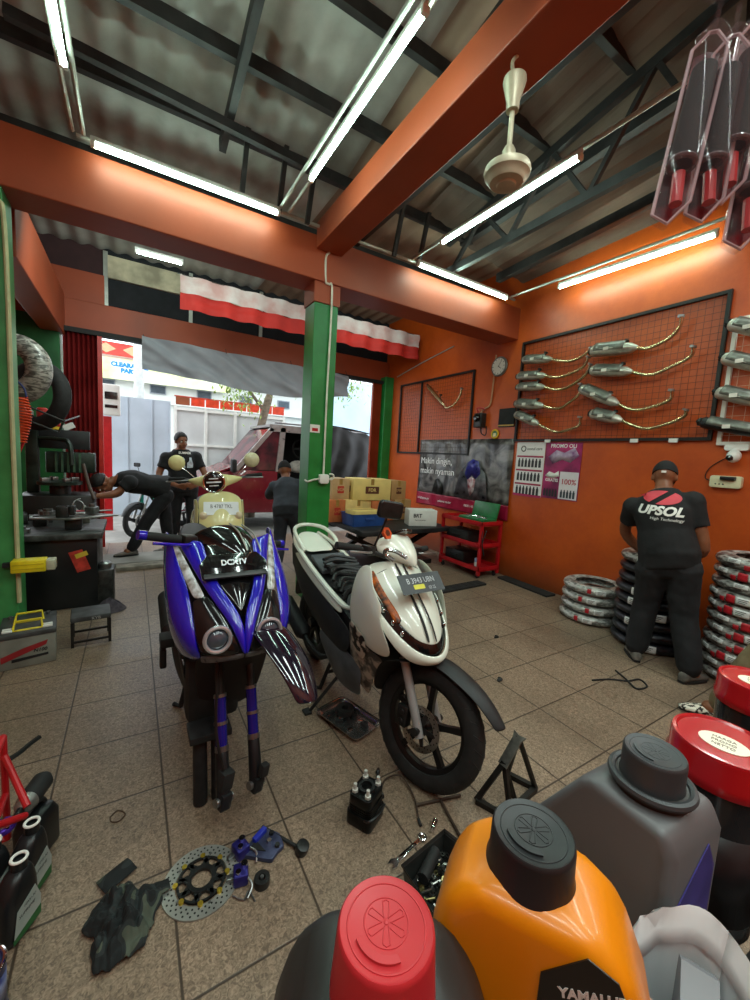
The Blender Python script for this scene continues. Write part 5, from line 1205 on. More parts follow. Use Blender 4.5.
# ---------------------------------------------------------------- trolley, lift table, boxes
o = thing('tool_trolley', 'red three shelf tool trolley against the right wall under the banner', 'trolley', (3.90, 3.86, 0))
for x in (-.17, .17):
    for y in (-.36, .36): B().box((x, y, .37), (.035, .035, .66)).build('post', redp, o)
for z in (.10, .40, .68):
    s = B().box((0, 0, z), (.38, .76, .012)).bb((-.19, -.38, z), (-.18, .38, z+.05)).bb((.18, -.38, z), (.19, .38, z+.05)).bb((-.19, -.38, z), (.19, -.37, z+.05)).bb((-.19, .37, z), (.19, .38, z+.05)).build('shelf', redp, o)
for x in (-.15, .15):
    for y in (-.33, .33): B().cyl((x-.01, y, .03), (x+.01, y, .03), .03, n=14).build('caster', matte, o)
rnd = random.Random(4)
for lab, dx, dy, z, d, m in (('black tool case on the middle shelf of the red trolley', -.02, .1, .406, (.26, .4, .15), matte), ('black parts box on the lower shelf of the red trolley', -.02, .12, .106, (.26, .36, .17), blackm), ('small blue can on the lower shelf of the red trolley', -.08, -.25, .106, (.08, .08, .13), None)):
    if m: q = thing('tool_case', lab, 'case', (3.90+dx, 3.86+dy, z)); B().box((0, 0, d[2]/2), d).build('case_body', m, q, bev=.01); B().tube(curve([(-d[0]/2, -.06, d[2]*.6), (-d[0]/2-.03, -.05, d[2]*.6), (-d[0]/2-.03, .05, d[2]*.6), (-d[0]/2, .06, d[2]*.6)], 3), .007, 6).build('handle', matte, q)
    else: q = thing('can', lab, 'can', (3.90+dx, 3.86+dy, z)); B().lathe([(0, 0), (.04, 0), (.04, .12), (.03, .13), (0, .13)], 20).build('can_body', mat('pale_blue_can', '8fa3c4', .4, var=.3), q); B().lathe([(.0405, .03), (.0405, .08)], 20, cap=False).build('can_label', whitep, q)
o = thing('tool_case', 'open green tool case on top of the red trolley', 'tool case', (3.93, 3.78, .687))
gcase = mat('green_case', '1d6b3a', .4, var=.2)
B().box((0, 0, .03), (.26, .44, .06)).build('tray', gcase, o, bev=.008); B(TR(.12, 0, .06) @ RY(.25)).box((0, 0, .10), (.03, .44, .20)).build('lid', gcase, o, bev=.008)
for k in range(9): B(TR(rnd.uniform(-.09, .06), -.18+.045*k, .068) @ RZ(rnd.uniform(-1, 1))).cyl((-.03, 0, 0), (.03, 0, 0), .009, n=8).build('socket', chrome, o)
for k, (x, y, lab) in enumerate(((3.84, 4.12, 'pair of pliers at the far end of the red trolley top'), (3.80, 3.54, 'screwdriver on the near end of the red trolley top'))):
    q = thing('hand_tool', lab, 'hand tool', (x, y, .70), .8*k); B().tube([(-.09, 0, 0), (0, 0, 0)], .013, 8).build('handle', redp if k else matte, q); B().tube([(0, 0, 0), (.09, .01, 0)], .005, 8).build('shank', steel, q)
q = B().tube(curve([(3.75, 3.50, .68), (3.72, 3.47, .5), (3.78, 3.47, .3), (3.73, 3.47, .45), (3.80, 3.48, .62)], 6), .006, 6).build('hanging_cable', matte); tag(q, 'black cable looped over the near side of the red trolley', 'cable')

o = thing('lift_table', 'low black motorcycle lift table carrying the cartons behind the white scooter', 'lift table', (3.02, 4.72, 0), .0)
B().box((.08, -.05, .52), (1.46, 1.1, .06)).build('platform', mat('black_tread_plate', '26282a', .5, .3, var=.25, scale=8), o, bev=.008)
B().box((0, -.46, .49), (1.28, .05, .06)).build('front_rail', js, o)
for s in (-1, 1):
    B(frame((s*.25, -.25*s, .25), (.9, 0, .42), (0, 0, 1))).box((0, 0, 0), (1.0, .05, .06)).build('scissor_arm', js, o)
    B(frame((s*.25, .30*s, .25), (-.9, 0, .42), (0, 0, 1))).box((0, 0, 0), (1.0, .05, .06)).build('scissor_arm', js, o)
B().box((0, 0, .03), (1.25, .8, .06)).build('base_frame', js, o)
ctape = mat('packing_tape', 'a07a3c', .35); cprint = mat('carton_print', '5b2f1a', .7); cred = mat('carton_red_print', 'b02a1c', .7)
cy = mat('yellow_carton', 'e0c678', .8, var=.08, scale=5); cb = mat('brown_carton', 'b28a58', .85, var=.1, scale=5); co_ = mat('orange_carton', 'bf6a3a', .8, var=.15, scale=6)
def carton(loc, d, m, lab, rz=0., txt=None, ink=None, face='y'):
    o = thing('carton', lab, 'carton', loc, rz, 'cartons on the lift table')
    B().box((0, 0, d[2]/2), d).build('box', m, o, bev=.004)
    B().box((0, 0, d[2]+.0005), (.05, d[1], .001)).box((0, -d[1]/2-.0005, d[2]*.86), (.05, .001, d[2]*.28)).build('tape', ctape, o)
    if txt:
        M = frame((0, -d[1]/2-.001, d[2]*.48), (1, 0, 0), (0, -1, 0)); p = B(M).prism(rrect(d[0]*.36, d[2]*.34, .01), 0, .001).build('printed_panel', ink or cprint, o)
        text(txt, d[2]*.22, m, 'printed_lettering', p, M @ TR(0, 0, .0012), bold=.001)
        M = frame((-d[0]/2-.001, 0, d[2]*.5), (0, -1, 0), (-1, 0, 0)); B(M).prism(rrect(d[1]*.4, d[2]*.3, .01), 0, .001).build('side_print', ink or cprint, o)
    return o
carton((2.70, 5.02, .551), (.42, .34, .30), mat('yellow_lid_carton', 'dcc07a', .8), 'wide yellow carton at the front left of the lift table', .05, None)
carton((3.10, 4.98, .551), (.36, .34, .29), co_, 'orange red carton in the bottom row behind the scooter mirror', -.06, 'KYT', cred)
carton((3.46, 5.02, .551), (.30, .34, .30), cb, 'brown carton at the right end of the bottom row', .04, 'OIL')
carton((2.92, 5.00, .848), (.58, .36, .30), cy, 'large yellow carton on top of the bottom row beside the green pillar', -.12, 'FDR')
carton((3.38, 5.04, .848), (.26, .34, .28), cb, 'brown carton on top at the right of the large yellow carton', .05, 'ASPIRA')
carton((2.45, 5.10, .848), (.28, .34, .29), mat('tan_carton', 'bb9a6e', .8, var=.1), 'tan carton with red mark on top, touching the green pillar', .03, 'NGK', cred)
carton((2.38, 5.02, .551), (.26, .34, .30), co_, 'orange carton at the left end of the bottom row, partly behind the pillar', .0, 'AHM', cred)
o = thing('crate', 'blue plastic crate edge in front of the yellow cartons', 'crate', (2.66, 4.62, .546), .04); B().rings([[V(x*k, y*k, z) for x, y in rrect(.52, .34, .02, 2)] for z, k in ((0, .92), (.16, 1), (.165, 1.03), (.16, .96), (.01, .88))]).build('tub', mat('blue_plastic', '234a8c', .45, var=.15), o, smooth=30)
B().box((0, -.172, .10), (.14, .012, .035)).build('handle', mat('blue_plastic', '234a8c'), o, bev=.003)
o = thing('carton', 'small flat yellow carton lying in the blue crate', 'carton', (2.66, 4.63, .56), .1); B().box((0, 0, .10), (.42, .25, .18)).build('box', cy, o, bev=.004); B().box((0, 0, .191), (.42, .05, .001)).build('tape', ctape, o)
o = thing('carton', 'white carton alone on the right half of the lift table', 'carton', (3.46, 4.40, .551), -.35)
B().box((0, 0, .11), (.40, .24, .22)).build('box', mat('white_carton', 'dcdcd6', .7, var=.05), o, bev=.004); M = frame((0, -.1205, .11), (1, 0, 0), (0, -1, 0)); text('BRT', .07, labt, 'printed_lettering', o, M @ TR(-.08, .03, .001), bold=.002); text('MADE IN JAPAN', .022, labt, 'printed_lettering', o, M @ TR(-.04, -.03, .001))
B().prism(rrect(.06, .06, .004), 0, .001, frame((.201, .0, .10), (0, 1, 0), (1, 0, 0))).build('printed_mark', labt, o)
# ---------------------------------------------------------------- counter and bottles in front of the viewer
o = thing('counter', 'dark counter edge carrying the oil bottles at the bottom of the view', 'counter', (.3, -.1, 0))
poly = [(.02, -.35), (.02, .17), (.10, .195), (.24, .185), (.33, .215), (.36, .23), (.43, .23), (.55, .20), (.76, .21), (.76, -.35)]
cdark = mat('dark_laminate', '17130f', .5, var=.3, scale=6)
B().prism(poly, .985, 1.01).build('top', cdark, o, bev=.002); B().prism([(x*.97, y-.02) for x, y in poly], .06, .985).build('cabinet', cdark, o); B().prism([(x*.9, y-.06) for x, y in poly], 0, .06).build('plinth', matte, o)
ZC = 1.0105
def cap_emblem(parent, z, r, m, wing=True):
    """embossed ring, six-armed wheel and scroll on a cap"""
    B().torus(TR(0, 0, z), r*.84, r*.018, 40, 6).build('embossed_ring', m, parent)
    B().torus(TR(0, r*.06, z), r*.48, r*.016, 36, 6).build('embossed_ring', m, parent)
    for k in range(3):
        b = B()
        for j in (0, 1):
            a = PI/2+2*PI*k/3+j*PI; T = TR(0, r*.06, z) @ RZ(a)
            b.at(T).tube([(r*.07, -r*.05, 0), (r*.40, -r*.075, 0)], r*.016, 6).tube([(r*.07, r*.05, 0), (r*.40, r*.075, 0)], r*.016, 6)
            b.tube([(r*.40, -r*.075, 0), (r*.44, 0, 0), (r*.40, r*.075, 0)], r*.016, 6)
        b.build('embossed_fork', m, parent)
    B().ell((0, r*.06, z), (r*.06, r*.06, r*.03), 12, 6).build('embossed_hub', m, parent)
    if wing:
        pts = [(r*.70*math.cos(a), r*.70*math.sin(a)) for a in [math.radians(205+8*i) for i in range(12)]]; q = [(x*.80, y*.80) for x, y in pts[::-1]]
        B().prism(pts+q, z-.0008, z+.0012).build('embossed_scroll', m, parent)
def bottle(name, label, cap_top, H, w, d, rot, bm, cm, capr, caph, shoulder, cat='bottle', capname='cap', neck_off=(0, 0), conic=1.08, sh=None, collar=False):
    """oblong oil bottle standing upright, cap centre on the given point"""
    x, y, z = cap_top
    o = thing(name, label, cat, (x, y, z-H), rot)
    nx, ny = neck_off; R = []
    body_h = H-caph
    tab = sh or [(0, .93), (.03, 1.), (shoulder*.7, 1.), (shoulder, .97), (shoulder+.10, .86), (shoulder+.19, .66), (shoulder+.26, .48)]
    for t, k in tab:
        zz = t*body_h; ox = nx*max(0, (1-k))/.5; cx = 0
        wk = w*k; dk = d*(k if k < .8 else k); dk = max(min(dk, d), capr*1.7); wk = max(wk, capr*1.75)
        R.append([V(px-nx*(min(1, (k-.45)/.5)), py-ny*(min(1, (k-.45)/.5)), zz) for px, py in rrect(wk, dk, min(wk, dk)*.42, 5)])
    body = B().rings(R).build('body', bm, o, smooth=60, sub=1)
    B().cyl((0, 0, tab[-1][0]*body_h-.004), (0, 0, H-.004), capr*.86, n=28).build('neck', bm, o)
    b = B(); z0, z1 = H-caph, H
    b.lathe([(capr*.5, z0), (capr*conic*1.02, z0), (capr*conic*1.02, z0+.003), (capr*1.0, z1-.004), (capr*.96, z1-.0015), (capr*.90, z1), (capr*.86, z1-.0006), (0, z1-.0006)], 56)
    c = b.build(capname, cm, o, smooth=40)
    b = B()
    for k in range(40):
        a = 2*PI*k/40; b.at(RZ(a)).box((capr*(1+conic)/2-.0002, 0, (z0+z1)/2-.002), (.0011, .0011, (z1-z0)*.62), RY(math.atan((conic-1)*capr/caph)).to_3x3() if conic > 1 else None)
    if collar: b.at(Matrix()).torus(TR(0, 0, z0-.002), capr*1.16, .0035, 48, 8)
    b.build('grip_ribs', cm, c)['kind'] = 'stuff'
    return o, c
def can_bottle(name, label, cap_top, H, prof, d, rot, bm, cm, capr, caph, bev=.010, conic=1.0, rim=1.03, necks=.88):
    """bottle whose broad side has the outline prof (x, z from the cap axis), thickness d, standing upright"""
    x, y, z = cap_top
    o = thing(name, label, 'bottle', (x, y, z-H), rot)
    R = []; k = len(prof); L_ = [p for p in prof]
    F0 = frame((0, 0, 0), (1, 0, 0), (0, -1, 0))
    bo = B(F0).prism(L_, -d/2, d/2).build('body', bm, o, smooth=60, bev=bev, seg=4)
    B().cyl((0, 0, max(p[1] for p in prof)-.006), (0, 0, H-.004), capr*necks, n=28).build('neck', bm, o)
    b = B(); z0, z1 = H-caph, H
    b.lathe([(capr*.5, z0), (capr*conic*rim, z0), (capr*conic*rim, z0+.0035), (capr*conic, z0+.0055), (capr*1.0, z1-.003), (capr*.985, z1-.001), (capr*.95, z1), (capr*.90, z1-.0007), (0, z1-.0007)], 64)
    c = b.build('cap', cm, o, smooth=40)
    return o, c
az = math.atan2(-1.0, -.62)
facing = lambda p: math.atan2(p[1], p[0])-PI/2           # bottle's broad side towards the viewer
oranget = mat('orange_bottle_plastic', 'dc7f08', .32, var=.06, scale=8, coat=.2); chark = mat('charcoal_bottle_plastic', '2b2a29', .42, var=.15, scale=8); greyb = mat('grey_bottle_plastic', '5a5a5c', .4, var=.08, scale=6)
capred = mat('red_cap_plastic', 'b3262d', .4, var=.05); capblk = mat('black_cap_plastic', '1d1e20', .4, var=.1); capgrey = mat('dark_grey_cap', '34373a', .45, var=.1); lidred = mat('glossy_red_lid', 'a8121c', .22, coat=.4, var=.05)
p = (.1045, .1375, 1.2345)
o, c = can_bottle('oil_bottle', 'charcoal oil bottle with embossed red cap, nearest at the bottom of the view', p, .2238, [(-.058, 0), (.062, 0), (.062, .145), (.052, .172), (.030, .190), (-.030, .190), (-.050, .172), (-.058, .145)], .078, -.55, chark, capred, .0240, .036, bev=.018, conic=1.08, rim=1.01)
cap_emblem(c, .2231, .0228, capred)
p = (.2025, .1290, 1.2455)
o, c = can_bottle('oil_bottle', 'orange oil bottle with embossed black cap and black label', p, .2348, [(-.050, 0), (.066, 0), (.068, .10), (.066, .165), (.052, .198), (.030, .213), (-.026, .213), (-.044, .197), (-.051, .172), (-.046, .10)], .062, -.98, oranget, capblk, .0236, .0265, bev=.013, conic=1.02, rim=1.05)
cap_emblem(c, .2341, .0222, capblk)
Ml = frame((.034, -.0313, .176), (1, 0, 0), (0, -1, 0))
lb = B(Ml).prism([(-.026, -.10), (.024, -.10), (.023, .000), (.010, .026), (-.004, .031), (-.024, .010)], 0, .0008).build('label', mat('black_label', '1a1714', .35, var=.1), o)
text('YAMALUBE', .0072, mat('label_silver', 'd9d6d0', .4, var=0), 'label_lettering', lb, Ml @ TR(.001, .012, .001) @ RZ(.42), shear=.25, bold=.0003, ext=.0001); text('SPORT', .009, mat('label_gold', 'b48a34', .4, var=0), 'label_lettering', lb, Ml @ TR(.007, .001, .001) @ RZ(.42), shear=.25, ext=.0001)
p = (.3755, .1380, 1.2281)
o, c = can_bottle('oil_bottle', 'grey oil bottle with black cap and violet label, between the orange bottle and red lids', p, .2174, [(-.083, 0), (.039, 0), (.039, .166), (.030, .184), (-.028, .184), (-.039, .176), (-.078, .114), (-.083, .098)], .080, -1.62, greyb, capgrey, .0230, .027, bev=.008, conic=1.0, rim=1.03)
cap_emblem(c, .2166, .0216, capgrey)
B().torus(TR(0, 0, .192), .0290, .0035, 44, 8).build('collar_ring', capgrey, o); B().cyl((0, 0, .182), (0, 0, .193), .0275, n=32).build('collar', mat('dark_collar', '2d2a28', .4), o)
Ml = frame((.0393, .0, .078), (0, 1, 0), (1, 0, 0))
lb = B(Ml).prism([(-.027, -.08), (.027, -.08), (.027, .060), (.012, .085), (-.027, .05)], 0, .0008).build('label', mat('violet_label', '3c3486', .35, var=.25, scale=30), o)
pl = B(Ml).prism([(-.020, -.075), (.022, -.075), (.022, .022), (-.020, .008)], .001, .0016).build('data_panel', mat('label_white', 'd5d3dc', .5, var=0), o)
for k in range(6): B(Ml).box((-.002+.002*(k % 2), -.002-.012*k, .0018), (.030-.006*(k % 2), .0022, .0002)).build('printed_line', labt, pl)
# red-lidded jars
def jar(cx, cy, zt, r, label, H, stick=True):
    o = thing('jar', label, 'jar', (cx, cy, zt-H), facing((cx, cy)))
    jm = mat('smoky_dark_jar', '26282b', .18, var=.15, coat=.3)
    B().lathe([(0, 0), (r*.86, 0), (r*.92, .006), (r*.92, H*.55), (r*.95, H-.03), (r*.9, H-.012), (0, H-.012)], 44).build('jar_body', jm, o, smooth=50)
    B().lathe([(r*.925, H*.12), (r*.925, H*.60)], 44, cap=False).build('dark_label', mat('jar_label', '111317', .4, var=.4, scale=20), o, thick=.0005)
    lid = B().lathe([(r*.9, H-.034), (r*1.02, H-.034), (r*1.04, H-.030), (r*1.04, H-.024), (r*1.0, H-.021), (r*1.0, H-.003), (r*.97, H), (r*.90, H+.0005), (r*.86, H-.0015), (0, H-.0015)], 56).build('lid', lidred, o, smooth=40)
    if stick:
        st = B(TR(0, -r*.12, 0)).lathe([(0, H-.0014), (r*.40, H-.0014), (r*.40, H-.0008), (0, H-.0008)], 36, sx=1.15, sy=.9).build('sticker', mat('cream_sticker', 'e4dcc8', .5, var=.05), lid)
        for k in range(3): text(('HARGA', 'PROMO', 'NETTO')[k], r*.13, mat('sticker_ink', '6a4a3c', .5, var=0), 'sticker_lettering', st, TR(0, r*(.04-.16*k), H-.0006), ext=.0001)
jar(.508, .130, 1.198, .0435, 'smoky jar with glossy red lid and cream sticker, nearer of the two', .1875)
jar(.705, .158, 1.196, .040, 'smoky jar with glossy red lid, farther one at the right edge', .1855)
# white carrier bag
bagm = mat('white_carrier_bag', 'e6e8ea', .3, trans=.1, var=.05); 
rows = []
for i in range(12):
    t = i/11; row = []
    for k in range(49):
        a = 2*PI*k/48; r = (.036+.004*t)*(1+.10*noise.noise(V(math.cos(a)*2, math.sin(a)*2, t*2.5))+.05*noise.noise(V(math.cos(a)*6, math.sin(a)*6, t*7)))
        row.append((r*math.cos(a), r*math.sin(a), t*.135+.010*math.sin(2*a+1)*t))
    rows.append(row)
for i in range(3):
    t = i/2; row = []
    for k in range(49):
        a = 2*PI*k/48; r = (.040-.006*t)*(1+.10*noise.noise(V(math.cos(a)*2.6, math.sin(a)*2, 6)))
        row.append((r*math.cos(a), r*math.sin(a), .133-.02*t+.010*math.sin(2*a+1)))
    rows.append(row)
o = thing('carrier_bag', 'crumpled white plastic bag with grey card inside, bottom right corner', 'bag', (.302, .070, ZC))
B().grid(rows).build('bag_film', bagm, o, thick=.0008, smooth=80)
B(TR(.005, 0, 0) @ RZ(.4)).prism([(-.024, .0), (.024, .0), (.026, .115), (.014, .124), (.0, .116), (-.024, .112)], -.010, .010, RX(PI/2)).build('grey_card', mat('grey_card', '7d7c80', .6, var=.08), o)
# dark blister packs standing behind the jars
for k, (x, y, rz, lab) in enumerate(((.57, .050, -.5, 'dark clear pack with brown print standing under the nearer red lid'), (.635, .06, -.55, 'dark clear pack behind the first one, at the right edge below the red lids'))):
    o = thing('blister_pack', lab, 'blister pack', (x, y, ZC), rz, 'dark packs on the counter'); B().prism(rrect(.09, .03, .008), 0, .13).build('shell', mat('dark_clear_shell', '181412', .12, coat=.6, var=.5, scale=25, col2='3f2f22'), o, bev=.003)
    B().box((.0, -.0155, .085), (.06, .001, .05)).build('printed_card', mat('brown_print', '4a3524', .5, var=.5, scale=60, col2='1c1512'), o)
# hanging grip packs, upper right
clearm = mat('clear_blister', '8a7074', .05, alpha=.10, var=0, spec=.8); redc = mat('dark_red_backing', '8a1a28', .4, var=.35, scale=25, col2='3a1216')
def grip_pack(bot, top, lab, first=None):
    bot, top = V(*bot), V(*top); ax = top-bot; L = ax.length
    o = thing('grip_pack', lab, 'grip pack', (bot+top)/2, 0, 'clear packs of handle grips hanging at the upper right')
    M = frame((0, 0, 0), ax, (-.75, -.55, .25)); w_ = .037
    out = [(-L/2, .0), (-L/2+.028, -w_/2), (L/2-.02, -w_/2), (L/2, -w_/2+.014), (L/2, w_/2-.014), (L/2-.02, w_/2), (-L/2+.012, w_/2)]
    b = B(M); n = len(out)
    shell = [[M @ V(x*1., y, z) for x, y in out] for z in (-.016, .016)]
    B(M).prism(out, -.017, .017).build('clear_shell', clearm, o, bev=.004)
    B(M).tube([(x, y, .0) for x, y in out], .0022, 6, loop=True).build('rim_flange', mat('clear_rim', 'd9c0c6', .15, alpha=.6, var=.1), o)
    B(M).prism([(L*.27, -.014), (L*.44, -.014), (L*.46, 0), (L*.44, .014), (L*.27, .014)], -.0145, -.0135).build('backing_card', redc, o); B(M).prism([(-L*.46, 0), (-L*.38, -.015), (-L*.18, -.015), (-L*.18, .015), (-L*.42, .015)], -.0145, -.0135).build('backing_card', redc, o)
    B(M).tube([(-L*.19, 0, 0), (-L*.18, 0, 0), (L*.30, 0, 0), (L*.31, 0, 0)], [.012, .0152, .0138, .009], 18).build('handle_grip', gripm, o)
    B(M).torus(TR(-L*.19, 0, 0) @ RY(PI/2), .014, .0035, 24, 8).build('grip_flange', mat('clear_ring', '7a6a6e', .15, alpha=.6, var=.1), o)
    B(M).tube([(-L*.40, -.004, 0), (-L*.24, 0, 0)], .007, 10).build('bar_end', redp, o)
    B(M).tube([(L/2-.005, 0, 0), (L/2+.04, 0, .0)], .003, 6).build('hang_tab', clearm, o)
    return o
for bt, tp, lab in (((.575, .277, 1.772), (.628, .276, 2.015), 'leftmost clear pack holding a black handle grip, hanging at upper right'),
                    ((.612, .255, 1.777), (.650, .262, 2.012), 'second clear grip pack from the left, overlapping the leftmost one'),
                    ((.632, .244, 1.800), (.672, .245, 2.03), 'third clear grip pack from the left, hanging a little higher'),
                    ((.652, .225, 1.745), (.690, .228, 1.98), 'lowest clear grip pack, hanging at the right edge'),
                    ((.690, .225, 1.80), (.725, .225, 2.03), 'clear grip pack behind the others, cut by the right edge'),
                    ((.598, .262, 2.032), (.64, .262, 2.27), 'clear grip pack of the upper row, only its red tip in view')):
    grip_pack(bt, tp, lab)
o = thing('display_rail', 'steel rail the grip packs hang from, above the view', 'rail', (.68, .245, 2.34))
B().tube([(-.12, .03, 0), (.14, -.03, 0)], .006, 8).build('bar', steel, o); B().tube([(.1, -.02, 0), (.1, -.02, 1.2)], .006, 8).build('hanger', steel, o)
# left: oil bottles, red stand, impact wrench, can
def flat_bottle(x, y, rz, lab, lm=None):
    o = thing('oil_bottle', lab, 'bottle', (x, y, 0), rz, 'black oil bottles on the floor')
    bk = mat('black_bottle_plastic', '16181a', .35, var=.15)
    R = [[V(px+ox, py, z) for px, py in rrect(w_, d_, d_*.4, 5)] for z, w_, d_, ox in ((0, .105, .062, 0), (.006, .112, .068, 0), (.11, .112, .068, 0), (.15, .105, .066, .002), (.18, .075, .058, .010), (.20, .05, .048, .016))]
    B().rings(R).build('body', bk, o, smooth=60, sub=1)
    B(TR(.018, 0, 0)).lathe([(.016, .195), (.02, .195), (.02, .226), (.016, .226), (.016, .195)], 24, cap=False).build('neck', bk, o)
    B(TR(.018, 0, .226)).torus(Matrix(), .0185, .0042, 28, 8).build('seal_ring', whitep, o); B(TR(.018, 0, 0)).cyl((0, 0, .19), (0, 0, .212), .0158, n=18).build('dark_inside', matte, o)
    for s in (-1, 1):
        M = frame((0, s*.0347, .075), (-s, 0, 0), (0, s, 0))
        g = B(M).prism([(-.045, -.06), (.045, -.06), (.048, .0), (.03, .055), (-.03, .03)], 0, .0006).build('label', mat('grey_green_label', '8e9a94', .4, var=.2, scale=10, col2='a7aba6'), o)
        B(M).prism([(-.045, -.06), (.045, -.06), (.046, -.03), (-.046, -.045)], .0008, .0012).build('green_band', mat('green_band', '1f5a2c', .4), g)
        text('SUPREME', .013, labt, 'label_lettering', g, M @ TR(.0, .005, .001), shear=.2, ext=.0001); text('10W-30', .012, labt, 'label_lettering', g, M @ TR(.01, .026, .001), shear=.2, ext=.0001)
    return o
flat_bottle(-.305, 1.40, 1.0, 'open black oil bottle with grey green label, nearest on the floor at the left')
flat_bottle(-.295, 1.525, 1.1, 'open black oil bottle standing behind the nearest one, partly hidden')
flat_bottle(-.385, 1.50, 1.0, 'open black oil bottle at the left edge beside the first two')
o = thing('oil_jug', 'plain black jug standing behind the open oil bottles', 'jug', (-.30, 1.68, 0), 1.1)
B().rings([[V(px, py, z) for px, py in rrect(w_, d_, .02, 4)] for z, w_, d_ in ((0, .12, .08), (.006, .125, .085), (.12, .125, .085), (.15, .10, .07), (.155, .09, .06))]).build('body', mat('black_bottle_plastic', '16181a'), o, smooth=50); B().tube(curve([(-.04, 0, .15), (-.04, 0, .18), (.02, 0, .18), (.04, 0, .15)], 4), .009, 8).build('handle', matte, o)
o = thing('impact_wrench', 'stubby air impact wrench with silver front lying on the black jug', 'impact wrench', (-.315, 1.70, .20), 1.25)
B().tube([(-.02, 0, 0), (.0, 0, 0), (.07, 0, .0), (.09, 0, 0)], [.028, .034, .034, .02], 20).build('motor_housing', matte, o); B().tube([(-.06, 0, 0), (-.05, 0, 0), (-.02, 0, 0), (-.015, 0, 0)], [.014, .026, .034, .03], 20).build('hammer_case', mat('cast_silver', '9c9c98', .35, .8, var=.2), o)
B().tube([(-.11, 0, 0), (-.06, 0, 0)], .012, 12).build('anvil', dsteel, o); B().box((.03, .0, -.03), (.035, .03, .06)).build('grip', matte, o, bev=.008)
o = thing('roller_stand', 'bright red tubular stand at the left edge of the floor', 'stand', (-.40, 1.62, 0))
for a, b_ in (((.0, -.18, .0), (.0, -.18, .40)), ((.0, .16, 0), (.0, .16, .40)), ((0, -.18, .40), (0, .16, .40)), ((0, .16, .33), (.085, .02, .21)), ((0, -.18, .33), (.085, -.02, .21)), ((-.3, .16, 0), (0, .16, 0)), ((-.3, -.18, 0), (0, -.18, 0)), ((0, -.18, .18), (.0, .16, .18))): B().tube([a, b_], .011, 10).build('tube', redp, o)
o = thing('piston_clamp', 'purple anodised clamp ring resting on the red stand', 'clamp', (-.372, 1.60, .195), .4)
B().torus(Matrix(), .026, .011, 24, 10).build('ring', mat('bright_violet', '5a34b8', .3, .5, var=.25), o)
for k in range(5): B(RZ(2*PI*k/5)).cyl((.026, 0, .006), (.026, 0, .014), .007, n=10).build('bolt', chrome, o)
o = thing('spray_can', 'dark blue tin with open silver rim at the lower left corner', 'tin', (-.335, 1.20, 0))
B().lathe([(0, 0), (.052, 0), (.052, .004), (.05, .006), (.05, .145), (.0, .145)], 32).build('tin_body', mat('navy_tin', '1a2148', .3, var=.3, scale=12), o); B(TR(0, 0, .148)).torus(Matrix(), .049, .005, 36, 8).build('rim', chrome, o); B().lathe([(0, .146), (.02, .146), (.016, .156), (0, .156)], 20).build('spout', brass, o); B().lathe([(.0505, .05), (.0505, .12)], 32, cap=False).build('label', mat('tin_label', '8c94b4', .4, var=.5, scale=20, col2='2a3064'), o, thick=.0004)
# ---------------------------------------------------------------- fan, flag, curtain, pillar fittings
cream = mat('aged_cream_metal', 'b3ab92', .4, .2, var=.15)
o = thing('ceiling_fan', 'cream ceiling fan motor without blades hanging from the long roof beam', 'ceiling fan', (1.5, 1.44, 2.75))
B().lathe([(0, 0), (.04, 0), (.045, .008), (.075, .012), (.082, .02), (.087, .035), (.102, .045), (.106, .06), (.102, .075), (.075, .092), (.045, .10), (0, .10)], 40).build('motor', cream, o, smooth=40)
B().torus(TR(0, 0, .018), .06, .005, 36, 8).build('bottom_ring', cream, o)
B().lathe([(.0, .10), (.026, .10), (.03, .15), (.02, .17), (0, .17)], 20).build('lower_collar', cream, o)
B().cyl((0, 0, .16), (0, 0, .35), .012, n=12).build('down_rod', cream, o)
B().lathe([(0, .32), (.028, .32), (.03, .36), (.052, .44), (.05, .455), (0, .455)], 24).build('canopy', cream, o)
B().tube(curve([(0, 0, .45), (-.015, .01, .52), (.01, 0, .56)], 5), .008, 8).build('hanging_cord', cream, o)
o = thing('flag', 'long red and white bunting cloth hung beyond the cross beam', 'flag', (2.27, 5.5, 3.09))
def cloth(x0, x1, z0, z1, amp, nx=90, nz=8, ph=0, sag=0.):
    return [[(x0+(x1-x0)*i/nx, amp*math.sin(i*.75+ph)+amp*1.4*noise.noise(V(i*.12, j*.25, ph)), z0+(z1-z0)*j/nz-sag*math.sin(PI*i/nx)) for i in range(nx+1)] for j in range(nz+1)]
wm_ = mat('white_flag_cloth', 'c3b8b3', .8, var=.15, scale=4, col2='b28a84'); rm_ = mat('red_flag_cloth', 'ab2219', .75, var=.12, scale=3)
B().grid(cloth(-1.77, 1.76, .19, .39, .020)).build('white_half', wm_, o, smooth=70); B().grid(cloth(-1.77, 1.76, 0, .19, .028, ph=1)).build('red_half', rm_, o, smooth=70)
B().tube([(-1.8, .01, .39), (1.79, .01, .39)], .004, 6).build('cord', dsteel, o)
o = thing('cloth_sheet', 'pale grey cloth sheet sagging across the top of the street opening', 'curtain', (0, 6.40, 0))
rows = []
for j in range(15):
    v = j/14; row = []
    for i in range(91):
        u = i/90; x = .12+3.12*u; top = 2.90-.06*u; bot = 2.46-.10*math.sin(PI*min(1, u*1.05))+(.0 if u < .93 else .0)
        f = .02*1.6*math.sin(26*(u*1.0-v*.35)+2*noise.noise(V(u*4, v*2, 0)))+.012*math.sin(60*(u-.25*v)); row.append((x, f, top+(bot-top)*v+.03*math.sin(7*u)*v))
    rows.append(row)
B().grid(rows).build('sheet', mat('grey_cloth', '94979f', .8, var=.12, scale=3), o, smooth=80)
for x in (.14, 1.2, 2.2, 3.2): B().tube([(x, .0, 2.86), (x, .06, 2.93)], .005, 6).build('tie', matte, o)
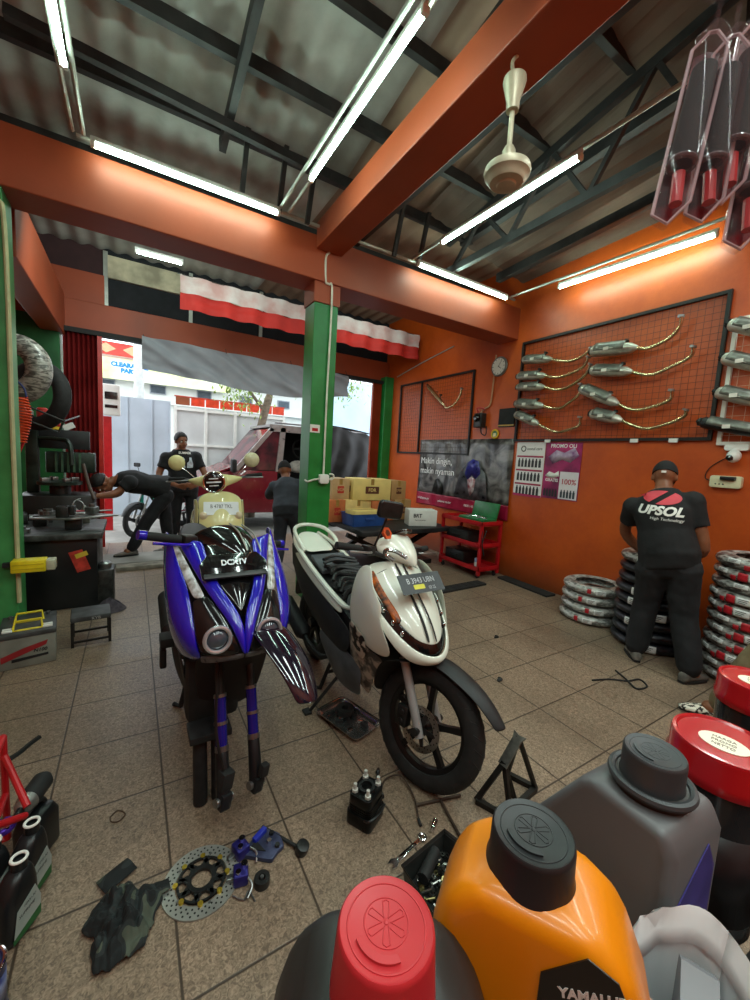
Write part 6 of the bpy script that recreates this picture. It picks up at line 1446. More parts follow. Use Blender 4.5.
o = thing('conduit', 'white conduit with junction box running down the green pillar', 'conduit', (1.60, 3.62, 0))
B().tube(curve([(0, -.012, 1.25), (0, -.012, 2.0), (.01, -.012, 2.95), (-.03, -.012, 3.03), (-.06, -.015, 3.05), (-.07, -.02, 3.25), (-.04, -.03, 3.3)], 6), .010, 8).build('pipe', mat('white_conduit', 'd5d3c4', .5), o)
B().prism(rrect(.10, .09, .02), 0, .045, frame((0, 0, 1.22), (1, 0, 0), (0, -1, 0))).build('junction_box', whitep, o, bev=.005)
B().tube(curve([(-.04, -.02, 1.22), (-.10, -.012, 1.21), (-.155, 0, 1.19), (-.16, .06, 1.2)], 5), .009, 8).tube(curve([(.04, -.02, 1.22), (.09, -.03, 1.22), (.10, -.03, 1.26), (.06, -.02, 1.27)], 5), .009, 8).build('side_pipe', mat('white_conduit', 'd5d3c4'), o)
q = B().box((0, 0, 0), (.10, .003, .075)).build('sticker', whitep); q.location = (1.50, 3.627, 1.70); tag(q, 'small white notice sticker on the green pillar above the junction box', 'sticker'); B().box((.0, -.002, -.01), (.06, .002, .03)).build('printed_mark', redp, q)
o = thing('conduit', 'cream pipe running up the edge of the pale green left post', 'conduit', (-.69, 3.60, 0)); B().tube(curve([(0, 0, .3), (0, 0, 1.5), (0, 0, 2.8), (-.05, 0, 2.92), (-.2, 0, 2.95)], 6), .014, 8).build('pipe', mat('cream_pipe', 'b7b58a', .5), o)
o = thing('work_light', 'yellow box lamp clipped low on the pale green left post', 'lamp', (-.62, 3.56, .575)); B().box((0, 0, 0), (.19, .10, .085)).build('housing', mat('yellow_plastic', 'd8c21c', .4, var=.15), o, bev=.008)
B().prism(rrect(.09, .075, .01), 0, .05, frame((.095, 0, 0), (0, 1, 0), (1, 0, 0))).build('lens', mat('frosted_lens', 'a8a790', .3, var=.2), o, bev=.006); B().box((-.1, .05, 0), (.1, .05, .03)).build('bracket', matte, o)
for k in range(2): B().box((0, -.051, -.015+.03*k), (.17, .004, .004)).build('rib', mat('yellow_shade', 'b7a414', .4), o)
# ---------------------------------------------------------------- left corner: bench, tyre machine, tyres, hose
o = thing('workbench', 'black steel workbench cabinet cluttered with parts at the left', 'workbench', (-.62, 4.55, 0))
B().box((0, 0, .31), (.70, .70, .62)).build('cabinet', mat('black_bench_paint', '101214', .35, var=.2, scale=4), o, bev=.008)
B().box((0, -.02, .645), (.78, .78, .05)).build('bench_top', mat('grimy_grey_top', '4b4c4b', .5, .4, var=.5, scale=12), o, bev=.006)
q = B().prism([(-.05, -.09), (.05, -.10), (.055, .09), (-.045, .10)], 0, .0012, frame((.22, -.352, .42), (.95, 0, .35), (0, -1, 0))).build('sticker', mat('red_label', 'b8362a', .5, var=.3, scale=20), o); B().box((.235, -.3545, .475), (.09, .001, .04), RY(-.35).to_3x3()).build('yellow_label', mat('yellow_label', 'd4b23a', .5), q)
plate_m = mat('worn_steel_plate', '8d8e8b', .35, .7, var=.3, scale=10)
q = thing('steel_plate', 'worn steel work plate jutting out from the bench towards the bent person', 'plate', (-.45, 4.35, .775)); B(RZ(.1)).prism([(-.30, .0), (-.02, -.12), (.34, .02), (.20, .15), (-.1, .14)], 0, .015).build('plate', plate_m, q, bev=.003); B().box((.0, .02, -.05), (.12, .12, .10)).build('pedestal', dsteel, q, bev=.01); q2 = q
q = thing('vise', 'dark bench vise clamped on the steel plate', 'vise', (-.52, 4.32, .79)); B().box((0, 0, .05), (.09, .10, .10)).build('fixed_jaw', dsteel, q, bev=.01); B().box((.07, -.0, .06), (.04, .10, .08)).build('moving_jaw', dsteel, q, bev=.008); B().cyl((-.05, 0, .03), (.16, 0, .03), .014, n=12).build('screw', steel, q); B().cyl((.155, -.06, .03), (.155, .06, .03), .006, n=8).build('handle', steel, q)
rnd = random.Random(11)
def junk(lab, x, y, z, k):
    q = thing(('gear_part', 'machine_part', 'oil_can', 'casting')[k % 4], lab, 'machine part', (x, y, z), rnd.random()*3)
    if k % 4 == 0: B().lathe([(.02, 0), (.06, 0), (.06, .03), (.035, .03), (.035, .05), (.02, .05), (.02, 0)], 20, cap=False).build('hub', steel, q); [B(RZ(2*PI*j/14)).box((.063, 0, .015), (.012, .014, .028)).build('tooth', steel, q) for j in range(0, 14, 2)]
    elif k % 4 == 1: B().box((0, 0, .05), (.13, .10, .10)).build('housing', mat('oily_grey', '3b3d3c', .4, .6, var=.4, scale=16), q, bev=.012); B().cyl((0, -.06, .05), (0, -.09, .05), .03, n=16).build('flange', steel, q); B().cyl((.03, 0, .1), (.03, 0, .14), .015, n=12).build('stub', steel, q)
    elif k % 4 == 2: B().lathe([(0, 0), (.045, 0), (.045, .11), (.02, .14), (.012, .17), (0, .17)], 20).build('can', mat('dull_tin', '83837b', .35, .7, var=.3), q); B().tube(curve([(0, 0, .16), (.02, 0, .2), (.07, 0, .22)], 4), .005, 6).build('spout', steel, q)
    else: B().prism([(-.08, -.03), (.02, -.05), (.09, -.01), (.07, .04), (-.05, .05)], 0, .06).build('casting_body', mat('cast_grey', '5c5e5b', .45, .5, var=.35, scale=16), q, bev=.008); B().cyl((0, 0, .06), (0, 0, .085), .025, n=14).build('boss', steel, q)
for k, (x, y, z, lab) in enumerate(((-.80, 4.30, .672, 'toothed hub lying at the left end of the workbench'), (-.72, 4.62, .672, 'oily grey pump housing at the back of the workbench'), (-.40, 4.70, .672, 'dull tin oil can at the back corner of the workbench'), (-.32, 4.46, .80, 'grey casting on the outer end of the steel plate'), (-.64, 4.47, .795, 'small toothed hub on the steel plate behind the vise'), (-.88, 4.75, .672, 'oily housing in the far left corner of the workbench'), (-.50, 4.80, .672, 'second tin can behind the vise on the workbench'))): junk(lab, x, y, z, k)
q = thing('lever_bar', 'red handled bar lying on the steel plate', 'bar', (-.33, 4.50, .815), .15); B().tube([(-.12, 0, 0), (.03, 0, 0)], .010, 8).build('handle', mat('faded_red', 'b0404a', .5), q); B().tube([(.03, 0, 0), (.16, 0, 0)], .007, 8).build('bar_end', steel, q)
# tyre changing machine behind
o = thing('tyre_machine', 'dark green tyre changing machine with column and arm behind the workbench', 'machine', (-.66, 5.25, 0))
mg = mat('oily_green_machine', '1c2a22', .4, .3, var=.4, scale=9)
B().box((0, 0, .45), (.62, .40, .90)).build('body', mat('machine_black', '121412', .4, var=.3, scale=7), o, bev=.02); B().cyl((.02, -.05, .90), (.02, -.05, 1.0), .09, n=20).build('spindle', dsteel, o); B().cyl((.02, -.05, 1.0), (.02, -.05, 1.03), .19, n=28).build('turntable', mg, o)
for k in range(4): B(TR(.02, -.05, 1.03) @ RZ(PI/2*k+.5)).box((.13, 0, .02), (.07, .05, .04)).build('clamp_jaw', steel, o, bev=.006)
B().box((-.22, .12, 1.20), (.10, .10, .70)).build('column', mg, o, bev=.01); B().tube(curve([(-.22, .12, 1.46), (.0, .05, 1.46), (.10, -.02, 1.42), (.12, -.05, 1.2)], 5), .022, 10).build('swing_arm', mg, o); B().box((.10, .14, 1.22), (.42, .16, .22)).build('motor_block', mg, o, bev=.015)
b = B()
for k in range(5): b.box((-.02+.05*k, .05, 1.22), (.02, .03, .2))
b.build('cooling_fins', mat('pale_green_fins', '3d5a46', .45, .3, var=.3), o)
B().box((.0, .18, 1.46), (.52, .08, .20)).build('splash_board', mat('dark_board', '16191b', .5, var=.2), o, bev=.004)
B().tube(curve([(.22, -.12, 1.22), (.27, -.16, 1.0), (.32, -.22, .86)], 4), .016, 8).build('pedal_lever', mat('brown_pipe', '4c3a30', .5), o)
for k, (x, c, c2, lab) in enumerate(((-.80, 'b8312a', 'd9a92b', 'red and yellow tin on the machine splash board'), (-.70, 'c7a52a', 'b8312a', 'yellow tin beside the red one on the machine'), (-.92, 'a8a8a0', '55554f', 'grey tin at the left on the machine splash board'))):
    q = thing('tin', lab, 'tin', (x, 5.43, 1.561)); B().lathe([(0, 0), (.05, 0), (.05, .17+.03*(k == 0)), (.035, .185+.03*(k == 0)), (0, .185+.03*(k == 0))], 22).build('tin_body', mat('tin_'+c, c, .4, var=.2), q); B().lathe([(.0505, .03), (.0505, .09)], 22, cap=False).build('tin_band', mat('band_'+c2, c2, .4), q, thick=.0006)
q = B().box((-.58, 5.42, 1.60), (.10, .03, .06), RY(-.5).to_3x3()).build('paper_slip', whitep); tag(q, 'white paper slip stuck up on the machine splash board', 'paper')
# tyres on the left post
def wall_tyre(c, ax, R, w_, lab, m, rimm):
    o = thing('tyre', lab, 'tyre', c); a = V(*ax).normalized(); M = frame((0, 0, 0), a.orthogonal(), a)
    prof = [(R-w_*.55+w_*.55*math.cos(-2.3+4.6*i/12), w_*.5*math.sin(-2.3+4.6*i/12)*1.1) for i in range(13)]
    B(M).lathe(prof+[(R*.66, w_*.32), (R*.66, -w_*.32), prof[0]], 52, cap=False).build('casing', m, o, smooth=60)
    if rimm: B(M).lathe([(R*.62, -w_*.42), (R*.72, -w_*.48), (R*.72, -w_*.40), (R*.64, -w_*.32), (R*.62, -w_*.42)], 52, cap=False).build('bead_band', rimm, o)
    return o
wall_tyre((-.84, 4.50, 2.02), (.42, .9, -.05), .29, .17, 'fat silver wrapped tyre with yellow bead hung high on the left post', wrapmat('dusty_silver_tread', '55534e', 'aeaba2', .1), mat('yellow_bead', 'b7b04a', .5))
wall_tyre((-.76, 4.98, 1.86), (.62, .78, -.05), .33, .13, 'black tyre hung behind the silver wrapped one on the left', rubber, None)
o = thing('tyre_bracket', 'thin steel bracket frame holding the two hung tyres', 'bracket', (-.93, 4.45, 1.72))
for a, b_ in (((-.05, -.05, .1), (.42, .0, -.10)), ((-.05, -.05, -.02), (.38, .0, -.2)), ((.42, 0, -.1), (.38, 0, -.2)), ((.42, 0, -.1), (.48, .55, -.02)), ((-.05, -.05, .1), (-.05, -.05, -.02)), ((-.05, -.05, .05), (-.62, .1, .05))): B().tube([a, b_], .008, 8).build('bracket_bar', dsteel, o)
o = thing('air_hose', 'coiled orange air hose hanging beside the pale green left post', 'air hose', (-.72, 4.0, 1.42))
pts = []
for i in range(16*12+1):
    t = i/12; pts.append((.045*math.cos(2*PI*t)+.02*math.sin(t*.25), .045*math.sin(2*PI*t), .34-.021*t))
B().tube(pts, .0065, 6).build('coil', mat('orange_hose', 'd8461e', .4, var=.08), o); B().tube(curve([(.04, 0, .34), (.02, 0, .42), (-.08, 0, .5), (-.25, 0, .52)], 4), .007, 6).build('supply_line', mat('blue_line', '2a3570', .5), o); B().tube([(.02, 0, .02), (-.03, 0, -.12)], .010, 8).build('coupling', redp, o)
o = thing('battery', 'large grey truck battery with yellow lifting handles on the floor at the left', 'battery', (-.60, 3.36, 0), .12)
bgm = mat('battery_grey', '76766c', .55, var=.2, scale=6)
B().box((0, 0, .10), (.28, .34, .20)).build('case', bgm, o, bev=.008); B().box((0, 0, .215), (.29, .35, .03)).build('lid', mat('battery_lid', '3f4040', .5, var=.3), o, bev=.006)
ym = mat('handle_yellow', 'd7c022', .4, var=.1)
for y in (-.09, .06):
    B().tube([(-.075, y-.03, .228), (-.065, y+.03, .27), (.065, y+.03, .27), (.075, y-.03, .228), (.05, y-.035, .232), (-.05, y-.035, .232)], .008, 8, loop=True).build('lifting_handle', ym, o)
for x in (-.10, .10):
    for k in range(2): B().box((x, -.12+.035*k, .235), (.05, .02, .012)).build('vent_cap', whitep, o, bev=.003)
    B().cyl((x, .12, .228), (x, .12, .25), .012, n=12).build('terminal', steel, o)
M = frame((0, -.1715, .10), (1, 0, 0), (0, -1, 0))
B(M).prism([(-.13, -.05), (.09, .03), (.10, .06), (-.02, .03), (-.13, -.01)], 0, .001).build('red_swoosh', mat('swoosh_red', '8e1d22', .5), o); B(M).prism([(-.08, -.055), (.10, -.04), (.10, -.025), (-.08, -.035)], 0, .001).build('black_stripe', matte, o); text('N100', .03, matte, 'lettering', o, M @ TR(.06, .0, .0012), shear=.2, bold=.0006)
o = thing('low_stool', 'low black steel stool with worn padded top beside the battery', 'stool', (-.27, 3.48, 0), .08)
B().box((0, 0, .20), (.24, .22, .04)).build('seat', mat('worn_grey_seat', '3c3d3e', .6, var=.35, scale=14), o, bev=.012)
for x in (-.11, .11):
    for y in (-.10, .10): B().box((x, y, .09), (.018, .018, .18)).build('leg', js, o)
for y in (-.10, .10): B().box((0, y, .035), (.22, .014, .014)).build('stretcher', js, o)
text('KYB', .03, mat('pale_lettering', 'a9a9a6', .5), 'lettering', o, frame((.03, -.111, .198), (1, 0, 0), (0, -1, 0)))
for k, (x, y, lab) in enumerate(((-.18, 4.05, 'heap of dark greasy cloth at the foot of the workbench'),)):
    b = B(); b.grid([[(.13*math.cos(2*PI*j/20)*i/6, .11*math.sin(2*PI*j/20)*i/6, .004+.10*(1-(i/6)**1.5)*(1+.5*noise.noise(V(i*.6, j*.5, 3)))) for j in range(21)] for i in range(7)]); q = b.build('rag', mat('greasy_cloth', '2c2630', .9, var=.5, scale=25, col2='4a4248'), None, smooth=70, sub=1); q.location = (x, y, 0); tag(q, lab, 'rag')
q = thing('gear_box', 'dark oily gearbox casing standing beside the workbench corner', 'machine part', (-.22, 4.30, 0)); B().prism(rrect(.14, .2, .03), 0, .32).build('casing', mat('oily_grey', '3b3d3c'), q, bev=.01); B().lathe([(0, .32), (.05, .32), (.05, .36), (.03, .38), (0, .38)], 18).build('cover', steel, q)
q = thing('threshold_plank', 'grey weathered timber plank lying at the street threshold', 'plank', (.18, 5.35, .055), .04); B().box((0, 0, 0), (.7, .17, .045)).build('board', mat('weathered_timber', '827b6f', .8, var=.3, scale=10), q, bev=.004); B().box((.0, .2, 0), (.72, .17, .045)).build('second_board', mat('weathered_timber', '827b6f'), q, bev=.004)
q.location.z = .0235; q['category'] = 'plank'
# ---------------------------------------------------------------- cream scooter behind the blue one
cr = mat('pale_yellow_bodywork', 'd9d296', .25, coat=.6, var=.05, scale=3)
def cream_scooter():
    o = thing('scooter', 'pale yellow retro scooter standing behind the blue one', 'scooter', (.66, 3.58, 0), -PI/2-.08); o.scale = (1.12, 1.12, 1.12)
    S = steer((-.05, 0, .272), math.radians(-12))
    wheel(o, (0, 0, .245), .245, .09, 6, 'front_wheel', -1, S=S); wheel(o, (-1.25, 0, .245), .245, .09, 6, 'rear_wheel')
    forks(o, S, (0, 0, .245), (-.215, 0, .70), .075, dsteel, steel, .016, .5)
    fender(o, S, (0, 0, .25), .275, .075, 15, 130, cr, tip=.02)
    f = lambda y, z: interp([(.5, -.10), (.6, -.03), (.7, -.03), (.8, -.07), (.9, -.13), (.97, -.19)], z)-2.0*y*y
    sh = skin(f, [(0, .965), (.06, .96), (.12, .94), (.165, .90)], [(0, .50), (.06, .50), (.12, .50), (.16, .52)], cr, 'leg_shield', o, n=7, thick=.01, bulge=.01)
    for s in (-1, 1):
        sheet([[(f(.165, z)-d, s*(.166+.03*math.sin(PI*d/.2)), z-.15*d) for d in (0, .06, .14, .2)] for z in (.90, .82, .72, .62, .52)], cr, 'side_fairing', o, mirror=False)
        sheet([[(-.55, s*.155, .60), (-.9, s*.19, .62), (-1.3, s*.17, .66), (-1.55, s*.06, .70)], [(-.58, s*.17, .45), (-.9, s*.21, .46), (-1.3, s*.19, .50), (-1.56, s*.07, .58)], [(-.62, s*.15, .32), (-.9, s*.18, .33), (-1.3, s*.15, .42), (-1.52, s*.06, .5)]], cr, 'side_panel', o, mirror=False)
        q = B().lathe([(0, 0), (.032, 0), (.034, .01), (.022, .022), (0, .026)], 18, TR(f(.12, .78)+.005, s*.125, .78) @ RY(PI/2)).build('turn_signal', mat('amber_clear', 'd8c8a8', .15, coat=.5), o)
    sheet([[(-.20, 0, .95), (-.24, .16, .90)], [(-.22, 0, .7), (-.26, .17, .7)], [(-.28, 0, .4), (-.30, .15, .4)], [(-.4, 0, .29), (-.4, .14, .29)], [(-.75, 0, .29), (-.75, .14, .29)]], kplas, 'inner_shield', o, thick=.01)
    b = B(); b.rings([[(x, w_*math.cos(a), z+h*math.sin(a)) for a in [2*PI*k/16 for k in range(16)]] for x, z, w_, h in ((-.55, .70, .05, .02), (-.62, .72, .11, .045), (-.95, .74, .14, .05), (-1.35, .76, .12, .045), (-1.5, .77, .06, .03))]); b.build('seat', mat('brown_seat', '3a2d26', .5, bump=.1), o)
    Mp = frame((f(0, .84)+.012, 0, .835), (0, 1, 0), (.9, 0, .35)); plate(o, Mp, .26, .105, mat('white_plate', 'dfe3e6', .4, var=.05), labt, [('B 4787 TKL', .042, 0, .015), ('08 27', .022, 0, -.032)])
    rows = [[(-.24, 0, 1.10), (-.25, .06, 1.095), (-.28, .12, 1.08), (-.32, .20, 1.06)], [(-.19, 0, 1.05), (-.20, .06, 1.05), (-.24, .13, 1.045), (-.31, .22, 1.05)], [(-.20, 0, .98), (-.21, .06, .985), (-.25, .12, 1.0), (-.32, .20, 1.03)]]
    sheet(rows, cr, 'handlebar_cowl', o, S=S, thick=.01)
    Mh = S @ frame((-.175, 0, 1.035), (0, 1, 0), (1, 0, .05)); hx = lambda r: [(r*math.cos(PI/8+PI/4*k)*1.1, r*math.sin(PI/8+PI/4*k)) for k in range(8)]
    hl = B(Mh).prism(hx(.092), -.06, .0).build('headlamp', cr, o, bev=.012); B(Mh).torus(TR(0, 0, .002), .078, .008, 32, 8).build('lamp_ring', chrome, hl); B(Mh).lathe([(0, .012), (.05, .008), (.074, 0), (0, -.002)], 28).build('lamp_glass', smoke, hl)
    B(Mh).box((0, 0, .012), (.11, .012, .006)).box((0, .028, .010), (.07, .008, .006)).box((0, -.028, .010), (.07, .008, .006)).build('led_bar', headm, hl)
    B(S).tube(curve([(-.42, -.35, 1.06), (-.37, -.2, 1.05), (-.3, 0, 1.03), (-.37, .2, 1.05), (-.42, .35, 1.06)], 6), .011, 10).build('handlebar', dsteel, o)
    for s in (-1, 1):
        g = B(S).tube([(-.42, s*.37, 1.06), (-.385, s*.24, 1.055)], .018, 12).build('grip', gripm, o); B(S).tube(curve([(-.35, s*.2, 1.05), (-.32, s*.26, 1.05), (-.34, s*.38, 1.045)], 4), .006, 8).build('lever', steel, g)
        st = B(S).tube(curve([(-.36, s*.17, 1.07), (-.37, s*.23, 1.13), (-.38, s*.285, 1.17)], 5), .0055, 8).build('mirror_stem', chrome, o)
        M = S @ frame((-.38, s*.295, 1.195), (0, 1, 0), (1, 0, .0)); h = B(M).lathe([(0, -.01), (.058, -.008), (.064, .0), (.055, .016), (.03, .026), (0, .029)], 28).build('mirror_head', cr if s < 0 else mat('cream_mirror', 'cfc9a4', .3, coat=.4), st, smooth=50); B(M).cyl((0, 0, -.0115), (0, 0, -.0095), .056, n=28).build('mirror_glass', mat('mirror_glass', '6d7780'), h)
    B().box((-.95, .1, .32), (.5, .14, .16)).build('engine', dsteel, o, bev=.02); b = B()
    for s in (-1, 1): b.tube([(-.78, s*.08, .27), (-.86, s*.13, .012), (-.90, s*.17, .012)], .012, 8)
    b.tube([(-.82, -.1, .14), (-.82, .1, .14)], .01, 8); b.build('centre_stand', matte, o)
cream_scooter()
# ---------------------------------------------------------------- street side
def underbone():
    o = thing('motorcycle', 'small black motorcycle with teal panel parked outside beyond the bent person', 'motorcycle', (.05, 7.55, -.08), 4.0)
    wheel(o, (0, 0, .28), .28, .07, 3, 'front_wheel', 1); wheel(o, (-1.2, 0, .28), .28, .08, 3, 'rear_wheel')
    forks(o, Matrix(), (0, 0, .28), (-.24, 0, .80), .07, steel, steel, .016, .5); fender(o, Matrix(), (0, 0, .28), .31, .05, 20, 130, kplas)
    B().tube(curve([(-.24, 0, .82), (-.45, 0, .55), (-.75, 0, .5), (-1.1, 0, .62)], 5), .035, 10).build('frame', matte, o); B().box((-.62, 0, .36), (.34, .24, .24)).build('engine', dsteel, o, bev=.03)
    for s in (-1, 1): sheet([[(-.22, s*.08, .80), (-.32, s*.12, .78)], [(-.2, s*.16, .55), (-.36, s*.17, .52)], [(-.3, s*.16, .34), (-.42, s*.16, .34)]], mat('teal_panel', '2f9a86', .3, var=.1), 'leg_shield', o, mirror=False)
    b = B(); b.rings([[(x, w_*math.cos(a), z+h*math.sin(a)) for a in [2*PI*k/14 for k in range(14)]] for x, z, w_, h in ((-.55, .74, .05, .02), (-.7, .75, .11, .04), (-1.1, .78, .11, .04), (-1.35, .8, .05, .02))]); b.build('seat', matte, o)
    B().tube(curve([(-.36, -.34, 1.02), (-.30, -.15, .98), (-.28, .15, .98), (-.36, .34, 1.02)], 5), .012, 8).build('handlebar', steel, o); B().box((-.24, 0, .95), (.16, .18, .14)).build('headlamp_cowl', kplas, o, bev=.03)
    for s in (-1, 1):
        st = B().tube([(-.33, s*.2, 1.0), (-.34, s*.26, 1.16)], .006, 6).build('mirror_stem', matte, o); B(frame((-.34, s*.27, 1.18), (0, 1, 0), (1, 0, 0))).prism(rrect(.12, .07, .02), -.01, .01).build('mirror_head', matte, st, bev=.005); B().tube([(-.37, s*.36, 1.025), (-.34, s*.24, 1.01)], .018, 10).build('grip', gripm, o)
    B().tube([(-.7, .13, .3), (-1.3, .16, .36)], .035, 12).build('exhaust', chrome, o)
underbone()
# van with open side door
van = mat('maroon_van_paint', '6e1422', .25, coat=.7, var=.08); vd = mat('van_dark_inside', '0d0d0e', .7); vglass = mat('van_window', '28262c', .05, var=.3, scale=3, col2='7a3a44')  # reddish patches put a reflection into the glass colour
def minivan():
    o = thing('van', 'maroon van with open side and black cargo cover standing in the street', 'van', (1.70, 7.65, -.08))
    prof = [(-.75, .35), (-.75, .80), (-.45, 1.06), (-.10, 1.16), (.55, 1.98), (.75, 2.05), (2.6, 2.06), (2.68, 1.9), (2.7, .35)]
    L_ = lambda p, d: frame((0, d, 0), (1, 0, 0), (0, -1, 0))
    F0 = frame((0, 0, 0), (1, 0, 0), (0, -1, 0))
    # near side skin with door opening: built from pieces, so the opening is a real hole
    B(F0).prism([(-.75, .35), (-.75, .80), (-.45, 1.06), (-.10, 1.16), (.0, 1.16), (.72, 1.16), (.72, .35)], -.04, .0).build('front_door', van, o, bev=.01)
    B(F0).prism([(-.10, 1.16), (.02, 1.16), (.62, 1.92), (.72, 1.92), (.72, 1.16), (.80, 1.16), (.80, 2.04), (.72, 2.05), (.55, 1.98)], -.04, .0).build('window_pillar', mat('silver_trim', 'a9a5a5', .3, .5), o) if False else None
    for pl in ([(-.12, 1.15), (-.02, 1.15), (.64, 1.96), (.56, 1.99)], [(.68, 1.15), (.80, 1.15), (.86, 2.0), (.76, 2.0)], [(.54, 1.92), (2.62, 1.92), (2.6, 2.06), (.75, 2.05), (.56, 1.99)]): B(F0).prism(pl, -.05, .01).build('pillar_frame', mat('silver_trim', 'a9a5a5', .3, .5), o)
    B(F0).prism([(.02, 1.17), (.70, 1.17), (.75, 1.92), (.62, 1.92)], -.03, -.02).build('side_window', vglass, o)
    B(F0).prism([(.72, .35), (2.7, .35), (2.7, .72), (.72, .72)], -.04, .0).build('sill_panel', van, o)
    B(F0).prism([(2.35, .72), (2.7, .72), (2.68, 1.92), (2.40, 1.92)], -.04, .0).build('rear_quarter', van, o)
    far = B(F0).prism(prof, -1.55, -1.5).build('far_side', vd, o); B().box((1.0, .8, .40), (3.2, 1.5, .08)).build('floor_pan', vd, o); B().box((1.6, .78, 2.03), (2.1, 1.5, .05)).build('roof', mat('silver_trim', 'a9a5a5'), o)
    B(frame((.22, .78, 1.56), (.65, 0, .82), (-.82, 0, .65))).box((0, 0, 0), (1.02, 1.45, .012)).build('windscreen', vglass, o); B(frame((-.42, .78, 1.08), (.9, 0, .38), (-.38, 0, .9))).box((0, 0, 0), (.75, 1.5, .03)).build('bonnet', van, o); B().box((-.76, .78, .58), (.04, 1.5, .5)).build('front_panel', van, o)
    B().box((2.69, .78, 1.2), (.03, 1.5, 1.6)).build('tailgate', vd, o)
    B().torus(frame((1.42, .55, 1.62), (1, 0, 0), (0, -1, .15)), .21, .02, 32, 8).build('steering_wheel', matte, o); B(frame((1.42, .55, 1.62), (1, 0, 0), (0, -1, .15))).box((0, 0, 0), (.40, .04, .03)).box((0, -.09, 0), (.04, .2, .03)).build('wheel_spoke', matte, o)
    for x, y, r, n in ((1.10, .35, .10, 'bundle'), (1.32, .3, .13, 'bundle'), (1.52, .38, .11, 'bundle')): pass
    mir = B().box((-.14, -.16, 1.24), (.09, .16, .24)).build('side_mirror', matte, o, bev=.03)
    B(frame((1.0, .2, 2.1), (1, 0, 0), (0, 0, 1))).tube([(-.3, 0, 0), (1.4, 0, 0)], .018, 8).build('roof_rail', steel, o)
    for x in (-.2, 2.05):
        w_ = B(TR(x, .10, .28) @ RX(PI/2)).lathe([(.18, -.09), (.26, -.1), (.285, -.06), (.285, .06), (.26, .1), (.18, .09), (.18, -.09)], 36, cap=False).build('road_wheel', rubber, o); B(TR(x, .10, .28) @ RX(PI/2)).lathe([(0, .05), (.10, .07), (.18, .06), (.18, -.06), (0, -.05)], 28).build('hub', steel, w_)
    rows = [[(1.55+1.15*i/14, -.12-.10*math.sin(PI*j/10)+.05*noise.noise(V(i*.5, j*.6, 2))+.035*math.sin(i*1.3+j*.4), 2.12-.16*(i/14)**2-(1.12-.10*i/14)*j/10-.03*math.sin(i*.9)) for i in range(15)] for j in range(11)]
    B().grid(rows).build('cargo_cover', mat('black_tarpaulin', '0e0e10', .6, var=.3, scale=5), o, thick=.01, sub=1, smooth=80); B().grid([[(1.5+1.2*i/8, -.12+.3*j/3, 2.13-.10*(i/8)**2) for i in range(9)] for j in range(4)]).build('cover_top', mat('black_tarpaulin', '0e0e10'), o, thick=.01)
    return o
minivan()
bun = thing('bundle', 'pale wrapped bundle lying in the open side of the van', 'bundle', (2.95, 7.98, 1.05)); B().ell((0, 0, .12), (.20, .14, .13)).build('wrap', mat('pale_wrap', 'b7b4ac', .6, var=.25, scale=14), bun); B().ell((.19, -.02, .10), (.12, .11, .10)).build('knot', mat('pale_wrap', 'b7b4ac'), bun)
# far side of the street
fw_ = mat('grey_hoarding', 'aab4bd', .5, var=.08, scale=2); wg = mat('white_gate_paint', 'c9ccca', .5, var=.06, scale=3)
struct(B().bb((-1.2, 10, -.1), (.72, 10.06, 2.42)).build('wall_street', fw_, smooth=0)); 
for x in (-.1, .35, .70): struct(B().bb((x, 9.97, -.1), (x+.025, 10, 2.42)).build('trim_14', fw_, smooth=0))
o = thing('gate', 'white sheet metal gate with raised frame on the far side of the street', 'gate', (2.05, 10, -.1))
B().box((0, .03, 1.22), (2.5, .03, 2.42)).build('sheet', wg, o)
for x in (-1.23, -.6, .05, .7, 1.23): B().box((x, 0, 1.22), (.06, .05, 2.44)).build('upright', whitep, o)
for z in (.1, .9, 1.6, 2.38): B().box((0, -.005, z), (2.5, .045, .05)).build('cross_rail', whitep, o)
o = thing('planter_rail', 'row of orange red panels along the top of the white gate', 'rail', (2.05, 10.02, 2.36))
for k in range(8): B().box((-1.08+.31*k, 0, .10), (.28, .05, .17)).build('panel', mat('orange_red_panel', 'd8401f', .5, var=.15) if k else mat('brown_panel', '8a4a2c', .5), o)
B().box((0, 0, .20), (2.5, .06, .02)).build('top_bar', mat('orange_red_bar', 'c23a20', .5), o)
bw = mat('white_facade', 'cfd2cc', .7, var=.05, scale=1.5)
o = thing('building', 'pale low building across the street with dark window slots', 'building', (3, 13.5, -.1))
B().box((0, .5, 2.0), (13, 1, 4.0)).build('wall', bw, o)
for k in range(7):
    f = B().box((-3.6+1.25*k, -.01, 3.15), (.42, .05, .26)).build('window', mat('window_frame_grey', '8b9096', .4), o); B().box((-3.6+1.25*k, -.04, 3.15), (.36, .01, .2)).build('pane', mat('window_pane', '4d555c', .1), f)
B().box((0, -.06, 2.78), (13, .12, .05)).build('ledge', whitep, o); B().box((0, -.1, 3.62), (13, .2, .10)).build('eaves', bw, o)
struct(B().bb((4.1, 10.6, -.1), (9, 10.7, 3.6)).build('wall_blue', mat('pale_blue_wall', 'a9c3d6', .7, var=.08, scale=2), smooth=0))
o = thing('banner', 'green and cream street banner reading CLEARANCE PARTY in blue letters', 'banner', (.79, 13.27, 3.45))
B().box((0, 0, 0), (3.6, .02, .55)).build('cloth', mat('lime_banner', 'd7e08a', .6, var=.35, scale=1.2, col2='eef0d8'), o)
Mq = frame((-.65, -.012, .07), (1, 0, 0), (0, -1, 0)); bl = mat('banner_blue_ink', '1f7fd6', .5, var=0)
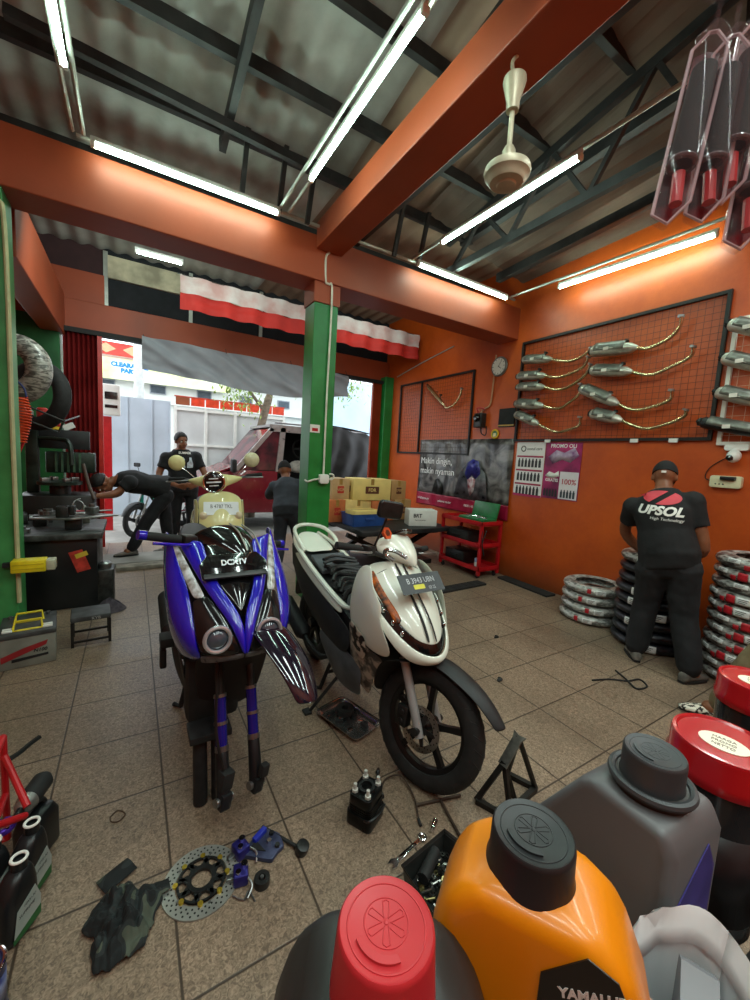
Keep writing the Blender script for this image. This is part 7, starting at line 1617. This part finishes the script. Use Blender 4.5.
text('CLEARANCE', .155, bl, 'lettering', o, Mq @ TR(-.18, .05, 0), bold=.012); text('PARTY', .155, bl, 'lettering', o, Mq @ TR(-.16, -.10, 0), bold=.012)
q = thing('banner', 'red patterned strip banner above the CLEARANCE PARTY banner', 'banner', (.12, 13.27, 3.97)); B().box((0, 0, 0), (2.4, .02, .34)).build('cloth', mat('red_banner', 'c03a2e', .6, var=.3, scale=2), q); [B(frame((-.7+.6*k, -.012, 0), (1, 0, 0), (0, -1, 0))).prism([(-.22, 0), (0, .13), (.22, 0), (0, -.13)], 0, .004).build('printed_diamond', mat('tan_print', 'c9a07a', .6), q) for k in range(3)]
o = thing('utility_box', 'white electric meter box on a red post beside the red shutter', 'meter box', (-.36, 8.3, -.08)); B().box((0, .02, .95), (.12, .06, 2.05)).build('post', redp, o); B().box((.06, -.03, 2.25), (.26, .12, .52)).build('box', whitep, o, bev=.02); B().box((.06, -.095, 2.32), (.18, .01, .12)).build('meter_window', smoke, o); B().box((.06, -.095, 2.14), (.18, .01, .05)).build('label_plate', smoke, o)
q = B().cyl((.15, 11.6, -.1), (.15, 11.6, 4.2), .11, n=16).build('utility_pole', mat('pale_pole', 'bfc2bf', .7)); tag(q, 'pale round pole behind the grey hoarding', 'pole')
o = thing('tree', 'leaning street tree with sparse crown behind the van', 'tree', (2.3, 9.3, -.1))
bark = mat('bark', '6e6252', .9, var=.3, scale=14, bump=.3)
B().tube(curve([(0, 0, 0), (.05, 0, .9), (.18, 0, 1.9), (.42, 0, 2.9), (.7, .1, 3.8)], 6), [.13]*6+[.11]*6+[.09]*6+[.06]*7, 12).build('trunk', bark, o)
for a in (((.30, 0, 2.45), (-.1, -.1, 2.9), (-.3, -.1, 3.3)), ((.42, 0, 2.9), (.9, -.2, 3.2), (1.5, -.2, 3.4)), ((.5, 0, 3.2), (.4, .2, 3.7), (.2, .2, 4.2))): B().tube(curve(a, 5), .035, 8).build('branch', bark, o)
rnd = random.Random(21)
def leaves(cs, n, s):
    b = B()
    for c in cs:
        for k in range(n):
            p = V(*c)+V(rnd.gauss(0, s), rnd.gauss(0, s), rnd.gauss(0, s*.8)); R = Matrix.Translation(p) @ RZ(rnd.random()*6.3) @ RX(rnd.random()*3) 
            b.at(R).add([(0, -.05, 0), (.022, 0, .006), (0, .06, 0), (-.022, 0, .006)], [(0, 1, 2, 3)])
    return b
leaves([(-.3, -.1, 3.0), (-.2, -.1, 2.7), (1.5, -.2, 3.1), (1.8, -.3, 3.3), (2.2, -.3, 3.2), (.9, -.1, 3.5), (.2, .1, 3.9)], 170, .24).build('foliage', mat('tree_leaf', '6f8f3a', .6, var=.4, scale=3, col2='a9bf6a'), o, smooth=0)['kind'] = 'stuff'
# ---------------------------------------------------------------- light
w = bpy.data.worlds.new('sky'); bpy.context.scene.world = w; w.use_nodes = True
bg = w.node_tree.nodes['Background']; bg.inputs[0].default_value = (.88, .95, 1, 1); bg.inputs[1].default_value = 3.6
def lamp(x, y, z, e, L=1.25):
    l = bpy.data.lights.new('fill_lamp', 'AREA'); l.shape = 'RECTANGLE'; l.size = .08; l.size_y = L; l.energy = e; l.color = (.84, 1, .93)
    o = bpy.data.objects.new('fill_lamp', l); C.objects.link(o); o.location = (x, y, z)
# added fill lamps, out of view above and behind the viewer
for x in (-.9, .3, 1.15, 2.4, 3.9):
    for y in (.5, -.7): lamp(x, y, 3.38, 8 if x < 1 and y > 0 else 17)
for x in (-.2, 1.0, 2.9):  # added fill behind the cross beam, tilted to brighten flag and lintel
    lamp(x, 4.3, 3.25, 17)
    bpy.data.objects[-1 if False else max((o.name for o in bpy.data.objects if o.name.startswith('fill_lamp')), key=lambda n: (len(n), n))].rotation_euler = (math.radians(62), 0, 0)
bpy.context.scene.cycles.max_bounces = 6
bpy.context.scene.cycles.sample_clamp_indirect = 6
